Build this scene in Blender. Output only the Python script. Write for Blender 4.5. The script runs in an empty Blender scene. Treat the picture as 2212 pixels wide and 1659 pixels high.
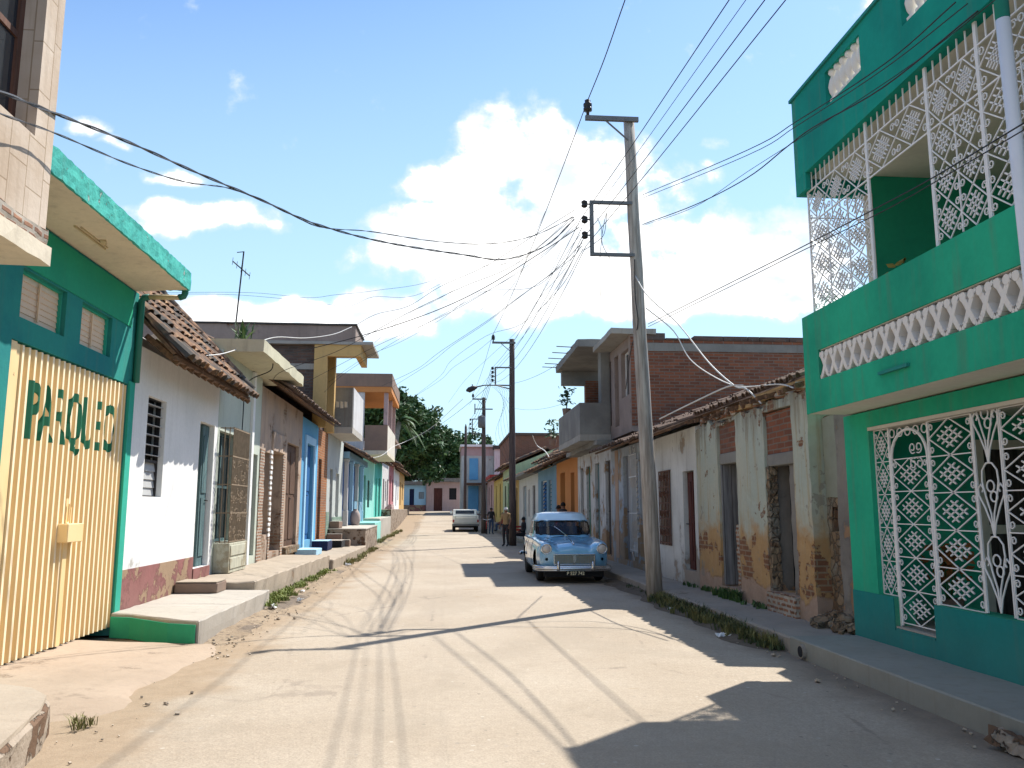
SKY_STR, SUN_STR, EXPO, CLOUD, HZN = .088, 4.8, .78, 10.5, 8.
SKY_TINT = (.90, 1.17, 1.46)
import bpy, bmesh, math, random
from mathutils import Vector, Matrix, Euler
random.seed(7)
SC = bpy.context.scene
COL = SC.collection
PI = math.pi
R = random.Random(11)

# ------------------------------------------------------------------ mesh builder
class MB:
    def __init__(s):
        s.v = []; s.f = []; s.m = []; s.cur = 0
    def face(s, pts, m=None):
        b = len(s.v); s.v += [tuple(p) for p in pts]
        s.f.append(tuple(range(b, b + len(pts)))); s.m.append(s.cur if m is None else m)
    def box(s, x0, x1, y0, y1, z0, z1, m=None, skip=''):
        if x0 > x1: x0, x1 = x1, x0
        if y0 > y1: y0, y1 = y1, y0
        if z0 > z1: z0, z1 = z1, z0
        b = len(s.v); k = s.cur if m is None else m
        s.v += [(x0,y0,z0),(x1,y0,z0),(x1,y1,z0),(x0,y1,z0),(x0,y0,z1),(x1,y0,z1),(x1,y1,z1),(x0,y1,z1)]
        for f in ((0,3,2,1),(4,5,6,7),(0,1,5,4),(1,2,6,5),(2,3,7,6),(3,0,4,7)):
            s.f.append(tuple(b + i for i in f)); s.m.append(k)
    def obox(s, c, half, rot, m=None):
        """oriented box, rot = Euler tuple"""
        b = len(s.v); k = s.cur if m is None else m
        M = Euler(rot).to_matrix()
        for sz in (-1, 1):
            for sx, sy in ((-1,-1),(1,-1),(1,1),(-1,1)):
                s.v.append(tuple(Vector(c) + M @ Vector((sx*half[0], sy*half[1], sz*half[2]))))
        for f in ((0,3,2,1),(4,5,6,7),(0,1,5,4),(1,2,6,5),(2,3,7,6),(3,0,4,7)):
            s.f.append(tuple(b + i for i in f)); s.m.append(k)
    def tube(s, pts, r, n=6, m=None, cap=True, flat=None, up=None):
        """tube through pts; r a number or list; flat=(a,b) gives a rectangular-ish section"""
        pts = [Vector(p) for p in pts]; N = len(pts); k = s.cur if m is None else m
        rs = r if isinstance(r, (list, tuple)) else [r]*N
        b = len(s.v); t0 = None
        for i, p in enumerate(pts):
            t = (pts[min(i+1, N-1)] - pts[max(i-1, 0)])
            if t.length < 1e-9: t = Vector((0,0,1))
            t.normalize()
            if t0 is None:
                a = Vector(up) if up else (Vector((0,0,1)) if abs(t.z) < .9 else Vector((1,0,0)))
                u = (a - t*a.dot(t)).normalized()
            else:
                u = (u - t*u.dot(t))
                u = u.normalized() if u.length > 1e-6 else t.orthogonal().normalized()
            t0 = t; w = t.cross(u)
            for j in range(n):
                q = 2*PI*(j+.5)/n
                s.v.append(tuple(p + (u*math.cos(q) + w*math.sin(q))*rs[i]))
        for i in range(N-1):
            for j in range(n):
                s.f.append((b+i*n+j, b+i*n+(j+1)%n, b+(i+1)*n+(j+1)%n, b+(i+1)*n+j)); s.m.append(k)
        if cap:
            s.f.append(tuple(b+j for j in reversed(range(n)))); s.m.append(k)
            s.f.append(tuple(b+(N-1)*n+j for j in range(n))); s.m.append(k)
    def lathe(s, prof, c=(0,0,0), n=16, m=None, axis='z'):
        k = s.cur if m is None else m; b = len(s.v)
        for (r, h) in prof:
            for j in range(n):
                q = 2*PI*j/n; a, d = r*math.cos(q), r*math.sin(q)
                p = (a, d, h) if axis == 'z' else ((a, h, d) if axis == 'y' else (h, a, d))
                s.v.append((c[0]+p[0], c[1]+p[1], c[2]+p[2]))
        for i in range(len(prof)-1):
            for j in range(n):
                s.f.append((b+i*n+j, b+i*n+(j+1)%n, b+(i+1)*n+(j+1)%n, b+(i+1)*n+j)); s.m.append(k)
        s.f.append(tuple(b+j for j in reversed(range(n)))); s.m.append(k)
        s.f.append(tuple(b+(len(prof)-1)*n+j for j in range(n))); s.m.append(k)
    def prism(s, poly, axis, a0, a1, m=None):
        """extrude 2-D polygon along axis ('x': poly=(y,z); 'y': poly=(x,z); 'z': poly=(x,y))"""
        def P(p, a):
            return (a, p[0], p[1]) if axis == 'x' else ((p[0], a, p[1]) if axis == 'y' else (p[0], p[1], a))
        n = len(poly); b = len(s.v); k = s.cur if m is None else m
        s.v += [P(p, a0) for p in poly] + [P(p, a1) for p in poly]
        s.f.append(tuple(b+i for i in range(n))); s.m.append(k)
        s.f.append(tuple(b+n+i for i in reversed(range(n)))); s.m.append(k)
        for i in range(n):
            s.f.append((b+i, b+n+i, b+n+(i+1) % n, b+(i+1) % n)); s.m.append(k)
    def build(s, name, mats, parent=None, smooth=False, bevel=0, jitter=0, sub=0, recalc=True, seg=1, merge=True):
        me = bpy.data.meshes.new(name)
        off = root_loc(parent)
        me.from_pydata([(x-off[0], y-off[1], z-off[2]) for x, y, z in s.v], [], s.f)
        if not isinstance(mats, (list, tuple)): mats = [mats]
        for q in mats: me.materials.append(q)
        me.polygons.foreach_set('material_index', s.m)
        if recalc or bevel or jitter or sub:
            bm = bmesh.new(); bm.from_mesh(me)
            if merge: bmesh.ops.remove_doubles(bm, verts=bm.verts, dist=1e-5)
            if recalc: bmesh.ops.recalc_face_normals(bm, faces=bm.faces)
            if bevel:
                es = [e for e in bm.edges if len(e.link_faces) == 2 and e.calc_face_angle(0) > .5]
                bmesh.ops.bevel(bm, geom=es, offset=bevel, segments=seg, affect='EDGES', profile=.5, clamp_overlap=True)
            if sub:
                for _ in range(6):
                    es = [e for e in bm.edges if e.calc_length() > sub]
                    if not es: break
                    bmesh.ops.subdivide_edges(bm, edges=es, cuts=1, use_grid_fill=True)
                bmesh.ops.triangulate(bm, faces=[f for f in bm.faces if len(f.verts) > 4])
            if jitter:
                rr = random.Random(len(bm.verts))
                for v in bm.verts:
                    v.co += Vector((rr.uniform(-1,1), rr.uniform(-1,1), rr.uniform(-1,1)))*jitter
            bm.to_mesh(me); bm.free()
        if smooth: me.polygons.foreach_set('use_smooth', [True]*len(me.polygons))
        me.update()
        o = bpy.data.objects.new(name, me); COL.objects.link(o)
        if parent: o.parent = parent
        return o

def root_loc(p):
    if p is None: return (0, 0, 0)
    while p.parent: p = p.parent
    return tuple(p.location)

def tag(o, label=None, cat=None, group=None, kind=None):
    if label: o['label'] = label
    if cat: o['category'] = cat
    if group: o['group'] = group
    if kind: o['kind'] = kind
    return o
def thing(name, label, cat, loc, group=None, rz=0):
    o = bpy.data.objects.new(name, None); COL.objects.link(o)
    o.empty_display_size = .2
    o.location = loc; o.rotation_euler = (0, 0, rz)
    return tag(o, label, cat, group)
def copy_tree(o, parent=None):
    c = o.copy(); COL.objects.link(c); c.parent = parent
    for ch in list(o.children): copy_tree(ch, c)
    return c

# ------------------------------------------------------------------ camera (street runs along +Y)
F_PX, W_PX = 1785., 2212.
TH, AZ = math.radians(8.617), math.radians(4.623)
EYE = Vector((0, 0, 1.6))
FWD = Vector((math.sin(AZ)*math.cos(TH), math.cos(AZ)*math.cos(TH), math.sin(TH)))
RGT = Vector((math.cos(AZ), -math.sin(AZ), 0)); UPV = RGT.cross(FWD)
cam = bpy.data.cameras.new('camera'); camo = bpy.data.objects.new('camera', cam); COL.objects.link(camo)
cam.sensor_width = 36; cam.lens = F_PX/W_PX*36; cam.clip_end = 3000; cam.clip_start = .05
camo.location = EYE
camo.rotation_euler = Matrix((RGT, UPV, -FWD)).transposed().to_euler()
SC.camera = camo
def ray(px, py): return FWD + RGT*((px-1106)/F_PX) - UPV*((py-829.5)/F_PX)
def at(px, py, Y): d = ray(px, py); return EYE + d*(Y/d.y)
def atx(px, py, X): d = ray(px, py); return EYE + d*(X/d.x)
def uv(px, py): d = ray(px, py); return (d.x/d.y, d.z/d.y)

# ------------------------------------------------------------------ node helpers
class NT:
    def __init__(s, nt): s.nt = nt
    def n(s, t, **kw):
        x = s.nt.nodes.new(t)
        for k, v in kw.items():
            if k.startswith('i_'):
                x.inputs[int(k[2:])].default_value = v
            else: setattr(x, k, v)
        return x
    def l(s, a, b): s.nt.links.new(a, b)
    def put(s, sock, v):
        if hasattr(v, 'links') or isinstance(v, bpy.types.NodeSocket): s.l(v, sock)
        else: sock.default_value = v
    def math(s, op, a, b=0., c=None, clamp=False):
        x = s.n('ShaderNodeMath', operation=op); x.use_clamp = clamp
        s.put(x.inputs[0], a); s.put(x.inputs[1], b)
        if c is not None: s.put(x.inputs[2], c)
        return x.outputs[0]
    def mix(s, f, a, b, blend='MIX'):
        x = s.n('ShaderNodeMix', data_type='RGBA', blend_type=blend)
        s.put(x.inputs[0], f)
        for sk, v in ((x.inputs[6], a), (x.inputs[7], b)):
            if isinstance(v, (tuple, list)): sk.default_value = (*v[:3], 1)
            else: s.l(v, sk)
        return x.outputs[2]
    def ramp(s, f, a, b, smooth=True):
        x = s.n('ShaderNodeMapRange'); x.interpolation_type = 'SMOOTHSTEP' if smooth else 'LINEAR'
        s.put(x.inputs[0], f); s.put(x.inputs[1], a); s.put(x.inputs[2], b); x.inputs[3].default_value = 0; x.inputs[4].default_value = 1
        return x.outputs[0]
    def noise(s, vec, scale, detail=5, rough=.55, out=0):
        x = s.n('ShaderNodeTexNoise'); s.l(vec, x.inputs['Vector'])
        x.inputs['Scale'].default_value = scale; x.inputs['Detail'].default_value = detail; x.inputs['Roughness'].default_value = rough
        return x.outputs[out]
    def mapping(s, vec, scale=(1,1,1), loc=(0,0,0), rot=(0,0,0)):
        x = s.n('ShaderNodeMapping'); s.l(vec, x.inputs[0]); x.inputs['Scale'].default_value = scale
        x.inputs['Location'].default_value = loc; x.inputs['Rotation'].default_value = rot
        return x.outputs[0]
    def pos(s): return s.n('ShaderNodeNewGeometry').outputs['Position']
    def obj(s): return s.n('ShaderNodeTexCoord').outputs['Object']
    def sep(s, v):
        x = s.n('ShaderNodeSeparateXYZ'); s.l(v, x.inputs[0]); return x.outputs
    def comb(s, x=0., y=0., z=0.):
        c = s.n('ShaderNodeCombineXYZ')
        for i, v in enumerate((x, y, z)): s.put(c.inputs[i], v)
        return c.outputs[0]
    def bump(s, h, strength=.3, dist=.02):
        x = s.n('ShaderNodeBump'); s.l(h, x.inputs['Height']); x.inputs['Strength'].default_value = strength; x.inputs['Distance'].default_value = dist
        return x.outputs[0]

def new_mat(name, rough=.85, metal=0., spec=.3):
    m = bpy.data.materials.new(name); m.use_nodes = True
    g = NT(m.node_tree); b = m.node_tree.nodes['Principled BSDF']
    b.inputs['Roughness'].default_value = rough; b.inputs['Metallic'].default_value = metal
    b.inputs['Specular IOR Level'].default_value = spec
    return m, g, b
def mulc(c, k): return tuple(min(1, x*k) for x in c)

def plain(name, col, rough=.7, metal=0., var=.12, scale=3., spec=.3, bump=0., streak=0., coat=0.):
    m, g, b = new_mat(name, rough, metal, spec); p = g.pos()
    f = g.noise(p, scale, 6); c = g.mix(f, mulc(col, 1-var*1.6), mulc(col, 1+var*1.2))
    if streak:
        f2 = g.ramp(g.noise(g.mapping(p, (5,5,.35)), 2.2, 5), .5, .72); c = g.mix(g.math('MULTIPLY', f2, streak), c, mulc(col, .35))
    g.put(b.inputs['Base Color'], c)
    if bump: g.l(g.bump(g.noise(p, 45, 4), bump, .01), b.inputs['Normal'])
    if coat: b.inputs['Coat Weight'].default_value = coat
    return m

def plaster(name, col, col2=None, peel=None, amt=.0, low=.0, zlow=.6, dirt=.35, scale=1.1, brick=False, bump=.35, stain=(.16,.13,.10), seed=0., top=0., ztop=3.):
    """painted render: patchy colour, vertical runs, peeling patches that grow towards the foot of the wall"""
    col2 = col2 or mulc(col, .82)
    m, g, b = new_mat(name, .92, 0, .15); p0 = g.pos(); p = g.mapping(p0, loc=(seed, seed*1.7, seed*.6))
    z = g.sep(p0)[2]
    n1 = g.noise(p, scale*.8, 7, .6); c = g.mix(g.ramp(n1, .35, .68), col, col2)
    n2 = g.noise(p, 16, 4); c = g.mix(.22, c, g.mix(n2, (.25,.25,.25), (1,1,1)), 'MULTIPLY')
    run = g.noise(g.mapping(p, (4.5,4.5,.3)), 1.6, 5, .6)
    c = g.mix(g.math('MULTIPLY', g.ramp(run, .5, .75), dirt), c, stain)
    h = g.math('MULTIPLY', g.noise(p, 30, 5), .35)
    if low or dirt:  # splash dirt near the foot
        dz = g.math('SUBTRACT', 1., g.ramp(g.math('ADD', z, g.math('MULTIPLY', g.noise(p, 2.5, 5), .5)), zlow*.5, zlow+.5))
        c = g.mix(g.math('MULTIPLY', dz, dirt*.9), c, mulc(stain, 1.6))
    if peel:
        pn = g.noise(p, scale*1.15, 9, .62)
        lowf = g.math('MULTIPLY', g.math('SUBTRACT', 1., g.ramp(z, zlow-.3, zlow+1.1, False)), low)
        topf = g.math('MULTIPLY', g.ramp(z, ztop-.5, ztop+.15), top)
        thr = g.math('ADD', g.math('ADD', pn, lowf), topf)
        mask = g.ramp(thr, 1-amt-.012, 1-amt+.012)
        edge = g.math('MULTIPLY', g.ramp(thr, 1-amt-.06, 1-amt-.01), .55)
        c = g.mix(edge, c, mulc(col, .5))
        if brick:
            bt = g.n('ShaderNodeTexBrick'); s = g.sep(p)
            g.l(g.comb(g.math('ADD', s[0], s[1]), s[2]), bt.inputs['Vector'])
            bt.inputs['Scale'].default_value = 1; bt.inputs['Brick Width'].default_value = .26; bt.inputs['Row Height'].default_value = .085
            bt.inputs['Mortar Size'].default_value = .012
            bt.inputs['Color1'].default_value = (*peel, 1); bt.inputs['Color2'].default_value = (*mulc(peel, .6), 1); bt.inputs['Mortar'].default_value = (.30,.26,.2,1)
            pc = g.mix(.35, bt.outputs[0], g.mix(g.noise(p, 7, 5), (.3,.3,.3), (1,1,1)), 'MULTIPLY')
        else:
            pc = g.mix(g.noise(p, 5, 7, .65), mulc(peel, .6), mulc(peel, 1.15))
        c = g.mix(mask, c, pc)
        h = g.math('SUBTRACT', h, g.math('MULTIPLY', mask, .9))
    g.put(b.inputs['Base Color'], c)
    g.l(g.bump(h, bump, .025), b.inputs['Normal'])
    return m

def brickm(name, c1, c2, mortar=(.3,.27,.23), w=.27, hgt=.085, ms=.012, dirt=.4, bump=.6, seed=0., patch=None, pamt=.4):
    m, g, b = new_mat(name, .95, 0, .1); p0 = g.pos(); p = g.mapping(p0, loc=(seed, seed, 0))
    wob = g.n('ShaderNodeVectorMath', operation='SCALE'); g.l(g.noise(p, 6, 2, out=1), wob.inputs[0]); wob.inputs[3].default_value = .02
    ad = g.n('ShaderNodeVectorMath', operation='ADD'); g.l(p, ad.inputs[0]); g.l(wob.outputs[0], ad.inputs[1])
    s = g.sep(ad.outputs[0])
    bt = g.n('ShaderNodeTexBrick'); g.l(g.comb(g.math('ADD', s[0], s[1]), s[2]), bt.inputs['Vector'])
    bt.inputs['Scale'].default_value = 1; bt.inputs['Brick Width'].default_value = w; bt.inputs['Row Height'].default_value = hgt
    bt.inputs['Mortar Size'].default_value = ms; bt.inputs['Mortar Smooth'].default_value = .3; bt.inputs['Bias'].default_value = -.1
    bt.inputs['Color1'].default_value = (*c1, 1); bt.inputs['Color2'].default_value = (*c2, 1); bt.inputs['Mortar'].default_value = (*mortar, 1)
    c = g.mix(.55, bt.outputs[0], g.mix(g.noise(p, 3, 7, .65), (.2,.2,.2), (1.0,1,1)), 'MULTIPLY')
    c = g.mix(g.math('MULTIPLY', g.ramp(g.noise(p, .7, 6), .45, .7), dirt), c, (.13,.11,.10))
    if patch:
        c = g.mix(g.ramp(g.noise(p, .9, 8), 1-pamt-.02, 1-pamt+.02), c, g.mix(g.noise(p, 9, 5), mulc(patch,.7), patch))
    g.put(b.inputs['Base Color'], c)
    h = g.math('ADD', g.math('MULTIPLY', g.math('SUBTRACT', 1., bt.outputs[1]), 1.), g.math('MULTIPLY', g.noise(p, 30, 4), .5))
    g.l(g.bump(h, bump, .015), b.inputs['Normal'])
    return m

def wood(name, col, col2=None, rough=.8, along='z', planks=0., worn=None, wamt=.4):
    col2 = col2 or mulc(col, .55)
    m, g, b = new_mat(name, rough, 0, .2); p = g.pos()
    sc = {'z': (14,14,.9), 'y': (14,.9,14), 'x': (.9,14,14)}[along]
    n = g.noise(g.mapping(p, sc), 1.5, 6, .6); c = g.mix(g.ramp(n, .3, .7), col2, col)
    if worn: c = g.mix(g.ramp(g.noise(p, 2.6, 8, .65), 1-wamt-.05, 1-wamt+.05), c, worn)
    if planks:
        s = g.sep(p); fr = g.math('FRACT', g.math('MULTIPLY', g.math('ADD', s[0], s[1]), 1/planks))
        ln = g.math('LESS_THAN', fr, .07); c = g.mix(g.math('MULTIPLY', ln, .75), c, (.02,.015,.01))
    g.put(b.inputs['Base Color'], c)
    g.l(g.bump(n, .3, .01), b.inputs['Normal'])
    return m

def glassm(name, col=(.03,.04,.05), rough=.06, alpha=1.):
    m, g, b = new_mat(name, rough, 0, .6); b.inputs['Base Color'].default_value = (*col, 1)
    b.inputs['Alpha'].default_value = alpha
    return m
M = {}
M['white_wall']   = plaster('white_limewash', (.84,.83,.80), (.77,.77,.74), peel=(.5,.48,.43), amt=.25, low=.10, zlow=.5, dirt=.10, seed=3., bump=.25)
M['maroon_dado']  = plaster('maroon_dado', (.30,.13,.12), (.25,.11,.10), peel=(.36,.25,.16), amt=.47, dirt=.25, scale=1.7, seed=5.)
M['pale_green']   = plaster('pale_green_render', (.56,.60,.50), (.49,.54,.46), peel=(.38,.36,.30), amt=.26, low=.12, dirt=.28, seed=9.)
M['peel_sand']    = plaster('peeling_sand_render', (.50,.37,.27), (.40,.31,.25), peel=(.32,.19,.12), amt=.37, low=.10, zlow=.9, dirt=.4, brick=True, seed=2.)
M['sky_blue']     = plaster('sky_blue_paint', (.14,.40,.62), (.12,.34,.55), dirt=.12, seed=4.)
M['light_blue']   = plaster('light_blue_paint', (.42,.66,.82), (.36,.6,.78), dirt=.12, seed=14.)
M['pale_grey']    = plaster('pale_grey_render', (.50,.53,.49), (.42,.45,.43), peel=(.32,.30,.27), amt=.3, low=.1, dirt=.3, seed=6.)
M['mint']         = plaster('mint_paint', (.40,.62,.54), (.36,.56,.5), dirt=.15, seed=16.)
M['deep_blue']    = plaster('deep_blue_paint', (.07,.14,.34), (.06,.11,.28), dirt=.2, seed=7.)
M['turquoise']    = plaster('turquoise_paint', (.10,.52,.42), (.09,.45,.37), dirt=.1, seed=8.)
M['turq_light']   = plaster('light_turquoise_paint', (.30,.66,.58), (.26,.6,.52), dirt=.15, seed=18.)
M['off_white']    = plaster('off_white_render', (.62,.60,.58), (.54,.52,.50), peel=(.4,.36,.3), amt=.27, low=.1, dirt=.28, seed=10.)
M['rose']         = plaster('rose_paint', (.55,.24,.26), (.5,.2,.22), dirt=.15, seed=11.)
M['ochre']        = plaster('ochre_paint', (.62,.40,.16), (.55,.36,.15), dirt=.15, seed=12.)
M['orange']       = plaster('orange_paint', (.60,.26,.09), (.55,.23,.08), dirt=.15, seed=13.)
M['yellow']       = plaster('yellow_paint', (.62,.50,.16), (.55,.46,.16), dirt=.2, seed=15.)
M['lime_green']   = plaster('pale_lime_paint', (.50,.60,.36), (.42,.54,.32), dirt=.2, seed=17.)
M['steel_blue']   = plaster('steel_blue_paint', (.22,.36,.46), (.18,.31,.41), dirt=.2, seed=19.)
M['pinkish']      = plaster('pale_pink_render', (.50,.36,.34), (.44,.32,.30), peel=(.36,.27,.22), amt=.3, low=.1, dirt=.3, seed=20.)
M['green_house']  = plaster('emerald_paint', (.03,.45,.26), (.02,.33,.20), dirt=.30, seed=21., bump=.12)
M['green_dark']   = plaster('deep_green_paint', (.028,.36,.20), (.024,.31,.18), dirt=.06, seed=22., bump=.1)
M['teal_dado']    = plaster('teal_dado_paint', (.018,.25,.23), (.015,.21,.20), dirt=.12, seed=23., bump=.2)
M['teal_parapet'] = plaster('teal_parapet_paint', (.012,.33,.25), (.01,.25,.20), dirt=.28, seed=24., bump=.12)
M['teal_garage']  = plaster('teal_garage_paint', (.03,.27,.22), (.02,.20,.20), dirt=.15, seed=25.)
M['green_post']   = plaster('bright_green_paint', (.04,.42,.30), (.035,.36,.26), dirt=.08, seed=26.)
M['teal_edge']    = plaster('rough_teal_edge', (.08,.46,.38), (.05,.34,.29), peel=(.40,.52,.46), amt=.36, scale=6., dirt=.15, seed=27., bump=.9)
M['soffit']       = plaster('bare_soffit_concrete', (.72,.63,.48), (.62,.54,.42), dirt=.2, seed=28.)
M['soffit_white'] = plaster('cream_soffit', (.80,.75,.64), (.74,.69,.59), dirt=.06, seed=29., bump=.1)
M['cream']        = plaster('cream_trim', (.66,.60,.5), (.6,.55,.46), dirt=.1, seed=30., bump=.1)
def oldplaster():
    """old limewash: green grey above, rising-damp orange band, bare pinkish grey render at the foot, a little brick in the wounds"""
    m, g, b = new_mat('old_lime_plaster', .94, 0, .12); p0 = g.pos(); p = g.mapping(p0, loc=(31, 5, 2)); z = g.sep(p0)[2]
    n1 = g.noise(p, .9, 7, .6); c = g.mix(g.ramp(n1, .35, .68), (.42,.46,.39), (.48,.48,.385))
    run = g.noise(g.mapping(p, (5,5,.3)), 1.6, 5, .6); c = g.mix(g.math('MULTIPLY', g.ramp(run, .5, .72), .6), c, (.40,.27,.12))
    nz = g.math('MULTIPLY', g.math('SUBTRACT', g.noise(p, 1.3, 8, .62), .5), 2.2)
    zz = g.math('ADD', z, nz)
    c = g.mix(g.math('MULTIPLY', g.math('SUBTRACT', 1., g.ramp(zz, 1.0, 1.55)), .8), c, g.mix(g.noise(p, 4, 6, .65), (.36,.16,.045), (.56,.33,.11)))
    bt = g.n('ShaderNodeTexBrick'); s_ = g.sep(p); g.l(g.comb(g.math('ADD', s_[0], s_[1]), s_[2]), bt.inputs['Vector']); bt.inputs['Scale'].default_value = 1; bt.inputs['Brick Width'].default_value = .27; bt.inputs['Row Height'].default_value = .08; bt.inputs['Mortar Size'].default_value = .014; bt.inputs['Mortar Smooth'].default_value = .5
    bt.inputs['Color1'].default_value = (.30,.15,.085,1); bt.inputs['Color2'].default_value = (.22,.11,.07,1); bt.inputs['Mortar'].default_value = (.34,.27,.19,1)
    br = g.mix(.6, bt.outputs[0], g.mix(g.noise(p, 6, 6, .65), (.35,.3,.25), (1.2,1.1,1.)), 'MULTIPLY')
    pn = g.noise(p, 2.1, 9, .63); band = g.math('MULTIPLY', g.ramp(z, .35, .6), g.math('SUBTRACT', 1., g.ramp(z, .85, 1.35)))
    top = g.ramp(z, 2.75, 3.2); mk = g.ramp(g.math('ADD', pn, g.math('ADD', g.math('MULTIPLY', band, .10), g.math('MULTIPLY', top, .10))), .605, .63)
    c = g.mix(mk, c, br)
    foot = g.math('SUBTRACT', 1., g.ramp(g.math('ADD', z, g.math('MULTIPLY', g.math('SUBTRACT', g.noise(p, 1.8, 7), .5), .8)), .48, .54))
    c = g.mix(foot, c, g.mix(g.noise(p, 5, 7, .65), (.30,.20,.14), (.52,.38,.29)))
    tp_ = g.math('MULTIPLY', g.ramp(g.math('ADD', z, g.math('MULTIPLY', g.math('SUBTRACT', run, .5), 2.)), 2.6, 3.3), .6); c = g.mix(tp_, c, (.16,.14,.11))
    sc = g.ramp(g.noise(p, 3.2, 8, .6), .62, .64); c = g.mix(g.math('MULTIPLY', sc, .7), c, (.27,.25,.21))
    c = g.mix(.25, c, g.mix(g.noise(p, 18, 4), (.3,.3,.3), (1.1,1.1,1.1)), 'MULTIPLY')
    g.put(b.inputs['Base Color'], c)
    g.l(g.bump(g.math('SUBTRACT', g.math('MULTIPLY', g.noise(p, 26, 5), .4), g.math('ADD', mk, foot)), .5, .025), b.inputs['Normal']); return m
M['old_plaster'] = oldplaster()
M['old_white']    = plaster('old_white_render', (.68,.68,.64), (.58,.58,.54), peel=(.36,.30,.24), amt=.30, low=.20, zlow=.6, dirt=.45, seed=32., top=.08)
M['grey_blue']    = plaster('weathered_grey_blue_render', (.48,.52,.54), (.38,.41,.43), peel=(.40,.28,.18), amt=.40, low=.16, zlow=.8, dirt=.6, seed=33.)
M['worn_white']   = plaster('worn_white_render', (.62,.62,.60), (.50,.50,.47), peel=(.38,.25,.15), amt=.40, low=.18, zlow=.8, dirt=.65, seed=34.)
M['grey_render']  = plaster('bare_grey_render', (.26,.24,.21), (.18,.165,.15), peel=(.32,.2,.12), amt=.32, low=.2, dirt=.5, seed=35.)
M['dark_conc']    = plaster('weathered_dark_concrete', (.27,.26,.23), (.19,.18,.165), dirt=.5, seed=36.)
M['conc']         = plaster('weathered_concrete', (.40,.37,.32), (.32,.30,.26), dirt=.4, seed=37.)
M['conc_light']   = plaster('pale_concrete', (.48,.44,.38), (.42,.39,.34), dirt=.25, seed=38.)
M['brown_render'] = plaster('brownish_bare_render', (.33,.26,.22), (.26,.2,.17), peel=(.30,.15,.09), amt=.36, dirt=.5, brick=True, seed=53.)
M['rust_conc']    = plaster('rusty_render', (.28,.19,.14), (.21,.15,.12), dirt=.4, seed=39.)
M['brick']        = brickm('old_red_brick', (.33,.125,.07), (.20,.085,.055), (.25,.19,.15), seed=1.)
M['brick_orange'] = brickm('orange_brick', (.45,.18,.07), (.33,.13,.06), (.36,.28,.2), seed=2.5)
M['brick_band']   = brickm('crumbling_brick', (.42,.22,.13), (.27,.13,.08), (.5,.44,.36), w=.17, hgt=.07, ms=.02, seed=3.3)
M['brick_dark']   = brickm('sooty_brick', (.19,.115,.085), (.11,.08,.068), (.15,.13,.115), w=.3, hgt=.10, ms=.014, dirt=.6, seed=4.4)
M['brick_far']    = brickm('far_red_brick', (.30,.13,.08), (.25,.11,.07), (.27,.19,.14), seed=8.)
def rubblemat():
    m, g, b = new_mat('rubble_stone', .95, 0, .1); p = g.mapping(g.pos(), (1,1,1.25))
    wv = g.n('ShaderNodeVectorMath', operation='SCALE'); g.l(g.noise(p, 5, 4, out=1), wv.inputs[0]); wv.inputs[3].default_value = .12
    ad = g.n('ShaderNodeVectorMath', operation='ADD'); g.l(p, ad.inputs[0]); g.l(wv.outputs[0], ad.inputs[1])
    v1 = g.n('ShaderNodeTexVoronoi'); g.l(ad.outputs[0], v1.inputs['Vector']); v1.inputs['Scale'].default_value = 7.
    v2 = g.n('ShaderNodeTexVoronoi', feature='DISTANCE_TO_EDGE'); g.l(ad.outputs[0], v2.inputs['Vector']); v2.inputs['Scale'].default_value = 7.
    k = g.sep(v1.outputs['Color'])[0]; c = g.mix(k, (.15,.095,.06), (.34,.25,.16)); c = g.mix(g.ramp(g.noise(p, 3, 6), .45, .62), c, (.24,.22,.18))
    ed_ = g.ramp(v2.outputs[0], .0, .09); c = g.mix(ed_, (.17,.14,.105), c); c = g.mix(.4, c, g.mix(g.noise(p, 20, 4), (.3,.3,.3), (1.1,1.1,1.1)), 'MULTIPLY')
    g.put(b.inputs['Base Color'], c); g.l(g.bump(g.math('ADD', ed_, g.math('MULTIPLY', g.noise(p, 25, 4), .5)), .8, .03), b.inputs['Normal']); return m
M['rubble'] = rubblemat()

def tile_mat():
    m, g, b = new_mat('clay_roof_tile', .95, 0, .1); p = g.pos()
    c = g.mix(g.ramp(g.noise(p, 3.5, 5), .35, .65), (.29,.165,.10), (.12,.095,.08))
    c = g.mix(g.ramp(g.noise(p, 9, 4), .5, .7), c, (.44,.27,.15))
    c = g.mix(g.ramp(g.noise(p, 1.6, 7), .46, .60), c, (.085,.078,.07))
    g.put(b.inputs['Base Color'], c); g.l(g.bump(g.noise(p, 40, 4), .5, .01), b.inputs['Normal'])
    return m
M['tile'] = tile_mat()
M['tile_old'] = plain('blackened_old_tile', (.17,.115,.085), .95, var=.55, scale=4, bump=.5)
M['roof_grey'] = plain('grey_roof_sheet', (.20,.19,.18), .9, var=.3, scale=4)
M['roof_dark'] = plain('dark_roof_felt', (.06,.055,.05), .95, var=.3, scale=4)

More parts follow.
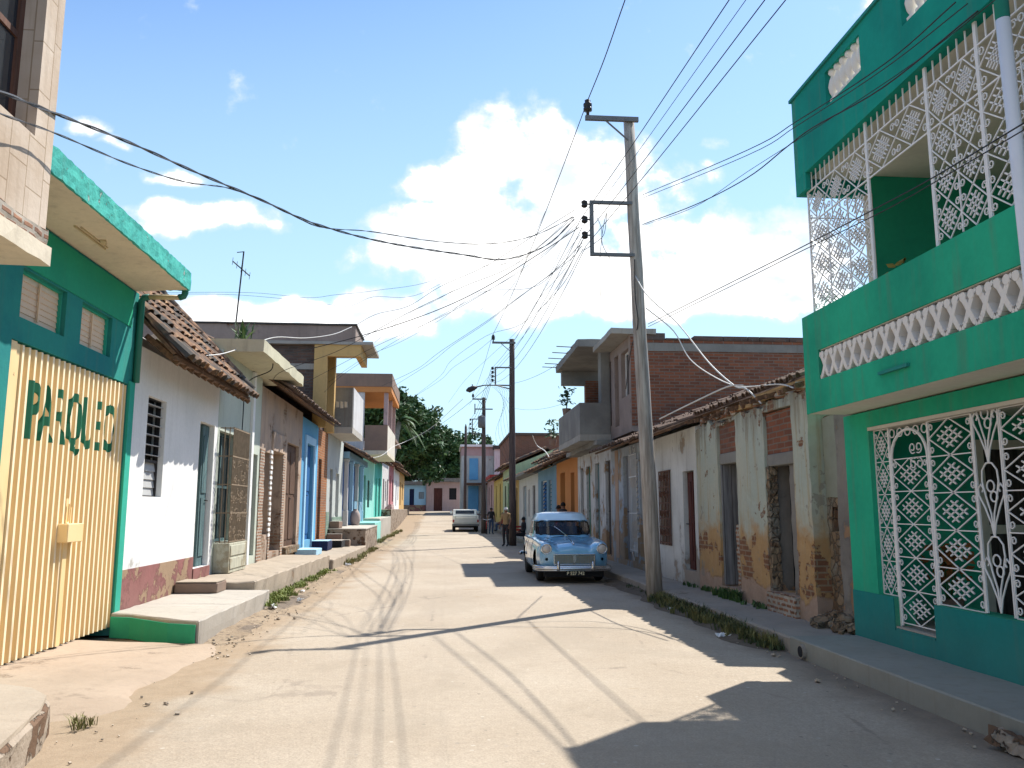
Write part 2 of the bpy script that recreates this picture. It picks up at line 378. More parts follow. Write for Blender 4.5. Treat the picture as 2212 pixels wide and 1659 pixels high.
def gatemat():
    m, g, b = new_mat('cream_yellow_paint', .55, 0, .35); p = g.pos()
    c = g.mix(g.noise(p, 2.2, 6), (.74,.52,.24), (.82,.63,.34))
    c = g.mix(g.math('MULTIPLY', g.ramp(g.noise(g.mapping(p, (6,6,.5)), 2, 5), .55, .75), .3), c, (.42,.24,.09))
    c = g.mix(g.ramp(g.noise(p, 7, 7), .70, .74), c, (.3,.17,.09))
    g.put(b.inputs['Base Color'], c); return m
M['gate'] = gatemat()
M['gate_crest'] = plain('pale_cream_crest_paint', (.88,.74,.50), .55, var=.08, scale=5)  # paler cream for the rib crests
M['canopy_cream'] = plaster('yellowed_canopy_concrete', (.58,.54,.38), (.50,.46,.33), dirt=.3, seed=51.)
M['grey_green'] = plaster('dirty_grey_green_render', (.30,.32,.26), (.24,.25,.20), dirt=.5, seed=52., stain=(.2,.12,.05))
M['green_letter'] = plain('worn_green_letter_paint', (.012,.13,.065), .6, var=.2, scale=6)
M['louver_cream'] = plain('cream_louvre', (.74,.54,.36), .6, var=.08)
M['louver_grey']  = plain('grey_louvre', (.40,.40,.39), .6, var=.15)
M['iron_white']   = plain('white_painted_iron', (.78,.76,.74), .45, var=.05)
M['iron_rust']    = plain('rusty_iron', (.14,.07,.045), .8, var=.3, scale=8)
M['iron_dark']    = plain('dark_iron', (.045,.04,.04), .6, .3, var=.2)
M['iron_pale']    = plain('pale_weathered_grille', (.24,.18,.12), .8, var=.35, scale=9)
M['galv']         = plain('galvanised_steel', (.16,.155,.15), .55, .5, var=.15, scale=8)
M['pole']         = wood('weathered_pole_wood', (.46,.42,.37), (.23,.20,.17), .9)
M['pole_far']     = wood('dark_pole_wood', (.11,.085,.075), (.06,.045,.04), .9)
M['breeze']       = plain('white_breeze_block', (.74,.70,.64), .8, var=.06)
M['pvc']          = plain('white_pvc_pipe', (.74,.74,.76), .4, var=.03)
M['pipe_cream']   = plain('cream_pipe', (.55,.44,.26), .5, var=.06)
M['pipe_green']   = plain('green_pipe', (.02,.16,.12), .5, var=.1)
M['wood_brown']   = wood('brown_door_wood', (.15,.085,.05), (.07,.04,.03), planks=.14)
M['wood_dark']    = wood('dark_door_wood', (.075,.06,.055), (.03,.025,.022), planks=.16)
M['wood_maroon']  = wood('maroon_door_wood', (.13,.045,.035), (.05,.02,.018), planks=.16)
M['wood_grey']    = wood('weathered_grey_wood', (.27,.27,.27), (.13,.13,.135), planks=.15)
M['wood_greyblue']= wood('faded_blue_grey_wood', (.33,.38,.42), (.19,.23,.26), planks=.2)
M['wood_green']   = wood('green_painted_wood', (.035,.16,.11), (.02,.09,.06), planks=.16)
M['wood_teal']    = wood('teal_grey_wood', (.12,.2,.2), (.06,.10,.11), planks=.16)
M['wood_blue']    = wood('blue_painted_wood', (.02,.13,.33), (.015,.09,.25), planks=.2)
M['wood_navy']    = wood('navy_painted_wood', (.02,.03,.09), (.012,.018,.05), planks=.16)
M['wood_panel']   = wood('pale_panel_wood', (.50,.49,.38), (.38,.37,.29), worn=(.33,.29,.2), wamt=.45)
M['wood_rafter']  = wood('old_rafter_wood', (.21,.12,.07), (.08,.05,.035), along='y')
M['wood_ochre']   = wood('ochre_eave_board', (.50,.33,.15), (.27,.17,.08), along='y')
M['frame_brown']  = wood('brown_window_frame', (.16,.075,.05), (.09,.045,.03))
M['frame_white']  = plain('white_window_frame', (.66,.64,.6), .6)
M['shade']        = plain('near_black_shade', (.02,.02,.022), .9, var=.3)  # near black, also paints the dark inside openings
M['glass']        = glassm('window_glass', (.03,.035,.04))
M['leaf']   = plain('dark_leaf', (.045,.10,.028), .55, var=.5, scale=1.2, spec=.35)
M['leaf2']  = plain('mid_leaf', (.075,.145,.04), .55, var=.5, scale=1.5, spec=.35)
M['sun_grass'] = plain('sunlit_grass', (.20,.24,.06), .7, var=.4, scale=5)
M['weed']   = plain('weed_leaf', (.06,.08,.03), .7, var=.5, scale=5)
M['drygrass'] = plain('dry_grass', (.20,.19,.07), .8, var=.4, scale=5)
M['bark']   = plain('tree_bark', (.13,.10,.075), .95, var=.4, scale=3)
M['palmtrunk'] = plain('palm_bark', (.30,.27,.23), .95, var=.4, scale=5)
M['wire']   = plain('black_cable', (.025,.024,.024), .6, var=.1)
M['wire_grey'] = plain('grey_cable', (.10,.10,.105), .5, var=.1)
M['wire_white'] = plain('white_cable', (.62,.60,.56), .6, var=.1)
M['insul']  = plain('dark_porcelain', (.02,.016,.015), .3, var=.1)
M['rubber'] = plain('black_rubber', (.018,.018,.018), .85, var=.2)
M['chrome'] = plain('worn_chrome', (.62,.62,.62), .22, 1., var=.12, scale=10)
M['paper']  = plain('white_paper', (.75,.75,.74), .8)
M['red']    = plain('red_paint', (.36,.045,.035), .7, var=.2)
M['skin']   = plain('brown_skin', (.22,.11,.07), .6, var=.1)
M['hair']   = plain('black_hair', (.012,.01,.01), .7)
M['cl_dark'] = plain('dark_cloth', (.025,.025,.03), .9)
M['cl_red']  = plain('red_cloth', (.42,.05,.05), .9)
M['cl_white']= plain('white_cloth', (.66,.64,.62), .9)
M['cl_blue'] = plain('denim_cloth', (.06,.09,.16), .9)
M['cl_brown']= plain('tan_cloth', (.30,.20,.10), .9)
M['clay']    = plaster('pale_clay', (.52,.42,.37), (.46,.38,.34), dirt=.15, seed=50.)

def roadmat():
    m, g, b = new_mat('dusty_road', .93, 0, .2); p = g.pos(); s = g.sep(p)
    n = g.noise(p, .35, 8, .6); c = g.mix(g.ramp(n, .3, .7), (.36,.30,.23), (.425,.365,.29))
    gr = g.noise(p, 55, 3, .7); c = g.mix(.5, c, g.mix(g.ramp(gr, .3, .72), (.62,.60,.58), (1.12,1.1,1.08)), 'MULTIPLY')
    gr2 = g.noise(p, 14, 4, .7); c = g.mix(.35, c, g.mix(g.ramp(gr2, .3, .7), (.75,.74,.73), (1.08,1.07,1.05)), 'MULTIPLY')
    # dark wheel tracks that wander along the street
    wob = g.math('MULTIPLY', g.math('SUBTRACT', g.noise(g.comb(0., g.math('MULTIPLY', s[1], .12), 0.), 1., 2), .5), .45)
    x = g.math('ADD', s[0], wob)
    tr = None
    for xc, wd in ((-.66,.10), (-.16,.07), (.02,.05)):
        d = g.math('ABSOLUTE', g.math('SUBTRACT', x, xc)); t = g.math('SUBTRACT', 1., g.ramp(d, wd*.3, wd))
        tr = t if tr is None else g.math('MAXIMUM', tr, t)
    tr = g.math('MULTIPLY', tr, g.ramp(g.noise(g.mapping(p, (2,.22,1)), 1.3, 5), .35, .7))
    c = g.mix(g.math('MULTIPLY', tr, .12), c, (.20,.175,.15))
    # oil and repair stains
    st = g.ramp(g.noise(g.mapping(p, (1.1,.8,1), loc=(3,1,0)), 1.5, 6), .66, .74); c = g.mix(g.math('MULTIPLY', st, .35), c, (.21,.175,.13))
    st2 = g.ramp(g.noise(g.mapping(p, (1.,2.6,1), loc=(9,4,0)), 1.1, 7), .68, .72); c = g.mix(g.math('MULTIPLY', st2, .5), c, (.27,.19,.10))
    # pebbles and dark specks pressed into the surface
    vs = g.n('ShaderNodeTexVoronoi'); g.l(p, vs.inputs['Vector']); vs.inputs['Scale'].default_value = 9.; vs.inputs['Randomness'].default_value = 1.
    rnd_ = g.sep(vs.outputs['Color'])[0]; sp_ = g.math('MULTIPLY', g.math('LESS_THAN', vs.outputs['Distance'], g.math('MULTIPLY', rnd_, .16)), g.math('GREATER_THAN', rnd_, .72))
    c = g.mix(g.math('MULTIPLY', sp_, .65), c, g.mix(g.sep(vs.outputs['Color'])[1], (.10,.08,.065), (.55,.5,.42)))
    st3 = g.ramp(g.noise(g.mapping(p, (.5,.35,1), loc=(2,7,0)), 1.2, 8, .6), .53, .60); c = g.mix(g.math('MULTIPLY', st3, .30), c, (.27,.225,.17))
    # cracks
    vo = g.n('ShaderNodeTexVoronoi', feature='DISTANCE_TO_EDGE'); g.l(g.mapping(p, (.34,.2,1)), vo.inputs['Vector']); vo.inputs['Scale'].default_value = 1.
    ck = g.math('SUBTRACT', 1., g.ramp(g.math('ADD', vo.outputs[0], g.math('MULTIPLY', g.math('SUBTRACT', g.noise(p, 5, 5), .5), .05)), .0, .008))
    ck = g.math('MULTIPLY', ck, g.ramp(g.noise(p, .5, 3), .5, .62)); c = g.mix(g.math('MULTIPLY', ck, .4), c, (.15,.12,.10))
    # loose earth drifting in from both edges
    e1 = g.ramp(g.math('ADD', g.math('SUBTRACT', -1.9, s[0]), g.math('MULTIPLY', g.math('SUBTRACT', g.noise(p, 1.1, 7), .5), 1.6)), -.1, .5)
    c = g.mix(g.math('MULTIPLY', e1, .8), c, g.mix(g.noise(p, 6, 6), (.20,.14,.085), (.36,.27,.18)))
    e2 = g.ramp(g.math('ADD', g.math('SUBTRACT', s[0], 3.35), g.math('MULTIPLY', g.math('SUBTRACT', g.noise(p, 1.3, 7), .5), .9)), -.1, .5)
    c = g.mix(g.math('MULTIPLY', e2, .75), c, g.mix(g.noise(p, 6, 6), (.10,.08,.06), (.22,.17,.12)))
    g.put(b.inputs['Base Color'], c)
    g.l(g.bump(g.math('ADD', gr, g.math('MULTIPLY', gr2, 1.2)), .4, .012), b.inputs['Normal'])
    return m
M['road'] = roadmat()
def soilmat():
    m, g, b = new_mat('trodden_earth', .95, 0, .1); p = g.pos()
    c = g.mix(g.noise(p, 1.4, 8, .65), (.15,.105,.065), (.40,.32,.23)); c = g.mix(g.ramp(g.noise(p, 11, 6), .52, .66), c, (.15,.115,.085)); c = g.mix(g.math('MULTIPLY', g.ramp(g.noise(g.mapping(p, (1.5,.5,1)), 1.1, 6), .50, .62), .7), c, (.12,.10,.085))
    g.put(b.inputs['Base Color'], c); g.l(g.bump(g.noise(p, 18, 6), .8, .03), b.inputs['Normal']); return m
M['soil'] = soilmat()
M['grit'] = plain('dusty_grit', (.42,.35,.27), .95, var=.2, scale=6)
M['gutter'] = plain('dark_gutter_earth', (.13,.10,.07), .95, var=.4, scale=9, bump=.6)
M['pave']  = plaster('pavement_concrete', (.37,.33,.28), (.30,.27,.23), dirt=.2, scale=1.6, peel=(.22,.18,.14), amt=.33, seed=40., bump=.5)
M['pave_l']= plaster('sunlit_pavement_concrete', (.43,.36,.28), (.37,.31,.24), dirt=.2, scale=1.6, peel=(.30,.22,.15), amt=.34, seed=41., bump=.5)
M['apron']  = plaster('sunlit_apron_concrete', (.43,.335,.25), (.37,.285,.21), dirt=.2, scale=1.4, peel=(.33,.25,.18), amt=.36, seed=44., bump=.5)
M['kerb_new'] = plaster('smooth_kerb_concrete', (.32,.335,.30), (.27,.285,.25), dirt=.3, scale=.9, seed=42., bump=.2)
M['broken']= plaster('broken_stonework', (.40,.33,.26), (.33,.27,.21), peel=(.16,.10,.065), amt=.46, scale=3.2, dirt=.3, seed=43., bump=1.)
# ------------------------------------------------------------------ houses along the street
XL, XR = -4.25, 4.72            # faces of the left and right house rows
def gz(y):
    """height of the street: level, then rising beyond sixty metres"""
    t = max(0., min(1., (y-55)/55.)); return 1.35*t*t*(3-2*t)

def wall_grid(mb, side, xw, y0, y1, z0, z1, ops, th=.25, m=0, ztop=None):
    """front wall with rectangular openings (ya, yb, za, zb); outward direction is -side*X"""
    ys = sorted({y0, y1, *[o[0] for o in ops], *[o[1] for o in ops]}); zs = sorted({z0, z1, *[o[2] for o in ops], *[o[3] for o in ops]})
    ys = [y for y in ys if y0 <= y <= y1]; zs = [z for z in zs if z0 <= z <= z1]
    xb = xw + side*th
    def solid(i, j):
        if not (0 <= i < len(ys)-1 and 0 <= j < len(zs)-1): return False
        yc, zc = (ys[i]+ys[i+1])/2, (zs[j]+zs[j+1])/2
        return not any(o[0] < yc < o[1] and o[2] < zc < o[3] for o in ops)
    for i in range(len(ys)-1):
        for j in range(len(zs)-1):
            if not solid(i, j): continue
            a, b, c, d = ys[i], ys[i+1], zs[j], zs[j+1]
            mb.face([(xw,a,c),(xw,b,c),(xw,b,d),(xw,a,d)], m); mb.face([(xb,a,c),(xb,a,d),(xb,b,d),(xb,b,c)], m)
            if not solid(i-1, j): mb.face([(xw,a,c),(xw,a,d),(xb,a,d),(xb,a,c)], m)
            if not solid(i+1, j): mb.face([(xw,b,c),(xb,b,c),(xb,b,d),(xw,b,d)], m)
            if not solid(i, j-1): mb.face([(xw,a,c),(xb,a,c),(xb,b,c),(xw,b,c)], m)
            if not solid(i, j+1): mb.face([(xw,a,d),(xw,b,d),(xb,b,d),(xb,a,d)], m)

def shell(mb, side, xw, y0, y1, z0, z1, depth, th=.25, m=0, gable=0, xo=0):
    """side walls and back wall behind a front wall (butted 2 mm behind it)"""
    xa, xb = xw + side*(th+.002), xw + side*depth
    mb.box(xa, xb, y0, y0+.2, z0, z1, m); mb.box(xa, xb, y1-.2, y1, z0, z1, m)
    mb.box(xb+side*.002, xb+side*.2, y0, y1, z0, z1, m)
    if gable:
        xm = (xw+xb)/2
        for ya in (y0, y1-.2):
            mb.prism([(xw+side*.03, z1+.002), (xb, z1+.002), (xm, z1+gable)], 'y', ya+.004, ya+.196, m)

def barrel_roof(side, y0, y1, xe, ze, run, rise, name='roof', parent=None, pitch=.21, course=.36, rnd=1, miss=.04, mat=None, back=True, ridge=True):
    """clay barrel tiles laid on a boarded slope that climbs away from the street"""
    rr = random.Random(int(y0*37)+rnd); mb = MB()
    L = math.hypot(run, rise); ux, uz = side*run/L, rise/L; nx, nz = -side*rise/L, run/L
    def P(s, y, h): return (xe+ux*s+nx*h, y, ze+uz*s+nz*h)
    # boards under the tiles and the far slope
    mb.face([P(0,y0,-.05), P(L,y0,-.05), P(L,y1,-.05), P(0,y1,-.05)], 1); mb.face([P(0,y0,0), P(0,y1,0), P(L,y1,0), P(L,y0,0)], 1)
    mb.face([P(0,y0,0), P(0,y0,-.05), P(0,y1,-.05), P(0,y1,0)], 1)
    mb.face([P(0,y0,0), P(L,y0,0), P(L,y0,-.05), P(0,y0,-.05)], 1); mb.face([P(0,y1,0), P(0,y1,-.05), P(L,y1,-.05), P(L,y1,0)], 1)
    if back:
        xt, zt = P(L, 0, 0)[0], P(L, 0, 0)[2]
        mb.face([(xt,y0,zt+.01),(xt,y1,zt+.01),(xt+side*run,y1,zt-rise),(xt+side*run,y0,zt-rise)], 0)
    ny = max(1, int(round((y1-y0)/pitch))); nc = max(1, int(math.ceil(L/course)))
    K = 5
    for i in range(ny):
        yc = y0+(i+.5)*(y1-y0)/ny
        for j in range(nc):
            if j and rr.random() < miss: continue
            s0 = j*course-.10+rr.uniform(-.03,.03) - (.03+rr.uniform(0,.05) if j == 0 else 0); s1 = min(s0+course+.09, L+.05)
            r0, r1 = pitch*.52, pitch*.40; dy = rr.uniform(-.014,.014); hh = .012+rr.uniform(0,.02)
            ring0 = []; ring1 = []; in0 = []
            for k in range(K+1):
                q = PI*k/K
                ring0.append(P(s0, yc+dy+r0*math.cos(q), hh+.025+r0*.8*math.sin(q))); ring1.append(P(s1, yc+r1*math.cos(q), hh+r1*.8*math.sin(q)))
                in0.append(P(s0, yc+dy+(r0-.018)*math.cos(q), hh+.025+(r0-.018)*.8*math.sin(q)))
            for k in range(K):
                mb.face([ring0[k], ring0[k+1], ring1[k+1], ring1[k]], 0)
                mb.face([ring0[k+1], ring0[k], in0[k], in0[k+1]], 0)
    if ridge:
        n = int((y1-y0)/.4)
        for i in range(n):
            a = y0+i*(y1-y0)/n; pts = []
            c = P(L, 0, 0)
            for k in range(7):
                q = PI*k/6; pts.append((c[0]+.13*math.cos(q), c[2]-.02+.13*math.sin(q)))
            pts += [(c[0]-.10, c[2]-.02), (c[0]+.10, c[2]-.02)][::1]
            mb.prism(pts[:7], 'y', a, a+(y1-y0)/n+.03, 0)
    return mb.build(name, [mat or M['tile'], M['wood_rafter']], parent, recalc=False)

def slab_roof(x0, x1, y0, y1, z0, z1, mat, parent, name='roof', jit=.012, sub=.5, bevel=.0):
    mb = MB(); mb.box(x0, x1, y0, y1, z0, z1); return mb.build(name, mat, parent, sub=sub, jitter=jit)

def leaf_door(side, xw, o, mat, parent, rec=.09, name='door', panels=2, light=0, split=True):
    """door leaf(s) with raised panels, recessed into the opening"""
    ya, yb, za, zb = o; mb = MB(); x = xw+side*rec; x2 = x+side*.05
    n = 2 if split and yb-ya > .8 else 1
    for k in range(n):
        a = ya+.02+k*(yb-ya-.04)/n+.004; b = ya+.02+(k+1)*(yb-ya-.04)/n-.004
        mb.box(x, x2, a, b, za+.01, zb-.02)
        hh = (zb-za-.3)/panels
        for j in range(panels):
            c = za+.15+j*hh; mb.box(x-side*.018, x-side*.0005, a+.07, b-.07, c+.03, c+hh-.06)
    d = mb.build(name, mat, parent)
    h = MB(); yy = (ya+yb)/2+.06; zz = za+(zb-za)*.46
    h.tube([(x, yy, zz), (x-side*.05, yy, zz), (x-side*.05, yy+.08, zz)], .012, 5); h.build('handle', M['iron_dark'], d)
    return d

def louver_win(side, xw, o, parent, slat=None, rec=.12, n=14, frame=None, tilt=.6, name='window', back=True, fw=.05, mull=0):
    ya, yb, za, zb = o; f = MB(); x = xw+side*rec
    f.box(x-side*.02, x+side*.05, ya, ya+fw, za, zb); f.box(x-side*.02, x+side*.05, yb-fw, yb, za, zb)
    f.box(x-side*.018, x+side*.048, ya+fw, yb-fw, za, za+fw); f.box(x-side*.018, x+side*.048, ya+fw, yb-fw, zb-fw, zb)
    for k in range(mull):
        yy = ya+(yb-ya)*(k+1)/(mull+1); f.box(x-side*.022, x+side*.03, yy-.02, yy+.02, za+fw, zb-fw)
    w = f.build(name, frame or M['frame_white'], parent)
    s = MB(); h = (zb-za-2*fw)/n
    for i in range(n):
        zc = za+fw+h*(i+.5)
        s.obox((x+side*.02, (ya+yb)/2, zc), (.006, (yb-ya)/2-fw-.002, h*.56), (0, side*tilt, 0))
    s.build('louvre_slats', slat or M['louver_grey'], w)
    if back:
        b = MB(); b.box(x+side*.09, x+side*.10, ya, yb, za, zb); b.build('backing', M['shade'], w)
    return w

def bar_win(side, xw, o, parent, mat=None, rec=.05, n=5, rails=2, name='window_grille', out=0., r=.011):
    ya, yb, za, zb = o; g = MB(); x = xw-side*out+side*rec
    for i in range(n):
        y = ya+.03+(yb-ya-.06)*i/(n-1); g.tube([(x, y, za), (x, y, zb)], r, 5)
    for i in range(rails):
        z = za+.06+(zb-za-.12)*i/max(1, rails-1); g.box(x-.006, x+.006, ya, yb, z-.015, z+.015)
    return g.build(name, mat or M['iron_dark'], parent)

def panes_win(side, xw, o, parent, frame=None, rec=.12, cols=2, rows=2, name='window', fw=.06):
    ya, yb, za, zb = o; x = xw+side*rec; f = MB()
    f.box(x, x+side*.06, ya, ya+fw, za, zb); f.box(x, x+side*.06, yb-fw, yb, za, zb)
    f.box(x+side*.002, x+side*.058, ya+fw, yb-fw, za, za+fw); f.box(x+side*.002, x+side*.058, ya+fw, yb-fw, zb-fw, zb)
    for k in range(1, cols):
        y = ya+(yb-ya)*k/cols; f.box(x+side*.004, x+side*.05, y-fw*.4, y+fw*.4, za+fw, zb-fw)
    for k in range(1, rows):
        z = za+(zb-za)*k/rows; f.box(x+side*.006, x+side*.048, ya+fw, yb-fw, z-fw*.4, z+fw*.4)
    w = f.build(name, frame or M['frame_brown'], parent)
    g = MB(); g.box(x+side*.025, x+side*.03, ya+fw*.5, yb-fw*.5, za+fw*.5, zb-fw*.5); g.build('pane', M['glass'], w)
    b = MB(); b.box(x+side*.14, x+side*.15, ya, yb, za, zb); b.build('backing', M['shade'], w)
    return w

def house(name, label, cat, side, y0, y1, zb, zt, mat, ops=(), depth=6., xw=None, dado=None, zd=.9, gable=0, base=None, group=None, floor=True, extra=None):
    """ops: (ya, yb, za, zb, kind, material) — returns the house's root"""
    xw = (XL if side < 0 else XR) if xw is None else xw
    root = thing(name, label, cat, (xw+side*depth/2, (y0+y1)/2, zb), group)
    zf = zb-.6 if base is None else base
    mb = MB(); holes = [o[:4] for o in ops]
    wall_grid(mb, side, xw, y0, y1, zf, zt, holes); shell(mb, side, xw, y0, y1, zf, zt, depth, gable=gable)
    mb.build('wall', mat, root)
    if dado:
        d = MB(); dh = [o for o in holes if o[2] < zd]
        wall_grid(d, side, xw-side*.013, y0+.003, y1-.003, zf, zd, [(a, b, c, min(e, zd+1)) for a, b, c, e in dh], th=.011); d.build('dado', dado, root)
    if floor:
        f = MB(); f.box(xw+side*.26, xw+side*(depth-.01), y0+.21, y1-.21, zf+.05, min([o[2] for o in ops]+[zb+.2])-.005); f.box(xw+side*.26, xw+side*(depth-.01), y0+.21, y1-.21, zt-.12, zt-.02); f.build('floor', M['conc'], root)
    for o in ops:
        k = o[4] if len(o) > 4 else 'open'; mt = o[5] if len(o) > 5 else None; oo = o[:4]
        if k == 'open': box_part('shade_board', root, M['shade'], (xw+side*.30, xw+side*.32, oo[0]-.02, oo[1]+.02, oo[2]-.02, oo[3]+.05))  # near-black board added to paint the darkness of an open doorway
        if k == 'door': leaf_door(side, xw, oo, mt or M['wood_brown'], root)
        elif k == 'deepdoor': leaf_door(side, xw, oo, mt or M['wood_brown'], root, rec=.15)
        elif k == 'half':   # one leaf open, dark room behind
            ya, yb = oo[0], oo[1]; leaf_door(side, xw, ((ya+yb)/2, yb, oo[2], oo[3]), mt or M['wood_brown'], root, split=False)
        elif k == 'louver': louver_win(side, xw, oo, root, mt)
        elif k == 'panes': panes_win(side, xw, oo, root, mt)
        elif k == 'bars':
            bar_win(side, xw, oo, root, mt); b = MB(); b.box(xw+side*.2, xw+side*.21, oo[0], oo[1], oo[2], oo[3]); b.build('shutter', M['shade'], root)
    return root

def box_part(name, parent, mat, *bx, bevel=0, jit=0, sub=0):
    mb = MB()
    for b in bx: mb.box(*b)
    return mb.build(name, mat, parent, bevel=bevel, jitter=jit, sub=sub)
def struct_box(name, mat, *bx, jit=0, sub=0, bevel=0):
    mb = MB()
    for b in bx: mb.box(*b)
    return tag(mb.build(name, mat, None, bevel=bevel, jitter=jit, sub=sub), kind='structure')
# ------------------------------------------------------------------ ground, road, pavements
def sheet(name, mat, xf0, xf1, ys, dz, nx=2, jit=0.):
    mb = MB(); rr = random.Random(3); rows = []
    for y in ys:
        a, b = xf0(y), xf1(y)
        rows.append([(a+(b-a)*i/nx, y, gz(y)+(dz(a+(b-a)*i/nx, y) if callable(dz) else dz)+rr.uniform(-jit, jit)) for i in range(nx+1)])
    for r0, r1 in zip(rows, rows[1:]):
        for i in range(nx): mb.face([r0[i], r0[i+1], r1[i+1], r1[i]])
    return tag(mb.build(name, mat, None, smooth=True), kind='structure')
def fr(a, b, n): return [a+(b-a)*i/n for i in range(n+1)]
sheet('ground', M['soil'], lambda y: -400, lambda y: 400, [-60, 0, 30, 55] + fr(58, 112, 18) + [160, 400, 1500], -.03)
YS = fr(-12, 20, 64) + fr(20.8, 112, 100)
def edgeL(y): return -2.95 + .10*math.sin(y*.9) + .05*math.sin(y*2.3+1) - (.5 if y > 36 else 0)*min(1, (y-36)/20 if y > 36 else 0)
# camber: the road is a few cm higher in the middle
sheet('road', M['road'], lambda y: -3.2-1.25*max(0, min(1, (y-36)/10)), lambda y: 3.93, YS, lambda x, y: .0 - .012*((x-.5)/3.4)**2, nx=28)

# near left: raised corner of the old pavement
mb = MB(); mb.prism([(-5.2, -2), (-2.42, -2), (-2.5, 5.2), (-2.70, 6.15), (-2.84, 6.55), (-3.1, 6.85), (-3.6, 7.1), (-5.2, 7.12)], 'z', -.1, .232)
tag(mb.build('pavement', M['broken'], None, bevel=.03, sub=.25, jitter=.011), kind='structure')
mb = MB(); mb.prism([(-5.2, -2), (-2.44, -2), (-2.52, 5.18), (-2.72, 6.12), (-2.86, 6.52), (-3.11, 6.82), (-3.6, 7.07), (-5.2, 7.09)], 'z', .235, .262)
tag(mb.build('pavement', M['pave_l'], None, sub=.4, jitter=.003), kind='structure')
# concrete apron in front of the gate
mb = MB(); ys = fr(6.78, 10.40, 14)
xs = [-4.6, -4.2, -3.8, -3.4, -3.05, -2.75, -2.6]
rr = random.Random(5)
for a, b in zip(ys, ys[1:]):
    for c, d in zip(xs, xs[1:]):
        def h(x, y):
            t = max(0, min(1, (x+4.6)/2.0)); k = max(0, min(1, (y-6.78)/.5)); return (.085*(1-t)+.012+.004*math.sin(x*9+y*5))*k-.028*(1-k)-(.035 if x > -2.7 else 0)
        def ex(x, y): return x+(.10*math.sin(y*2.1)+.06*math.sin(y*5.3) if x > -2.7 else 0)
        mb.face([(ex(c,a),a,h(c,a)),(ex(d,a),a,h(d,a)),(ex(d,b),b,h(d,b)),(ex(c,b),b,h(c,b))])
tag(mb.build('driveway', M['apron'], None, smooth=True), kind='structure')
# loose rubble stones and gravel along the left edge of the road
mb = MB(); rr = random.Random(8)
for i in range(260):
    y = rr.choice([rr.uniform(5, 16), rr.uniform(14, 40), rr.uniform(9.5, 14)]); x = -2.55+rr.gauss(0, .16)-(.15 if y > 22 else 0)+(.2 if y < 7.5 else 0); s = min(.02, abs(rr.gauss(.002, .005))+.003)
    mb.obox((x, y, s*.4), (s*rr.uniform(.7,1.5), s, s*.6), (rr.uniform(0,.5), rr.uniform(0,.5), rr.uniform(0,3)))
for i in range(130):
    y = rr.uniform(4, 24); x = 3.72+rr.gauss(0, .12); s = min(.022, abs(rr.gauss(.003, .005))+.003)
    mb.obox((x, y, s*.4), (s*rr.uniform(.7,1.5), s, s*.6), (rr.uniform(0,.5), rr.uniform(0,.5), rr.uniform(0,3)))
tag(mb.build('gravel', M['grit'], None, recalc=False), 'loose stones and grit along both edges of the dusty road', 'gravel', kind='stuff')
# dry earth strip between steps and road
mb = MB(); rr = random.Random(15); ys = fr(10.3, 46, 120)
for a, b in zip(ys, ys[1:]):
    def e(y): return -2.48+.10*math.sin(y*1.3)+.06*math.sin(y*3.1) - (.25 if y > 24 else 0)
    for k in range(4):
        def X(y, k): return -3.3+(e(y)+3.3)*k/4
        def Zs(k, y): f = max(0, min(1, (y-10.3)/1.2)); return ([.06, .05, .03, .018, -.02][k]+.008*math.sin(y*7+k))*f-.03*(1-f)
        mb.face([(X(a,k),a,Zs(k,a)),(X(a,k+1),a,Zs(k+1,a)),(X(b,k+1),b,Zs(k+1,b)),(X(b,k),b,Zs(k,b))])
tag(mb.build('verge', M['soil'], None, smooth=True), kind='structure')

# left steps and pavements, from near to far
s1 = MB(); s1.prism([(-4.24, 11.30), (-3.95, 11.2), (-3.3, 10.62), (-2.9, 10.42), (-2.86, 14.3), (-4.24, 14.3)], 'z', -.05, .285)
tag(s1.build('pavement', M['conc_light'], None, bevel=.015, sub=.3, jitter=.006), kind='structure')
mb = MB(); mb.prism([(-4.235, 11.28), (-3.955, 11.182), (-3.305, 10.60), (-2.93, 10.41), (-2.93, 10.395), (-3.31, 10.585), (-3.96, 11.165), (-4.235, 11.26)], 'z', -.02, .24); tag(mb.build('pavement_end', M['green_dark'], None), kind='structure')
mb = MB(); mb.prism([(-4.24, 14.32), (-3.12, 14.32), (-3.0, 22.5), (-4.24, 22.5)], 'z', -.05, .42)
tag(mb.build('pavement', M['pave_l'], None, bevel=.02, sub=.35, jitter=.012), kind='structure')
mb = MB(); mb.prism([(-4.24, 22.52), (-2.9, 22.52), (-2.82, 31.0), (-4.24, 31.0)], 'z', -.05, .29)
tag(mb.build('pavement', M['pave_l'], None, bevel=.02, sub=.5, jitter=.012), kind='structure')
mb = MB(); mb.prism([(-4.24, 31.02), (-2.86, 31.02), (-3.0, 38.0), (-4.24, 38.0)], 'z', -.05, .86)
tag(mb.build('terrace', M['broken'], None, bevel=.02, sub=.5, jitter=.012), kind='structure')
mb = MB(); mb.prism([(-4.24, 31.0), (-2.84, 31.0), (-2.98, 38.0), (-4.24, 38.0)], 'z', .864, .90); tag(mb.build('terrace', M['conc_light'], None), kind='structure')
mb = MB(); mb.prism([(-4.24, 38.02), (-3.1, 38.02), (-3.3, 44.2), (-4.24, 44.2)], 'z', -.05, 1.0); tag(mb.build('terrace', M['turq_light'], None, bevel=.02, sub=.5, jitter=.008), kind='structure')
mb = MB(); mb.prism([(-4.24, 44.22), (-3.35, 44.22), (-3.6, 57), (-4.24, 57)], 'z', -.05, 1.12); tag(mb.build('terrace', M['conc_light'], None, bevel=.02, sub=.6, jitter=.01), kind='structure')
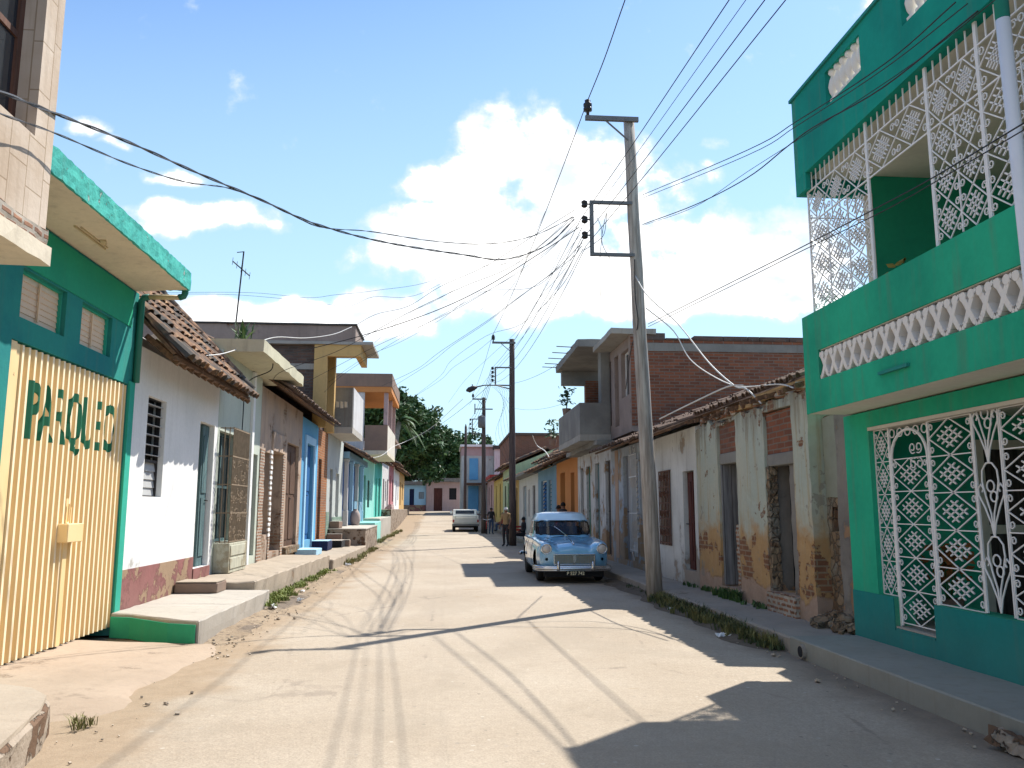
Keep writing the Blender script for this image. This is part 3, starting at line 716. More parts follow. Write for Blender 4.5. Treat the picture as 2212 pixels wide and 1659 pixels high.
mb = MB(); mb.prism([(-4.24, 57.02), (-3.6, 57.02), (-4.0, 96), (-4.24, 96)], 'z', -.05, 1.6); tag(mb.build('terrace', M['broken'], None, bevel=.02, sub=1, jitter=.01), kind='structure')

def step(label, mat, boxes, jit=.005, top=None):
    x0, x1, y0, y1, z0, z1 = boxes[0]; r = thing('doorstep', label, 'step', ((x0+x1)/2, (y0+y1)/2, z0))
    mb = MB()
    for b in boxes: mb.box(*b)
    mb.build('step', mat, r, bevel=.012, sub=.4, jitter=jit)
    if top:
        t = MB()
        for b in boxes: t.box(b[0]+.01, b[1]-.01, b[2]+.01, b[3]-.01, b[5]+.009, b[5]+.022)
        t.build('tread', top, r)
    return r
step('small reddish brown block step below the white house door', M['rust_conc'], [(-4.22, -3.56, 13.7, 14.28, .29, .445)], top=M['pave_l'])
step('blue painted block step at the tall blue door', M['light_blue'], [(-4.22, -3.62, 24.3, 25.4, .29, .47)])
step('dark blue sided step beside the brick pillar', M['wood_navy'], [(-4.22, -3.7, 27.2, 28.3, .29, .58)], top=M['light_blue'])
step('black sided block step with a pale top at the grey house', M['shade'], [(-4.22, -3.5, 29.2, 30.2, .29, .52)], top=M['conc_light'])
step('pair of brown concrete steps climbing to the raised terrace', M['rust_conc'], [(-4.22, -3.35, 30.28, 30.62, .29, .50), (-4.22, -3.68, 30.625, 30.99, .29, .70)], top=M['conc_light'])
step('small brown block on the near end of the terrace', M['rust_conc'], [(-4.22, -3.86, 31.3, 32.3, .905, 1.14)], top=M['conc_light'])
step('pale pink steps in front of the rose house', M['pinkish'], [(-4.2, -3.75, 60, 63, 1.6, 1.78), (-4.2, -3.95, 63.01, 66, 1.6, 1.96)])

# right pavement: smooth new kerb by the green house, older concrete beyond
mb = MB(); mb.prism([(3.92, -4), (4.9, -4), (4.9, 9.38), (3.9, 9.38)], 'z', -.08, .185)
tag(mb.build('pavement', M['kerb_new'], None, bevel=.012, sub=.6, jitter=.003), kind='structure')
mb = MB(); mb.prism([(3.93, 9.40), (4.95, 9.40), (5.0, 26), (3.86, 26)], 'z', -.08, .165)
tag(mb.build('pavement', M['pave'], None, bevel=.02, sub=.4, jitter=.008), kind='structure')
mb = MB(); mb.prism([(3.86, 26.02), (5.0, 26.02), (4.9, 55), (3.75, 55)], 'z', -.08, .15)
tag(mb.build('pavement', M['pave'], None, bevel=.02, sub=1, jitter=.008), kind='structure')
mb = MB()
for a, b in ((55, 66), (66, 78), (78, 90)):
    mb.prism([(3.7, a+.01), (4.9, a+.01), (4.9, b), (3.7, b)], 'z', gz(a)-.2, gz((a+b)/2)+.16)
tag(mb.build('pavement', M['pave'], None), kind='structure')
mb = MB(); mb.lathe([(.075, 0), (.075, .05)], (3.86, 9.0, .075), 14, axis='x'); mb.lathe([(.058, -.002), (.058, .04)], (3.856, 9.0, .075), 14, axis='x', m=1)
tag(mb.build('drain_spout', [M['conc'], M['shade']], None), 'round dark drain hole in the kerb below the green house', 'drain')
# broken piece of kerb at the right edge of the picture
for k, (x, y, s, lab) in enumerate([(3.83, 5.55, .09, 'larger broken lump of kerb lying in the right gutter'), (3.8, 5.15, .06, 'smaller broken lump of kerb nearest in the right gutter')]):
    mb = MB(); mb.obox((x, y, s*.5), (s, s*1.5, s*.6), (.2, .25, .4+k)); tag(mb.build('kerb_fragment', M['broken'], None, sub=.06, jitter=.012), lab, 'rubble', 'broken kerb lumps')

mb = MB(); ys = fr(9.3, 19, 60)
for a, b in zip(ys, ys[1:]):
    def e(y): return 3.52+.07*math.sin(y*1.7)+.05*math.sin(y*4.1)
    for k in range(3):
        def X(y, k): return e(y)+(3.97-e(y))*k/3
        def Zs(k, y): f = max(0, min(1, (y-9.35)/1.0)); return ([-.02, .02, .04, .05][k]+.008*math.sin(y*6+k))*f-.03*(1-f)
        mb.face([(X(a,k),a,Zs(k,a)),(X(a,k+1),a,Zs(k+1,a)),(X(b,k+1),b,Zs(k+1,b)),(X(b,k),b,Zs(k,b))])
tag(mb.build('gutter_earth', M['gutter'], None, smooth=True), kind='structure')

# ------------------------------------------------------------------ grass and weeds
def tufts(name, label, cat, spots, mat, hmin, hmax, blades, seed, wid=.008, spread=.07):
    rr = random.Random(seed); mb = MB()
    for (x, y, z, k) in spots:
        for _ in range(int(blades*k)):
            a = rr.uniform(0, 2*PI); d = rr.uniform(0, spread); h = rr.uniform(hmin, hmax)*k; le = rr.uniform(.2, 1.)*h*.8; b = rr.uniform(0, 2*PI)
            p = Vector((x+d*math.cos(a), y+d*math.sin(a), z)); q = p+Vector((math.cos(b)*le*.4, math.sin(b)*le*.4, h*.65)); t = p+Vector((math.cos(b)*le, math.sin(b)*le, h*rr.uniform(.75, 1)))
            s = Vector((-math.sin(b), math.cos(b), 0))*wid*rr.uniform(.7, 1.6); mb.face([p-s, p+s, q+s*.8, q-s*.8]); mb.face([q-s*.8, q+s*.8, t])
    return tag(mb.build(name, mat, None, recalc=False), label, cat, kind='stuff')
rr = random.Random(21)
sp = [(3.82+rr.gauss(0, .075), 9.45+5.3*rr.random()**.8, 0, rr.choice([.3,.5,.7,.9,1.3])) for _ in range(190)] + [(3.85+rr.gauss(0, .05), rr.uniform(14.8, 17.5), 0, rr.uniform(.4, .8)) for _ in range(25)]
tufts('weeds', 'dense strip of green weeds growing against the right kerb', 'weeds', sp, M['weed'], .04, .17, 22, 1, .008, .10)
sp = [(3.80+rr.gauss(0, .09), 9.5+5.3*rr.random(), 0, rr.uniform(.6, 1.1)) for _ in range(130)]
tufts('dry_weeds', 'yellowed dry weeds mixed into the right kerb strip', 'weeds', sp, M['drygrass'], .05, .22, 24, 2, .006, .06)
sp = [(-2.98+rr.gauss(0, .10), rr.uniform(14.2, 22.), .05, rr.uniform(.5, 1.1)) for _ in range(110)] + [(-2.95+rr.gauss(0, .1), rr.uniform(13.9, 16), .05, rr.uniform(.7, 1.2)) for _ in range(45)]
tufts('grass', 'bright grass at the foot of the left pavement', 'grass', sp, M['sun_grass'], .03, .11, 26, 3, .009, .08)
sp = [(-2.75+rr.gauss(0, .08), rr.uniform(24, 34.), .04, rr.uniform(.5, 1.1)) for _ in range(60)] + [(-3.1+rr.gauss(0, .1), rr.uniform(36, 60), .05, 1.3) for _ in range(60)]
tufts('dry_grass', 'dry yellowish grass below the left terrace', 'grass', sp, M['drygrass'], .05, .16, 22, 4, .01, .1)
sp = [(4.62+rr.gauss(0, .04), y, .165, k) for y, k in [(rr.uniform(12.9, 14.2), rr.uniform(.6, 1.1)) for _ in range(22)] + [(rr.uniform(12, 12.9), rr.uniform(.3, .6)) for _ in range(8)] + [(rr.uniform(14.2, 16), .5) for _ in range(8)]]
tufts('doorway_weeds', 'dark leafy weeds at the foot of the peeling house wall', 'weeds', sp, M['leaf2'], .08, .22, 22, 5, .012, .05)
tufts('corner_weed', 'small dry weed at the end of the near left pavement', 'weeds', [(-2.66, 6.62, 0, 1.), (-2.62, 6.72, 0, .8), (-2.75, 6.80, .0, .7)], M['drygrass'], .04, .13, 30, 6, .004, .05)
for k, (x, y, sx, lab) in enumerate([(-2.75, 14.0, .09, 'crumpled white paper on the grass by the first left step'), (-2.5, 15.0, .06, 'white scrap near the road edge beside the grass'), (-2.72, 16.6, .05, 'small white scrap farther along the left grass'), (3.55, 10.6, .07, 'white wrapper lying in the right gutter below the weeds'), (-2.72, 24.2, .09, 'white litter on the left verge past the second pavement'), (3.66, 13.4, .05, 'small pale scrap in the right gutter near the pole'), (4.3, 6.2, .02, 'tiny pale chip lying on the right pavement')]):
    mb = MB(); rr = random.Random(k+70)
    for _ in range(7): mb.obox((x+rr.gauss(0, sx*.5), y+rr.gauss(0, sx*.6), sx*.3+(.165 if x > 4 else .03 if x < 0 else 0)), (sx*.5, sx*.35, .004), (rr.uniform(-.9,.9), rr.uniform(-.9,.9), rr.uniform(0,3)))
    tag(mb.build('litter', M['paper'], None), lab, 'litter', 'scraps of litter')
# ================================================================== LEFT SIDE
L, O = -1, 'open'
# ---- beige masonry house whose upper floor overhangs the pavement
B = thing('masonry_house', 'beige stone faced house with an upper floor jutting out above the street', 'house', (-6, 4, 0))
def beige_mat():
    m, g, b = new_mat('beige_stone_facing', .92, 0, .15); p = g.pos(); s = g.sep(p)
    c = g.mix(g.ramp(g.noise(p, 1.2, 7, .6), .35, .65), (.50,.39,.29), (.60,.50,.40))
    bt = g.n('ShaderNodeTexBrick'); bt.offset = .37; bt.squash = .7; bt.squash_frequency = 3
    g.l(g.comb(s[2], g.math('ADD', s[0], s[1]), 0.), bt.inputs['Vector'])
    bt.inputs['Scale'].default_value = 1; bt.inputs['Brick Width'].default_value = .62; bt.inputs['Row Height'].default_value = .27
    bt.inputs['Mortar Size'].default_value = .006; bt.inputs['Color1'].default_value = (1,1,1,1); bt.inputs['Color2'].default_value = (.88,.86,.84,1); bt.inputs['Mortar'].default_value = (.62,.57,.5,1)
    c = g.mix(1., c, bt.outputs[0], 'MULTIPLY'); c = g.mix(g.math('MULTIPLY', g.ramp(g.noise(g.mapping(p, (6,6,.4)), 2, 5), .5, .75), .35), c, (.3,.22,.15))
    g.put(b.inputs['Base Color'], c); g.l(g.bump(g.math('ADD', g.math('MULTIPLY', bt.outputs[1], -1.), g.math('MULTIPLY', g.noise(p, 22, 4), .4)), .5, .015), b.inputs['Normal']); return m
M['beige'] = beige_mat()
mb = MB(); wall_grid(mb, -1, -3.4, 1.0, 7.03, 3.93, 9.4, [(3.6, 6.72, 4.64, 7.2)], th=.34)
mb.box(-3.742, -8, 6.83, 7.03, 3.93, 9.4); mb.box(-3.742, -8, 1, 1.2, 3.93, 9.4); mb.box(-7.8, -8, 1.2, 6.83, 3.93, 9.4); mb.box(-3.742, -7.8, 1.2, 6.83, 9.2, 9.38)
mb.build('upper_wall', M['beige'], B)
box_part('brick_course', B, M['brick_band'], (-3.385, -4.2, 1.0, 7.04, 3.80, 3.928), sub=.12, jit=.012)
box_part('floor_slab', B, M['soffit'], (-3.36, -8, .98, 7.07, 3.64, 3.798), sub=.3, jit=.006)
box_part('ground_wall', B, M['beige'], (-4.3, -8, 1, 7.0, 0, 3.637))
panes_win(-1, -3.4, (3.6, 6.72, 4.64, 7.2), B, M['frame_brown'], rec=.17, cols=5, rows=3, fw=.07)
# ---- green garage
G = thing('garage', 'green garage with a corrugated cream gate and wide flat canopy', 'garage', (-6, 9.3, 0))
gx = -4.25
mb = MB(); wall_grid(mb, -1, gx, 7.06, 11.52, 0, 4.55, [(8.32, 11.33, 0, 3.26), (8.42, 9.40, 3.50, 4.01), (9.80, 10.68, 3.50, 4.01)], th=.3)
shell(mb, -1, gx, 7.06, 11.52, 0, 4.55, 6, th=.3); mb.build('wall', M['teal_garage'], G)
box_part('lintel', G, M['green_dark'], (gx+.012, gx+.002, 7.1, 11.3, 4.03, 4.52))
box_part('post', G, M['green_post'], (gx+.03, gx+.001, 11.34, 11.515, .0, 3.3))
box_part('floor_slab', G, M['conc'], (gx-.32, gx-5.9, 7.3, 11.3, 0.02, .06))
for k, (a, b) in enumerate(((8.42, 9.40), (9.80, 10.68))):
    louver_win(-1, gx, (a, b, 3.50, 4.01), G, M['louver_cream'], rec=.07, n=7, frame=M['green_post'], tilt=.16, mull=0, fw=.025)
    box_part('window_mullion', G, M['louver_cream'], (gx-.055, gx-.07, (a+b)/2-.012, (a+b)/2+.012, 3.55, 3.96))
mb = MB(); mb.prism([(gx+.02, 4.56), (-3.56, 4.60), (-3.56, 4.82), (gx+.02, 4.86), (gx-3, 4.86), (gx-3, 4.56)], 'y', 6.9, 11.42)
cn = mb.build('canopy', [M['soffit']], G, sub=.3, jitter=.004)
mb = MB(); mb.box(-3.565, -3.535, 6.9, 11.43, 4.585, 4.835); mb.box(-3.56, gx+.02, 11.425, 11.45, 4.59, 4.835); mb.build('canopy_edge', M['teal_edge'], cn, sub=.08, jitter=.006)
mb = MB(); mb.box(-3.95, -3.93, 8.75, 9.55, 4.555, 4.595); mb.box(-3.90, -3.89, 8.8, 9.5, 4.56, 4.595); mb.obox((-3.86, 9.3, 4.575), (.03,.07,.012), (0,0,.3)); mb.build('lamp_bracket', M['pipe_cream'], cn)
# rain pipe from the canopy to the wall corner
mb = MB(); mb.tube([(-3.62, 11.47, 4.74), (-3.62, 11.47, 4.56), (-3.64, 11.48, 4.52), (-3.70, 11.48, 4.50)], .045, 8); mb.tube([(-4.10, 11.48, 4.50), (-4.17, 11.48, 4.49), (-4.2, 11.48, 4.44), (-4.2, 11.48, 3.3)], .045, 8)
pp = mb.build('rain_pipe', M['pipe_green'], G, smooth=True)
mb = MB(); mb.tube([(-3.69, 11.48, 4.50), (-4.11, 11.48, 4.50)], .036, 8); mb.build('pipe_section', M['pipe_cream'], pp, smooth=True)
# corrugated gate
GY0, GY1, GZ0, GZ1 = 8.34, 11.32, .105, 3.24
NR = 21; PER = (GY1-.22-GY0)/NR; GX = gx-.055
def rib(y):
    """depth of the trapezoid ribs"""
    t = ((y-GY0-.2)/PER) % 1.0
    if y < GY0+.2: return .03
    return .045*max(0., min(1., min(t/.16, (0.62-t)/.16))) if t < .62 else 0.
def rib_breaks(): 
    out = []
    for k in range(NR+1):
        for t in (0, .16, .46, .62): out.append(GY0+.2+(k+t)*PER)
    return [y for y in out if GY0+.2 <= y <= GY1]
ybs = [GY0, GY0+.199] + rib_breaks() + [GY1]
ybs = sorted(set(round(y, 4) for y in ybs))
mb = MB(); zs = [GZ0, 1.2, 2.2, GZ1]
for a, b in zip(ybs, ybs[1:]):
    if b-a < 1e-4: continue
    ra, rb = rib(a+1e-5) if a > GY0+.19 else .03, rib(b-1e-5)
    for c, d in zip(zs, zs[1:]):
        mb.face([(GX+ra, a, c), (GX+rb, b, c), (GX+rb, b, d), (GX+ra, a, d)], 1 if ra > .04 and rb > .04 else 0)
        mb.face([(GX-.012+ra, a, c), (GX-.012+ra, a, d), (GX-.012+rb, b, d), (GX-.012+rb, b, c)])
    mb.face([(GX+ra, a, GZ1), (GX+rb, b, GZ1), (GX-.012+rb, b, GZ1), (GX-.012+ra, a, GZ1)])
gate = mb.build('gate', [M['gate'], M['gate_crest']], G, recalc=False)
mb = MB(); mb.box(GX-.07, GX-.02, GY0, GY0+.06, GZ0, GZ1); mb.box(GX-.07, GX-.02, GY1-.06, GY1, GZ0, GZ1); mb.box(GX-.068, GX-.022, GY0+.06, GY1-.06, GZ1-.07, GZ1-.002); mb.box(GX-.068, GX-.022, GY0+.06, GY1-.06, GZ0+.1, GZ0+.2)
mb.box(GX-.02, GX+.045, GY0-.012, GY0+.11, GZ0, GZ1+.01); mb.build('gate_frame', M['gate'], gate)
mb = MB(); mb.box(GX+.04, GX+.16, 9.64, 10.04, 1.235, 1.44); lk = mb.build('lock_box', M['gate'], gate, bevel=.006)
mb = MB(); mb.box(GX+.036, GX+.05, 9.80, 9.86, 1.445, 1.72); mb.box(GX+.036, GX+.05, 9.93, 9.95, 1.445, 1.62); mb.box(GX+.038, GX+.062, 9.78, 9.88, GZ0, 1.233); mb.tube([(GX+.07, 9.83, 1.46), (GX+.07, 9.83, 1.66)], .01, 6); mb.build('bolt', M['gate'], lk)
# painted word on the gate, following the ribs
def gate_text(word, y0, y1, z0, z1):
    cu = bpy.data.curves.new('word', 'FONT'); cu.body = word; cu.size = 1; cu.fill_mode = 'BOTH'; cu.space_character = 1.06
    cu.offset = .016
    t = bpy.data.objects.new('word', cu); COL.objects.link(t); bpy.context.view_layer.update()
    me = bpy.data.meshes.new_from_object(t.evaluated_get(bpy.context.evaluated_depsgraph_get())); bpy.data.objects.remove(t)
    xs = [v.co.x for v in me.vertices]; zs_ = [v.co.y for v in me.vertices]; xa, xb, za, zb = min(xs), max(xs), -.02, .71
    bm = bmesh.new(); bm.from_mesh(me)
    for v in bm.verts: v.co = Vector((0, y0+(v.co.x-xa)/(xb-xa)*(y1-y0), z0+(v.co.y-za)/(zb-za)*(z1-z0)))
    for yb in ybs:
        bmesh.ops.bisect_plane(bm, geom=bm.verts[:]+bm.edges[:]+bm.faces[:], plane_co=(0, yb, 0), plane_no=(0, 1, 0), dist=1e-6)
    for f in list(bm.faces): # stencil gaps where the ribs lost their paint
        c = f.calc_center_median(); t = ((c.y-GY0-.2)/PER) % 1.0
        if .46 < t < .62 : bm.faces.remove(f)
    off = root_loc(gate)
    for v in bm.verts: v.co = Vector((GX+rib(v.co.y)+.003, v.co.y, v.co.z))-Vector(off)
    bmesh.ops.triangulate(bm, faces=bm.faces)
    bm.normal_update()
    for f in bm.faces:
        if f.normal.x < 0: f.normal_flip()
    bm.to_mesh(me); bm.free(); me.materials.clear(); me.materials.append(M['green_letter'])
    o = bpy.data.objects.new('lettering', me); COL.objects.link(o); o.parent = gate
gate_text('PARQUEO', 8.80, 11.05, 2.31, 2.93)

# ---- white house with a clay tile roof
H = house('limewashed_house', 'whitewashed house with maroon base, louvred window and sagging clay tile roof', 'house', L, 11.545, 15.83, .285, 3.86, M['white_wall'],
          [(12.14, 12.92, 1.78, 3.22, 'none'), (14.72, 15.62, .60, 3.12, 'half', M['wood_teal'])], depth=4.6, gable=1.5)
w_ = louver_win(-1, XL, (12.14, 12.92, 2.30, 3.22), H, M['louver_grey'], rec=.10, n=6, frame=M['iron_dark'], tilt=1.45, fw=.02)
louver_win(-1, XL, (12.14, 12.92, 1.78, 2.299), H, M['louver_grey'], rec=.10, n=4, frame=M['iron_dark'], tilt=.18, fw=.02)
mb = MB(); wall_grid(mb, -1, XL+.013, 11.56, 14.70, .2, .80, [], th=.011); mb.build('dado', M['maroon_dado'], H)
box_part('door_sill', H, M['maroon_dado'], (XL+.03, XL+.001, 14.68, 15.66, .29, .598))
r_ = barrel_roof(-1, 11.56, 15.9, -3.72, 3.74, 2.2, 2.3, 'roof', H, miss=.05, pitch=.26, course=.4)
mb = MB()
for i in range(13): y = 11.7+i*.35; mb.obox((-3.95, y, 3.80), (.30, .035, .04), (0, .70, 0))
mb.box(-3.76, -3.70, 11.56, 15.9, 3.64, 3.70); mb.build('rafters', M['wood_rafter'], H)
# verge of big cap tiles at the near and far ends
mb = MB()
for yv in (15.86,):
    for i in range(9):
        s0 = i*.36; a = (-3.68-s0*.691, yv, 3.83+s0*.723); b = (-3.68-(s0+.42)*.691, yv, 3.84+(s0+.42)*.723)
        mb.tube([a, b], [.105, .085], 8)
mb.build('verge_tiles', M['tile'], H, smooth=True)

# ---- pale green house with a concrete canopy and pale timber window box
H = house('rendered_house', 'pale green house with a thick concrete canopy and tall rusty window cage', 'house', L, 15.85, 19.42, .42, 4.62, M['pale_green'],
          [(15.98, 17.28, .98, 3.08, 'panes', M['wood_teal']), (17.46, 18.35, .58, 3.0, 'deepdoor', M['wood_brown']), (18.58, 19.24, .58, 2.82, 'door', M['wood_dark'])], depth=6)
c_ = slab_roof(-5.5, -3.5, 15.95, 20.5, 4.60, 4.84, M['canopy_cream'], H, 'canopy')
box_part('pilaster', H, M['white_wall'], (XL+.06, XL+.001, 18.37, 18.56, .42, 4.59))
# tall projecting cage of thin bars on a pale panelled base
mb = MB()
for y in fr(16.0, 17.25, 18): mb.tube([(-3.99, y, .98), (-3.99, y, 3.14)], .010, 5)
for z in fr(1.0, 3.12, 4): mb.box(-4.0, -3.98, 15.97, 17.28, z-.012, z+.012); mb.box(-4.24, -4.0, 15.97, 15.985, z-.01, z+.01); mb.box(-4.24, -4.0, 17.265, 17.28, z-.01, z+.01)
for x in (-4.06, -4.15): mb.tube([(x, 15.98, .98), (x, 15.98, 3.14)], .010, 5); mb.tube([(x, 17.27, .98), (x, 17.27, 3.14)], .010, 5)
rr = random.Random(4)
for i in range(70): # scroll work
    y, z = 16.0+1.25*rr.random(), rr.choice([1.15, 1.5, 1.85, 2.2, 2.5])+rr.uniform(-.1,.1)
    mb.tube([(-3.985, y+.05*math.cos(q), z+.05*math.sin(q)) for q in fr(0, 5.5, 8)], .008, 4)
mb.build('window_cage', M['iron_pale'], H)
mb = MB(); mb.box(-3.96, -4.245, 15.94, 17.30, .43, .975); mb.box(-3.945, -3.959, 16.0, 17.24, .50, .70); mb.box(-3.945, -3.959, 16.0, 17.24, .74, .93); mb.build('window_base', M['wood_panel'], H, bevel=.006)
# clump of weeds on the canopy
P_ = thing('rooftop_plant', 'small spiky plant growing on the pale concrete canopy', 'plant', (-4.0, 16.25, 4.84)); mb = MB(); rr = random.Random(9)
for i in range(34):
    a = rr.uniform(0, 2*PI); h = rr.uniform(.2, .5); le = rr.uniform(.06, .28); s = Vector((-math.sin(a), math.cos(a), 0))*.022; p = Vector((-4+rr.gauss(0,.06), 16.25+rr.gauss(0,.06), 4.84)); q = p+Vector((math.cos(a)*le*.5, math.sin(a)*le*.5, h*.7)); t = p+Vector((math.cos(a)*le, math.sin(a)*le, h))
    mb.face([p-s*.4, p+s*.4, q+s, q-s]); mb.face([q-s, q+s, t])
mb.build('leaves', M['leaf2'], P_, recalc=False)

# ---- ruined house with exposed brick
H = house('ruined_house', 'crumbling sand coloured house with bare brick edges and dark empty doorways', 'house', L, 19.44, 25.02, .42, 4.45, M['peel_sand'],
          [(19.95, 20.62, 1.0, 2.95, O), (20.85, 22.15, .56, 3.02, O), (22.75, 24.55, .60, 3.4, 'door', M['wood_brown'])], depth=5, gable=1.2)
for (a, b) in ((19.46, 19.93), (20.64, 20.83), (22.17, 22.45)): box_part('brick_edge', H, M['brick_band'], (XL+.02, XL+.001, a, b, .42, 3.0), sub=.2, jit=.012)
mb = MB()
for i in range(17):
    z = .95+i*.125; mb.box(XL+.035, XL+.002, 20.56, 20.78, z, z+.07)
mb.build('quoin', M['white_wall'], H, jitter=.008)
box_part('door_lintel', H, M['peel_sand'], (XL+.05, XL+.001, 20.7, 22.3, 3.03, 3.5), sub=.2, jit=.015)
box_part('door_sill', H, M['rubble'], (XL+.10, XL+.001, 22.6, 24.7, .42, .595), sub=.2, jit=.012)
barrel_roof(-1, 19.5, 28.3, -3.72, 4.42, 2.2, 1.3, 'roof', H, miss=.16, rnd=4, ridge=False, mat=M['tile_old'])
# ---- tall narrow blue house
H = house('blue_house', 'narrow bright blue house with one tall blue door', 'house', L, 25.04, 28.15, .29, 4.35, M['sky_blue'], [(25.75, 27.2, .66, 3.62, 'door', M['wood_blue'])], depth=5)
mb = MB(); wall_grid(mb, -1, XL+.05, 25.5, 27.45, .29, 3.85, [(25.75, 27.2, .2, 3.62)], th=.048); mb.build('door_surround', M['light_blue'], H)
# ---- brick pier
H = house('terraced_house', 'bare orange brick house carrying an upper floor with broad flat roof and ochre portal', 'house', L, 28.17, 30.5, .29, 4.3, M['brick_orange'], [(28.4, 29.1, .6, 3.3, 'door', M['wood_maroon'])], depth=5)
U = box_part('upper_floor', H, M['brick_dark'], (-4.35, -11.2, 28.18, 30.4, 4.32, 7.14))
box_part('tie_beam', H, M['conc'], (-4.36, -11.1, 28.15, 28.178, 6.3, 6.5))
rf = box_part('roof_slab', H, M['conc'], (-2.5, -11.4, 27.95, 30.6, 7.142, 7.24), sub=.6, jit=.01)
box_part('roof_edge', rf, M['brown_render'], (-3.1, -11.35, 28.0, 30.5, 7.242, 7.80), sub=.6, jit=.01)
box_part('coping', rf, M['roof_dark'], (-3.05, -11.4, 27.95, 30.55, 7.802, 7.86), sub=.6, jit=.008)
mb = MB(); mb.prism([(-4.46, 4.32), (-4.02, 4.32), (-4.02, 6.74), (-2.9, 6.74), (-2.9, 7.14), (-4.46, 7.14)], 'y', 28.0, 28.17); mb.box(-2.9, -3.1, 28.172, 30.3, 6.74, 7.14); mb.box(-4.02, -4.34, 30.0, 30.35, 4.32, 7.139); mb.build('portal', M['ochre'], H)

# ---- pale grey house with the grey concrete balcony
H = house('grey_house', 'pale grey green house under a heavy grey concrete balcony', 'house', L, 30.52, 35.2, .29, 4.35, M['pale_grey'],
          [(31.3, 32.1, .9, 3.1, 'door', M['wood_grey']), (33.0, 34.0, 1.3, 3.0, 'louver')], depth=6)
box_part('flat_roof', H, M['conc'], (XL-.05, XL-6, 30.52, 35.2, 4.353, 4.5))
box_part('tile_base', H, brickm('green_wall_tile', (.26,.36,.28), (.20,.30,.23), (.34,.4,.34), w=.4, hgt=.2, ms=.012, dirt=.2, bump=.2, seed=6.6), (XL+.012, XL+.001, 30.55, 31.28, .3, 1.5), (XL+.012, XL+.001, 32.12, 35.15, .91, 1.3))
bl = box_part('balcony', H, M['conc_light'], (-3.40, XL+.001, 30.6, 34.4, 4.36, 4.58), sub=.4, jit=.008)
box_part('parapet', bl, M['dark_conc'], (-3.42, -4.24, 30.62, 30.80, 4.582, 6.05))  # near side darker than the sunlit front, its shade put into the colour
box_part('front_parapet', bl, M['off_white'], (-3.40, -3.56, 30.81, 34.38, 4.582, 6.07))
for i in range(4): box_part('light_patch', bl, M['cream'], (-4.16+.15*i, -4.06+.15*i, 30.60, 30.619, 5.28+.03*(i%2), 5.52), jit=.01)  # cream plates standing in for light showing through the parapet
# ---- dark blue house with a porch of columns
H = house('porch_house', 'dark blue house behind a porch with slim columns on the terrace', 'house', L, 35.22, 43.6, .86, 4.5, M['deep_blue'], [(36.2, 37.3, .95, 3.2, 'door', M['wood_navy']), (38.6, 39.7, .95, 3.2, 'door', M['wood_maroon']), (41, 42.2, 1.5, 3.1, 'bars')], depth=6, xw=-4.6)
for k, y in enumerate((35.6, 37.6, 39.8, 42.2)):
    mb = MB(); mb.box(-4.26, -4.05, y-.14, y+.14, .905 if y < 38 else 1.005, 1.55); mb.box(-4.24, -4.07, y-.10, y+.10, 1.552, 3.6); mb.box(-4.27, -4.04, y-.15, y+.15, 3.602, 3.72)
    mb.build('column', M['light_blue'] if k % 2 else M['off_white'], H, bevel=.015)
box_part('porch_beam', H, M['steel_blue'], (-4.0, -4.59, 35.25, 43.58, 3.725, 4.0))
for a in ((-4.28, -4.05, 38.15, 39.2, 1.01, 1.95), (-4.28, -4.05, 40.4, 41.6, 1.01, 1.95)): box_part('porch_wall', H, M['steel_blue'], a)
barrel_roof(-1, 35.2, 43.6, -3.55, 3.95, 2.0, 1.0, 'roof', H, miss=.08, rnd=6, ridge=False)
# clay jar on the terrace
mb = MB(); mb.lathe([(.15,0),(.19,.05),(.22,.22),(.22,.36),(.19,.52),(.12,.63),(.08,.67),(.10,.71)], (-3.92, 37.4, .902), 20)
tag(mb.build('clay_jar', M['clay'], None, smooth=True), 'tall pale clay jar standing on the terrace in front of the porch', 'jar')
# ---- house with orange and brick balcony
H = house('balcony_house', 'orange trimmed house with a rusty walled upper balcony', 'house', L, 43.62, 51.0, 1.0, 4.44, M['turq_light'], [(44.3, 45.5, 1.1, 3.4, 'door', M['wood_green']), (46.5, 47.8, 1.7, 3.2, 'bars')], depth=6)
bl = box_part('balcony', H, M['soffit'], (-3.05, -10.2, 44.0, 50.8, 4.45, 4.66))
box_part('parapet', bl, M['rust_conc'], (-3.06, -4.24, 44.02, 44.2, 4.662, 6.0))
box_part('front_parapet', bl, M['cream'], (-3.05, -3.2, 44.21, 50.78, 4.662, 6.02))
for y in (44.1, 47.4, 50.55): box_part('column', bl, M['pinkish'], (-3.28, -3.06, y, y+.22, 6.03, 7.75))
box_part('upper_wall', H, M['rust_conc'], (-6.5, -6.3, 44, 50.9, 4.67, 7.75))
box_part('upper_wall', H, M['off_white'], (-4.3, -6.2, 44.0, 44.2, 4.67, 7.75))
rf = box_part('roof', H, M['rust_conc'], (-2.85, -7.3, 43.9, 51.2, 8.05, 8.75)); box_part('eave_band', rf, M['orange'], (-2.88, -7.2, 43.93, 51.15, 7.76, 8.048))
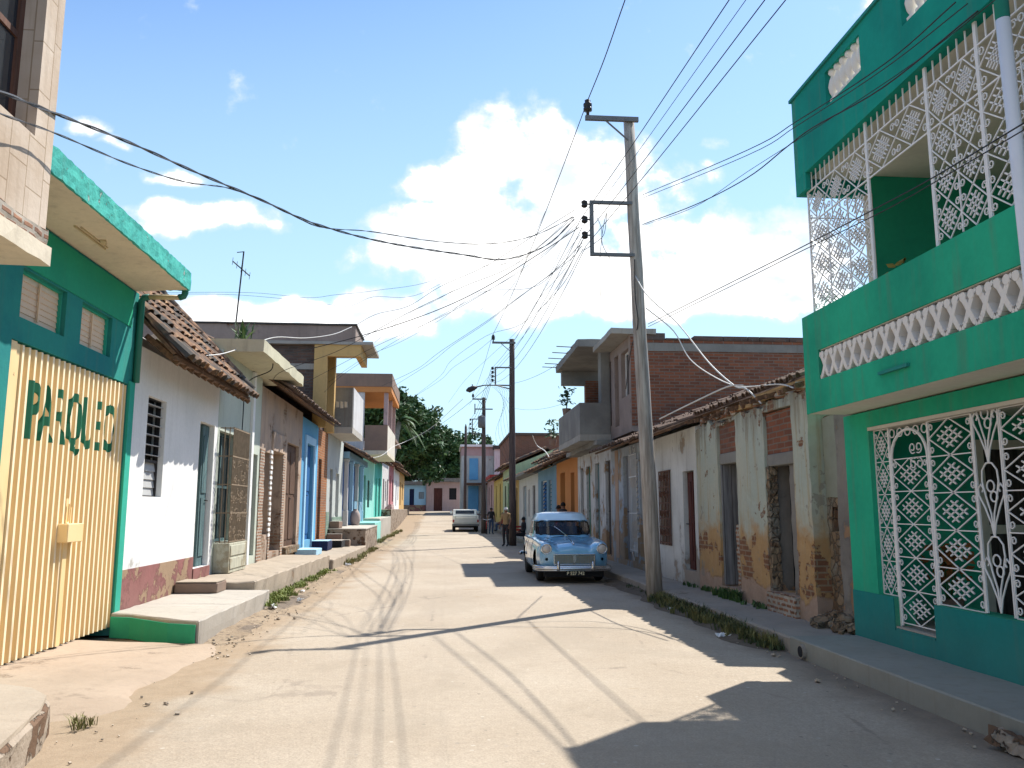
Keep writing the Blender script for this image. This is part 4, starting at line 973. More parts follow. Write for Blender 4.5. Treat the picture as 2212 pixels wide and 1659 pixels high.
# ---- turquoise house
H = house('turquoise_house', 'bright turquoise house with a dark green door', 'house', L, 51.02, 57.0, 1.0, 4.6, M['turquoise'], [(51.8, 52.9, 1.15, 3.5, 'louver'), (54.2, 55.6, 1.15, 3.6, 'door', M['wood_green'])], depth=6, gable=1)
barrel_roof(-1, 51.02, 57, -3.7, 4.5, 2.6, 1.3, 'roof', H, miss=.05, rnd=8)
H = house('white_cottage', 'tall off white house between the turquoise and the rose house', 'house', L, 57.02, 64, 1.3, 6.2, M['off_white'], [(58, 59.2, 1.6, 3.7, 'door', M['wood_brown']), (60.2, 61.2, 2.2, 3.6, 'louver'), (62, 63.2, 1.6, 3.8, 'door', M['wood_maroon'])], depth=6)
slab_roof(-10, -3.4, 57.02, 64, 6.2, 6.4, M['rust_conc'], H)
H = house('rose_house', 'rose pink house with white door frames far down the left side', 'house', L, 64.02, 71, 1.6, 5.2, M['rose'], [(65, 66.2, 1.85, 4.2, 'door', M['wood_maroon']), (68, 69.3, 2.2, 4.0, 'bars')], depth=6, gable=1)
box_part('corner_strip', H, M['white_wall'], (XL+.03, XL+.001, 69.6, 70.9, 1.6, 5.1)); barrel_roof(-1, 64.02, 71, -3.7, 5.1, 2.6, 1.3, 'roof', H, rnd=9, pitch=.3, course=.5)
H = house('farther_white_house', 'white house beyond the rose house with a blue door', 'house', L, 71.02, 78.5, 1.6, 5.0, M['white_wall'], [(73, 74.3, 1.9, 4.1, 'door', M['wood_blue']), (76, 77.2, 2.4, 4.0, 'louver')], depth=6, gable=1)
barrel_roof(-1, 71.02, 78.5, -3.75, 4.95, 2.6, 1.3, 'roof', H, rnd=10, pitch=.3, course=.5)
H = house('amber_house', 'amber yellow house at the far end of the left row', 'house', L, 78.52, 88, 1.7, 5.1, M['ochre'], [(80, 81.4, 2.0, 4.2, 'door', M['wood_brown']), (84, 85.3, 2.5, 4.1, 'bars')], depth=6, gable=1)
barrel_roof(-1, 78.52, 88, -3.75, 5.05, 2.6, 1.3, 'roof', H, rnd=12, pitch=.3, course=.5)

# television aerial
A = thing('aerial', 'thin television aerial on the broad flat roof at the left', 'aerial', (-7.24, 28.5, 7.86))
mb = MB(); mb.tube([(-7.24, 28.5, 7.84), (-7.09, 28.5, 10.5)], .026, 6); mb.build('mast', M['iron_dark'], A)
mb = MB(); mb.tube([(-7.40, 28.3, 10.08), (-6.90, 28.7, 9.68)], .022, 5)
for t in fr(0, 1, 4): c = Vector((-7.40, 28.3, 10.08)).lerp(Vector((-6.90, 28.7, 9.68)), t); mb.tube([c+Vector((-.04,.12,-.09)), c+Vector((.04,-.12,.09))], .010, 4)
mb.tube([(-7.32, 28.5, 10.46), (-7.08, 28.5, 10.49)], .016, 5); mb.build('antenna', M['iron_dark'], A)
# ================================================================== RIGHT SIDE
RS = 1
# ---------------------------------------------------------------- wrought iron
def spiral(mb, x, yc, zc, r, d=1, flip=1, th=.007, turns=1.15, plane='yz'):
    pts = []
    for i in range(12):
        t = i/11; q = turns*2*PI*t; rr_ = r*(1-.72*t); a, b = rr_*math.cos(q)*d, rr_*math.sin(q)*flip
        pts.append((x, yc+a, zc+b) if plane == 'yz' else (x+a, yc, zc+b))
    mb.tube(pts, th, 4, cap=False)
def iron_cell(mb, pl, a0, a1, z0, z1, t=.008, n=3, scr=True, inset=.0, k=.62):
    """diamond with an inner lattice and scrolls; pl(a,z)->3-D point"""
    am, zm = (a0+a1)/2, (z0+z1)/2; ha, hz = (a1-a0)/2, (z1-z0)/2
    def ln(p, q, r=t): mb.tube([pl(*p), pl(*q)], r, 4, cap=False)
    D = [(am, z0), (a1, zm), (am, z1), (a0, zm)]
    for i in range(4): ln(D[i], D[(i+1) % 4])
    for i in range(n):
        s = (-1+2*i/(n-1))*.40 if n > 1 else 0
        # lines parallel to the two pairs of diamond sides
        c = (am+ha*s*.5, zm+hz*s*.5); d = (ha*.5*(k+.1), -hz*.5*(k+.1))
        ln((c[0]-d[0], c[1]-d[1]), (c[0]+d[0], c[1]+d[1]), t*1.25)
        c = (am+ha*s*.5, zm-hz*s*.5); d = (ha*.5*(k+.1), hz*.5*(k+.1))
        ln((c[0]-d[0], c[1]-d[1]), (c[0]+d[0], c[1]+d[1]), t*1.25)
    if scr:
        r = min(ha, hz)*.21
        for sa in (-1, 1):
            for sz in (-1, 1):
                pts = []
                for i in range(10):
                    q = 1.25*2*PI*i/9; w = r*(1-.6*i/9)
                    pts.append(pl(am+sa*(ha-r*1.05)+w*math.cos(q)*sa*1., zm+sz*hz*.62+w*math.sin(q)*sz))
                mb.tube(pts, t*.9, 4, cap=False)
def iron_panel(mb, pl, a0, a1, z0, z1, rows, t=.008, n=3, frame=.014, cross=True):
    def ln(p, q, r): mb.tube([pl(*p), pl(*q)], r, 4)
    ln((a0, z0), (a0, z1), frame); ln((a1, z0), (a1, z1), frame); ln((a0, z0), (a1, z0), frame*.8); ln((a0, z1), (a1, z1), frame*.8)
    h = (z1-z0)/rows
    for r in range(rows):
        iron_cell(mb, pl, a0, a1, z0+r*h, z0+(r+1)*h, t, n)
        if r: ln((a0, z0+r*h), (a1, z0+r*h), t)

G = thing('emerald_house', 'emerald green two storey house with white lattice ironwork and a balcony', 'house', (7, 5.5, 0))
WX = XR-.02; Y0, Y1 = -1.5, 9.40
# ground floor: low teal wall with a gateway, lintel and end pier
mb = MB(); wall_grid(mb, 1, WX, Y0, Y1, -.05, 2.68, [(Y0+.4, 7.80, .69, 2.50), (7.80, 8.53, .36, 2.50), (8.53, 8.84, .69, 2.50)], th=.22); mb.build('wall', M['green_house'], G)
mb = MB(); wall_grid(mb, 1, WX-.012, Y0+.01, Y1-.004, -.05, .69, [(7.80, 8.53, .36, .9)], th=.010); mb.box(WX-.012, WX+.23, 7.82, 8.51, .362, .38); mb.build('dado', M['teal_dado'], G)
box_part('lintel_edge', G, M['cream'], (WX-.015, WX+.20, Y0+.42, 8.83, 2.462, 2.498))
box_part('door_sill', G, M['conc_light'], (WX+.0, WX+.5, 7.81, 8.52, .382, .40))
# porch behind the ironwork
mb = MB(); wall_grid(mb, 1, 7.6, Y0, Y1, -.05, 2.69, [(4.2, 5.6, .9, 2.2)], th=.2); mb.box(7.802, 12, Y1-.2, Y1, -.05, 2.69); mb.box(7.802, 12, Y0, Y0+.2, -.05, 2.69); mb.box(11.8, 12, Y0+.21, Y1-.21, -.05, 2.69)
mb.box(WX+.222, 7.598, Y1-.2, Y1-.002, -.05, 2.688); mb.build('porch_wall', M['green_house'], G)
box_part('porch_floor', G, M['conc'], (WX+.222, 7.599, Y0, Y1-.2, -.02, .36))
# dark panelled door and window of the porch, pale frames
yd = Y1-.2
mb = MB(); mb.box(6.12, 6.24, yd-.05, yd-.002, .37, 2.40); mb.box(7.0, 7.12, yd-.05, yd-.002, .37, 2.40); mb.box(6.241, 6.999, yd-.048, yd-.002, 2.29, 2.40); mb.box(6.241, 6.999, yd-.046, yd-.002, 1.32, 1.42); fr_ = mb.build('door_frame', M['cream'], G)
mb = MB(); mb.box(6.242, 6.998, yd-.02, yd-.001, .37, 1.318); mb.box(6.242, 6.998, yd-.02, yd-.001, 1.422, 2.288); mb.build('door', M['wood_dark'], G)
panes_win(1, 7.6, (4.2, 5.6, .9, 2.2), G, M['cream'], rec=.02)
# balcony
BX = 4.25
mb = MB(); mb.box(BX, 12, Y0, 9.33, 2.70, 2.86); bal = mb.build('balcony', M['soffit_white'], G)
mb = MB(); wall_grid(mb, 1, BX-.01, Y0, 9.36, 2.702, 3.86, [(Y0+.5, 8.98, 3.06, 3.40)], th=.14); mb.box(BX+.131, 5.12, 9.245, 9.358, 2.862, 3.86); mb.build('parapet', M['green_house'], bal)
box_part('grille_sill', bal, M['breeze'], (BX+.01, BX+.12, Y0+.5, 8.97, 3.395, 3.418))
box_part('spout', bal, M['teal_garage'], (BX-.045, BX-.011, 7.15, 7.66, 2.895, 2.925))
# white breeze blocks: two interlaced waves with a row of loops above
mb = MB(); un = .215; ya, yb = Y0+.52, 8.975; n = int((yb-ya)/un)
for ph in (0, PI):
    pts = []
    for i in range(n*8+1):
        y = ya+(yb-ya)*i/(n*8); q = 2*PI*i/16+ph; pts.append((y, 3.215+.135*math.cos(q)))
    for (y1_, z1_), (y2_, z2_) in zip(pts, pts[1:]):
        dx, dz = y2_-y1_, z2_-z1_; L_ = math.hypot(dx, dz); ny, nz = -dz/L_*.026, dx/L_*.026
        mb.prism([(y1_-ny, z1_-nz), (y2_-ny, z2_-nz), (y2_+ny, z2_+nz), (y1_+ny, z1_+nz)], 'x', BX+.0+(.002 if ph else 0), BX+.11+(.002 if ph else 0))
for i in range(n*2+1):
    y = ya+un*.5*i
    if y > yb: break
    mb.lathe([(.030, -.005), (.042, -.005), (.042, .10), (.030, .10)], (BX+.004, y, 3.335), 10, axis='x')
mb.build('breeze_blocks', M['breeze'], bal, recalc=False)
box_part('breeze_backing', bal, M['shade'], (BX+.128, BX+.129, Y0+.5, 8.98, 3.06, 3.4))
# upper floor: back wall, end beam, roof slab and parapet
UX = 7.6
mb = MB(); wall_grid(mb, 1, UX, Y0, 9.1, 2.862, 5.575, [(5.1, 6.2, 2.95, 5.0)], th=.2); mb.box(5.08, 12, 9.102, 9.24, 2.862, 5.575); mb.box(UX+.202, 12, Y0, Y0+.2, 2.862, 5.55); mb.box(11.8, 12, Y0+.21, 8.89, 2.862, 5.55); mb.build('upper_wall', M['green_dark'], G)
leaf_door(1, UX, (5.1, 6.2, 2.95, 5.0), M['wood_green'], G)
box_part('lit_edge_strip', G, M['cream'], (5.04, 5.078, 9.10, 9.24, 3.87, 5.36))  # cream strip painted as the lit edge of the end wall
roof = box_part('roof_slab', G, M['soffit_white'], (BX+.02, 12, Y0, 9.30, 5.578, 5.72))
mb = MB(); wall_grid(mb, 1, BX-.005, Y0, 9.34, 5.574, 6.60, [(7.66, 8.44, 6.10, 6.50), (5.75, 6.88, 6.10, 6.50), (3.2, 4.6, 6.10, 6.50)], th=.14); mb.box(BX+.136, 12, 9.20, 9.34, 5.722, 6.60); mb.box(BX-.005, 5.6, 9.245, 9.338, 5.37, 5.572); mb.box(BX-.005, BX+.05, 9.06, 9.243, 5.37, 5.572)
par = mb.build('parapet', M['teal_parapet'], roof)
box_part('coping', par, M['teal_garage'], (BX-.03, BX+.16, Y0, 9.37, 6.602, 6.64))
mb = MB(); bprof = [(.02,0),(.05,.02),(.055,.05),(.025,.08),(.05,.13),(.062,.2),(.045,.28),(.025,.33),(.055,.36),(.05,.398)]
for a, b, k in ((7.66, 8.44, 6), (5.75, 6.88, 8), (3.2, 4.6, 9)):
    mb = MB()
    for i in range(k): mb.lathe(bprof, (BX+.065, a+(i+.5)*(b-a)/k, 6.101), 9)
    mb.build('balustrade', M['breeze'], par, smooth=True)

mb = MB(); mb.tube([(4.12, 5.39, 5.22), (4.12, 5.36, 3.0), (4.12, 5.35, .2)], .05, 12); mb.tube([(4.12, 5.39, 6.6), (4.12, 5.39, 5.225)], .05, 12, m=1)
mb.build('rain_pipe', [M['pvc'], M['teal_garage']], G, smooth=True)
# ironwork of the ground floor
IX = WX+.06
PL = lambda a, z: (IX, a, z)
mb = MB(); iron_panel(mb, PL, 8.54, 8.83, .70, 2.46, 5, .006, frame=.009); mb.build('iron_grille', M['iron_white'], G, recalc=False)
mb = MB(); iron_panel(mb, PL, 7.12, 7.79, .70, 2.46, 5, .0075, n=3, frame=.009); mb.build('iron_grille', M['iron_white'], G, recalc=False)
mb = MB(); iron_panel(mb, PL, 6.02, 6.72, .70, 2.46, 5, .0075, n=3, frame=.009); mb.build('iron_grille', M['iron_white'], G, recalc=False)
mb = MB(); iron_panel(mb, PL, 5.2, 6.0, .70, 2.46, 5, .0075, n=3, frame=.009); mb.build('iron_grille', M['iron_white'], G, recalc=False)
# lyre panel between
mb = MB(); a0, a1 = 6.74, 7.10; am = (a0+a1)/2
for (p, q) in (((a0,.7),(a0,2.46)),((a1,.7),(a1,2.46))): mb.tube([PL(*p), PL(*q)], .012, 4)
for zb_ in (.72, 1.36, 2.0):
    for s in (-1, 1):
        mb.tube([PL(am+s*w, zb_+h) for w, h in ((.0,0),(.03,.12),(.10,.26),(.165,.36),(.17,.42),(.13,.46),(.10,.42),(.12,.39))], .009, 5)
        mb.tube([PL(am+s*w, zb_+h) for w, h in ((.0,.05),(.02,.2),(.07,.34),(.11,.48),(.10,.58),(.04,.64),(0,.645))], .009, 5)
    mb.tube([PL(am+.05*math.cos(q), zb_+.44+.05*math.sin(q)) for q in fr(0, 7.2, 12)], .008, 5); mb.tube([PL(am-.035+.045*math.cos(q), zb_+.35+.045*math.sin(q)) for q in fr(1, 7.2, 12)], .008, 5)
mb.build('lyre_grille', M['iron_white'], G, recalc=False)
# arched gate
mb = MB(); a0, a1 = 7.83, 8.50; am = (a0+a1)/2; zt_ = 2.12
arch = [PL(a1, .41), PL(a1, zt_)] + [PL(am+(a1-am)*math.cos(q), zt_+.30*math.sin(q)) for q in fr(0, PI, 14)[1:]] + [PL(a0, .41)]
mb.tube(arch, .016, 6)
for z in fr(.44, zt_, 5): mb.tube([PL(a0, z), PL(a1, z)], .007, 4)
for i in range(5):
    z = .44+i*(zt_-.44)/5; iron_cell(mb, PL, a0+.02, a1-.02, z, z+(zt_-.44)/5, .0065, 3)
for zc, fl in ((zt_+.10, 1), (zt_-.06, -1)):
    for s in (-1, 1): mb.tube([PL(am-.13+s*.055+s*.05*math.cos(q)*(1-.1*q), zc+fl*.05*math.sin(q)*(1-.1*q)) for q in fr(-2.2, 5.5, 14)], .007, 4)
mb.tube([PL(a1, zt_+.02), PL(am-.05, zt_-.2)], .007, 4)
ig = mb.build('iron_gate', M['iron_white'], G, recalc=False)
mb = MB()  # fill between arch and lintel
mb.tube([PL(7.80, .4), PL(7.80, 2.46)], .014, 4); mb.tube([PL(8.525, .4), PL(8.525, 2.46)], .014, 4)
for a in fr(7.86, 8.46, 4):
    mb.tube([PL(a+.05*math.cos(q), 2.40+.045*math.sin(q)) for q in fr(0, 6.28, 10)], .007, 4)
mb.build('gate_surround', M['iron_white'], G, recalc=False)
# balcony ironwork: front bays and the corner return
BPX = BX+.06; PB = lambda a, z: (BPX, a, z)
for bi, (a, b, full) in enumerate(((7.78, 9.16, True), (6.70, 7.76, False), (5.98, 6.68, True), (5.02, 5.96, True), (3.9, 5.0, True))):
    mb = MB(); ztop, zmid = 5.50, 5.02
    mb.tube([PB(a, 3.87), PB(a, 5.575)], .013, 4); mb.tube([PB(b, 3.87), PB(b, 5.575)], .013, 4); mb.tube([PB(a, 5.36), PB(b, 5.36)], .010, 4); mb.tube([PB(a, 4.96), PB(b, 4.96)], .010, 4)
    for y in fr(a, b, max(4, int((b-a)/.11))): mb.tube([PB(y, 5.36), PB(y, 5.575)], .008, 4)
    ncol = max(1, round((b-a)/.44)); w = (b-a)/ncol
    for c in range(ncol):
        iron_cell(mb, PB, a+c*w, a+(c+1)*w, 4.96, 5.36, .007, 4, k=.7)
        if full:
            for r in range(3): iron_cell(mb, PB, a+c*w, a+(c+1)*w, 3.9+r*.353, 3.9+(r+1)*.353, .007, 3, k=.7)
            mb.tube([PB(a+c*w, 3.9), PB(a+c*w, 4.96)], .008, 4)
    mb.build('balcony_grille', M['iron_white'], bal, recalc=False)
mb = MB(); PC = lambda a, z: (a, 9.17, z)
mb.tube([PC(5.10, 3.87), PC(5.10, 5.37)], .010, 4); mb.tube([PC(BPX+.02, 5.05), PC(5.10, 5.05)], .008, 4)
for c in range(2):
    for r in range(3): iron_cell(mb, PC, BPX+c*.4, BPX+(c+1)*.4, 3.9+r*.38, 3.9+(r+1)*.38, .006, 4, k=.7)
for a in fr(BPX, 5.1, 8): mb.tube([PC(a, 5.05), PC(a, 5.37)], .007, 4)
mb.build('return_grille', M['iron_white'], bal, recalc=False)
# potted plants glimpsed in the shade
for k, (x, y, z, s, lab) in enumerate([(4.75, 7.9, 2.862, .55, 'potted plant with yellowish leaves on the green balcony'), (5.5, 8.85, .365, .5, 'potted plant with reddish leaves in the porch behind the arched gate')]):
    T = thing('potted_plant', lab, 'plant', (x, y, z)); mb = MB(); mb.lathe([(.10,0),(.15,.25),(.16,.27),(.14,.27)], (x, y, z), 12); mb.build('pot', M['rust_conc'], T)
    mb = MB(); rr = random.Random(k+3); hh = 1.0 if k == 0 else .55
    for i in range(90):
        a = rr.uniform(0, 2*PI); h = rr.uniform(.25, hh+.1); d = rr.uniform(.02, .26); c = Vector((x+d*math.cos(a), y+d*math.sin(a), z+.2+h)); u = Vector((rr.gauss(0,1), rr.gauss(0,1), rr.gauss(0,.6))).normalized()*.06; v = u.orthogonal().normalized()*.035
        mb.face([c-u, c+v, c+u, c-v])
    for i in range(8):
        a = i*.8; mb.tube([(x, y, z+.2), (x+.1*math.cos(a), y+.1*math.sin(a), z+.2+hh*.7)], .006, 4, m=1)
    mb.build('leaves', [plain('yellow_green_leaf', (.30,.24,.05), .7, var=.5, scale=8) if k == 0 else plain('reddish_leaf', (.25,.10,.03), .7, var=.5, scale=8), M['leaf']], T, recalc=False)

# ---------------------------------------------------------------- ruined strip beside the green house
H = thing('ruined_wall', 'ruined dark wall strip with tumbled stones between the green house and the peeling house', 'wall', (5.4, 9.92, 0))
mb = MB(); mb.box(4.80, 5.1, 9.43, 9.86, 0, 2.95); mb.build('render_pier', M['grey_render'], H, sub=.2, jitter=.012)
mb = MB(); wall_grid(mb, 1, 4.92, 9.87, 10.40, 0, 2.8, [(9.98, 10.28, 1.32, 1.62)], th=.2); mb.build('wall', M['rubble'], H, sub=.2, jitter=.015)
box_part('plaster_patch', H, M['grey_green'], (4.90, 4.919, 9.89, 10.38, 1.75, 2.78), sub=.15, jit=.006)
box_part('hole_backing', H, M['red'], (5.05, 5.06, 9.98, 10.28, 1.32, 1.62))
mb = MB(); rr = random.Random(31)
for i in range(46):
    y = rr.uniform(9.45, 10.42); s = rr.uniform(.03, .085); x = 4.86-abs(rr.gauss(0, .10)); mb.obox((x, y, .185+s*.6+max(0, .22-abs(x-4.86)*2)*rr.random()), (s, s*rr.uniform(.7,1.4), s*.6), (rr.uniform(-.5,.5), rr.uniform(-.5,.5), rr.uniform(0,3)))
tag(mb.build('stone_heap', M['rubble'], None, sub=.06, jitter=.008), 'heap of broken stones at the foot of the ruined wall strip', 'rubble')

# ---------------------------------------------------------------- peeling house with bricked-up door heads
H = thing('peeling_house', 'old house with peeling plaster, bricked-up door heads and a broken eave', 'house', (7.5, 12.8, 0))
mb = MB(); wall_grid(mb, 1, XR, 10.42, 15.28, -.05, 3.16, [(10.93, 11.94, .44, 3.02), (13.13, 14.06, .32, 3.10)], th=.34); shell(mb, 1, XR, 10.42, 15.28, -.05, 3.1, 6, th=.34, gable=1.3); wl_ = mb.build('wall', M['old_plaster'], H, sub=.3, jitter=.007); rr = random.Random(44)
for v in wl_.data.vertices:  # crumbling wall head
    if v.co.z > 3.08 and v.co.x < -2.3: v.co.z += rr.uniform(-.10, .04)
for a in ((XR+.05, XR+.28, 10.95, 11.93, 2.40, 3.0), (XR+.05, XR+.28, 13.14, 14.05, 2.55, 3.08)): box_part('brick_infill', H, M['brick'], a)
for a in ((XR+.03, XR+.3, 10.94, 11.935, 2.22, 2.395), (XR+.03, XR+.3, 13.135, 14.055, 2.36, 2.545)): box_part('concrete_lintel', H, M['dark_conc'], a, bevel=.01)
for a in ((XR+.08, XR+.32, 10.935, 11.25, .44, 2.215), (XR+.10, XR+.32, 13.135, 13.42, .33, 2.355)): box_part('door_jamb', H, M['grey_render'], a, sub=.2, jit=.008)
box_part('rubble_reveal', H, M['rubble'], (XR+.01, XR+.15, 11.84, 11.932, .44, 2.215), sub=.06, jit=.015)
box_part('dark_reveal', H, M['grey_render'], (XR+.152, XR+.33, 11.86, 11.932, .44, 2.215))
box_part('back_board', H, M['shade'], (XR+.36, XR+.38, 10.9, 11.95, .4, 2.25))  # near-black board painting the dark void behind the doorway
box_part('door', H, M['wood_grey'], (XR+.04, XR+.33, 13.98, 14.052, .34, 2.355))
box_part('brick_pier', H, M['brick_band'], (XR+.12, XR+.33, 13.43, 13.60, .34, 1.35), sub=.12, jit=.012)
box_part('door_sill', H, M['brick_band'], (XR-.06, XR+.33, 10.95, 11.92, .15, .43), sub=.12, jit=.015)
box_part('inner_wall', H, M['rubble'], (6.4, 6.5, 10.7, 12.4, 0, 2.9), (7.2, 7.3, 12.41, 15, 0, 2.9))
mb = MB(); rr = random.Random(12)
for i in range(16): y = 10.5+i*.315; mb.obox((5.0+rr.uniform(-.12,.02), y, 3.29+rr.uniform(-.02,.02)), (.34, .03, .035), (0, -.25+rr.uniform(-.05,.05), rr.uniform(-.1,.1)))
mb.build('rafters', M['wood_rafter'], H)
mb = MB(); mb.obox((4.76, 11.35, 3.27), (.035, .95, .055), (0, 0, .015)); mb.obox((4.78, 13.2, 3.24), (.03, .8, .045), (.03, .1, -.02)); mb.build('eave_board', M['wood_ochre'], H)
mb = MB(); rr = random.Random(77)
for i in range(40): y = rr.uniform(10.5, 15.2); s = rr.uniform(.04, .09); mb.obox((4.84+rr.uniform(-.06,.12), y, 3.17+s*.5), (s*1.1, s*1.6, s*.6), (rr.uniform(-.3,.3), rr.uniform(-.3,.3), rr.uniform(0,3)))
mb.box(4.80, 4.95, 10.5, 15.2, 3.13, 3.175); mb.build('crumbling_top', M['brick_band'], H, sub=.06, jitter=.01)
barrel_roof(1, 10.44, 15.25, 4.84, 3.36, 2.4, .95, 'roof', H, miss=.30, rnd=3, mat=M['tile_old'], pitch=.17)

# ---------------------------------------------------------------- white house behind the near pole
H = house('whitewashed_cottage', 'low white house with a maroon half open door behind the leaning pole', 'house', RS, 15.30, 18.82, .18, 3.16, M['old_white'], [(15.48, 16.22, .44, 2.34, 'half', M['wood_maroon']), (17.10, 17.95, .85, 2.42, 'none')], depth=6, gable=1.3)
g_ = MB(); x_ = XR-.03
for y in fr(17.1, 17.95, 7): g_.tube([(x_, y, .85), (x_, y, 2.42)], .012, 5)
for z in fr(.9, 2.4, 9): g_.box(x_-.01, x_+.01, 17.08, 17.97, z-.012, z+.012)
for y in (17.25, 17.52, 17.79):
    for z in (1.1, 1.5, 1.9, 2.25): spiral(g_, x_-.01, y, z, .09, th=.014)
g_.build('rusty_grille', M['iron_rust'], H); box_part('shutter', H, M['wood_grey'], (XR+.1, XR+.13, 17.11, 17.94, .86, 2.41))
barrel_roof(1, 15.30, 18.82, 4.22, 3.12, 2.9, 1.15, 'roof', H, miss=.2, rnd=5, mat=M['tile_old'], pitch=.17)
# ---------------------------------------------------------------- grey blue house
H = house('grey_blue_house', 'weathered grey blue house with scroll topped grille and boarded doors', 'house', RS, 18.84, 23.3, .18, 3.22, M['grey_blue'], [(19.35, 19.95, .3, 2.96, 'door', M['wood_greyblue']), (20.05, 20.75, .9, 2.85, 'louver', M['louver_grey']), (20.95, 21.75, .3, 2.98, 'door', M['wood_grey'])], depth=6, gable=1.2)
g_ = MB(); x_ = XR-.06
for y in fr(20.02, 20.78, 6): g_.tube([(x_, y, .55), (x_, y, 2.95)], .009, 5)
for z in (.6, 1.5, 2.4, 2.95): g_.box(x_-.008, x_+.008, 20.0, 20.8, z-.012, z+.012)
for y in (20.2, 20.6): spiral(g_, x_, y, 3.05, .12, th=.009)
g_.tube([(x_, 20.4+.18*math.cos(q), .55-.0+.2*math.sin(q)) for q in fr(0, 6.28, 4)], .009, 4); g_.build('window_grille', M['frame_white'], H)
box_part('diamond_panel', H, M['off_white'], (XR-.012, XR-.001, 20.2, 20.6, .45, .80)); box_part('orange_strip', H, plain('rust_stained_render', (.45,.30,.20), .9, var=.25), (XR-.014, XR-.001, 22.35, 22.75, .3, 3.2))
barrel_roof(1, 18.84, 23.3, 4.25, 3.18, 2.9, 1.15, 'roof', H, miss=.25, rnd=6, mat=M['tile_old'], pitch=.17)
# ---------------------------------------------------------------- long worn white house
H = house('worn_house', 'long worn white house with four dark doorways under the concrete balcony', 'house', RS, 23.32, 29.3, .18, 3.42, M['worn_white'], [(23.45, 24.2, .3, 3.0, 'door', M['wood_dark']), (25.15, 25.9, .3, 3.02, 'door', M['wood_teal']), (26.75, 27.5, .3, 3.0, 'door', M['wood_green']), (28.1, 28.7, .3, 3.0, 'door', M['wood_dark'])], depth=5.2)
box_part('roof_edge', H, M['dark_conc'], (4.3, 9.9, 23.32, 29.3, 3.42, 3.56), sub=.5, jit=.02)
# ---------------------------------------------------------------- two storey brick house
H = thing('brick_house', 'tall unplastered brick house with grey concrete balcony and roof slabs', 'house', (8, 25, 3))
mb = MB(); wall_grid(mb, 1, XR+.1, 21.02, 25.05, 3.6, 6.15, [(21.25, 22.2, 4.6, 5.85), (22.55, 23.1, 3.9, 5.9), (23.6, 24.6, 4.0, 5.9)], th=.3); mb.build('front_wall', M['brown_render'], H)
mb = MB(); mb.box(XR+.402, 14.5, 21.02, 21.27, 0, 6.02); mb.box(14.2, 14.5, 21.272, 28.3, 0, 6.0); mb.box(XR+.1, 14.19, 28.0, 28.3, 3.6, 6.0); mb.box(XR+.102, XR+.40, 21.005, 21.019, 3.75, 6.1); mb.build('brick_wall', M['brick'], H)
box_part('flat_roof', H, M['roof_grey'], (5.4, 14.19, 21.28, 27.99, 5.85, 5.98))
box_part('tie_beam', H, M['dark_conc'], (XR+.38, 14.52, 20.995, 21.018, 5.72, 5.93), sub=.4, jit=.004)
mb = MB(); rr = random.Random(5); x = XR+.4
while x < 14.4:
    w = rr.uniform(.25, .9); mb.box(x, x+w-.02, 21.0, 21.3, 6.022, 6.022+rr.choice([.05, .12, .18, .12])); x += w
mb.build('broken_coping', M['brick_dark'], H)
panes_win(1, XR+.1, (21.25, 22.2, 4.6, 5.85), H, M['frame_white'], rec=.12, cols=2, rows=1)
leaf_door(1, XR+.1, (22.55, 23.1, 3.9, 5.9), M['wood_maroon'], H, rec=.2, split=False)
sl = box_part('roof_slab', H, M['conc'], (4.3, 5.5, 20.95, 23.6, 6.16, 6.31), sub=.5, jit=.01)
box_part('lower_roof_slab', H, M['dark_conc'], (3.85, 5.6, 23.62, 28.5, 6.34, 6.56), sub=.5, jit=.01)
mb = MB()
for y in (24.6, 25.6, 26.6, 27.6, 28.3): mb.tube([(3.9, y, 6.5), (3.35, y, 6.52)], .014, 5)
mb.build('rebar', M['iron_rust'], H)
bl = box_part('balcony', H, M['conc'], (3.9, XR+.09, 23.7, 28.2, 3.57, 3.75), sub=.5, jit=.006)
mb = MB(); mb.box(3.90, 4.05, 23.72, 28.18, 3.752, 4.68); mb.box(4.052, XR+.09, 23.72, 23.87, 3.752, 4.68); mb.build('parapet', M['dark_conc'], bl)
mb = MB(); mb.box(3.92, 4.12, 23.9, 24.4, 4.7, 6.33) if False else None; mb.box(4.55, XR+.09, 23.75, 24.2, 4.684, 6.338); mb.build('column', M['dark_conc'], bl)
box_part('beam', H, M['dark_conc'], (4.0, XR+1.2, 28.02, 28.3, 5.85, 6.335))
# plants on the balcony edge
for k, (x, y, z, lab) in enumerate([(4.0, 27.0, 4.68, 'dark leafy potted plant on the concrete balcony parapet'), (4.0, 30.6, 3.95, 'small dark spiky plant beyond the concrete balcony above the orange house')]):
    T = thing('balcony_plant', lab, 'plant', (x, y, z)); mb = MB(); rr = random.Random(60+k); mb.lathe([(.12,0),(.15,.22),(.13,.22)], (x, y, z), 10, m=1)
    for i in range(70):
        a = rr.uniform(0, 2*PI); h = rr.uniform(.1, .75); d = rr.uniform(.0, .32); c = Vector((x+d*math.cos(a), y+d*math.sin(a), z+.2+h)); u = Vector((rr.gauss(0,1), rr.gauss(0,1), rr.gauss(0,.8))).normalized()*.09; v = u.orthogonal().normalized()*.04
        mb.face([c-u, c+v, c+u, c-v])
    mb.tube([(x, y, z+.2), (x+.05, y, z+.8)], .02, 5); mb.build('leaves', [M['leaf'], M['rust_conc']], T, recalc=False)

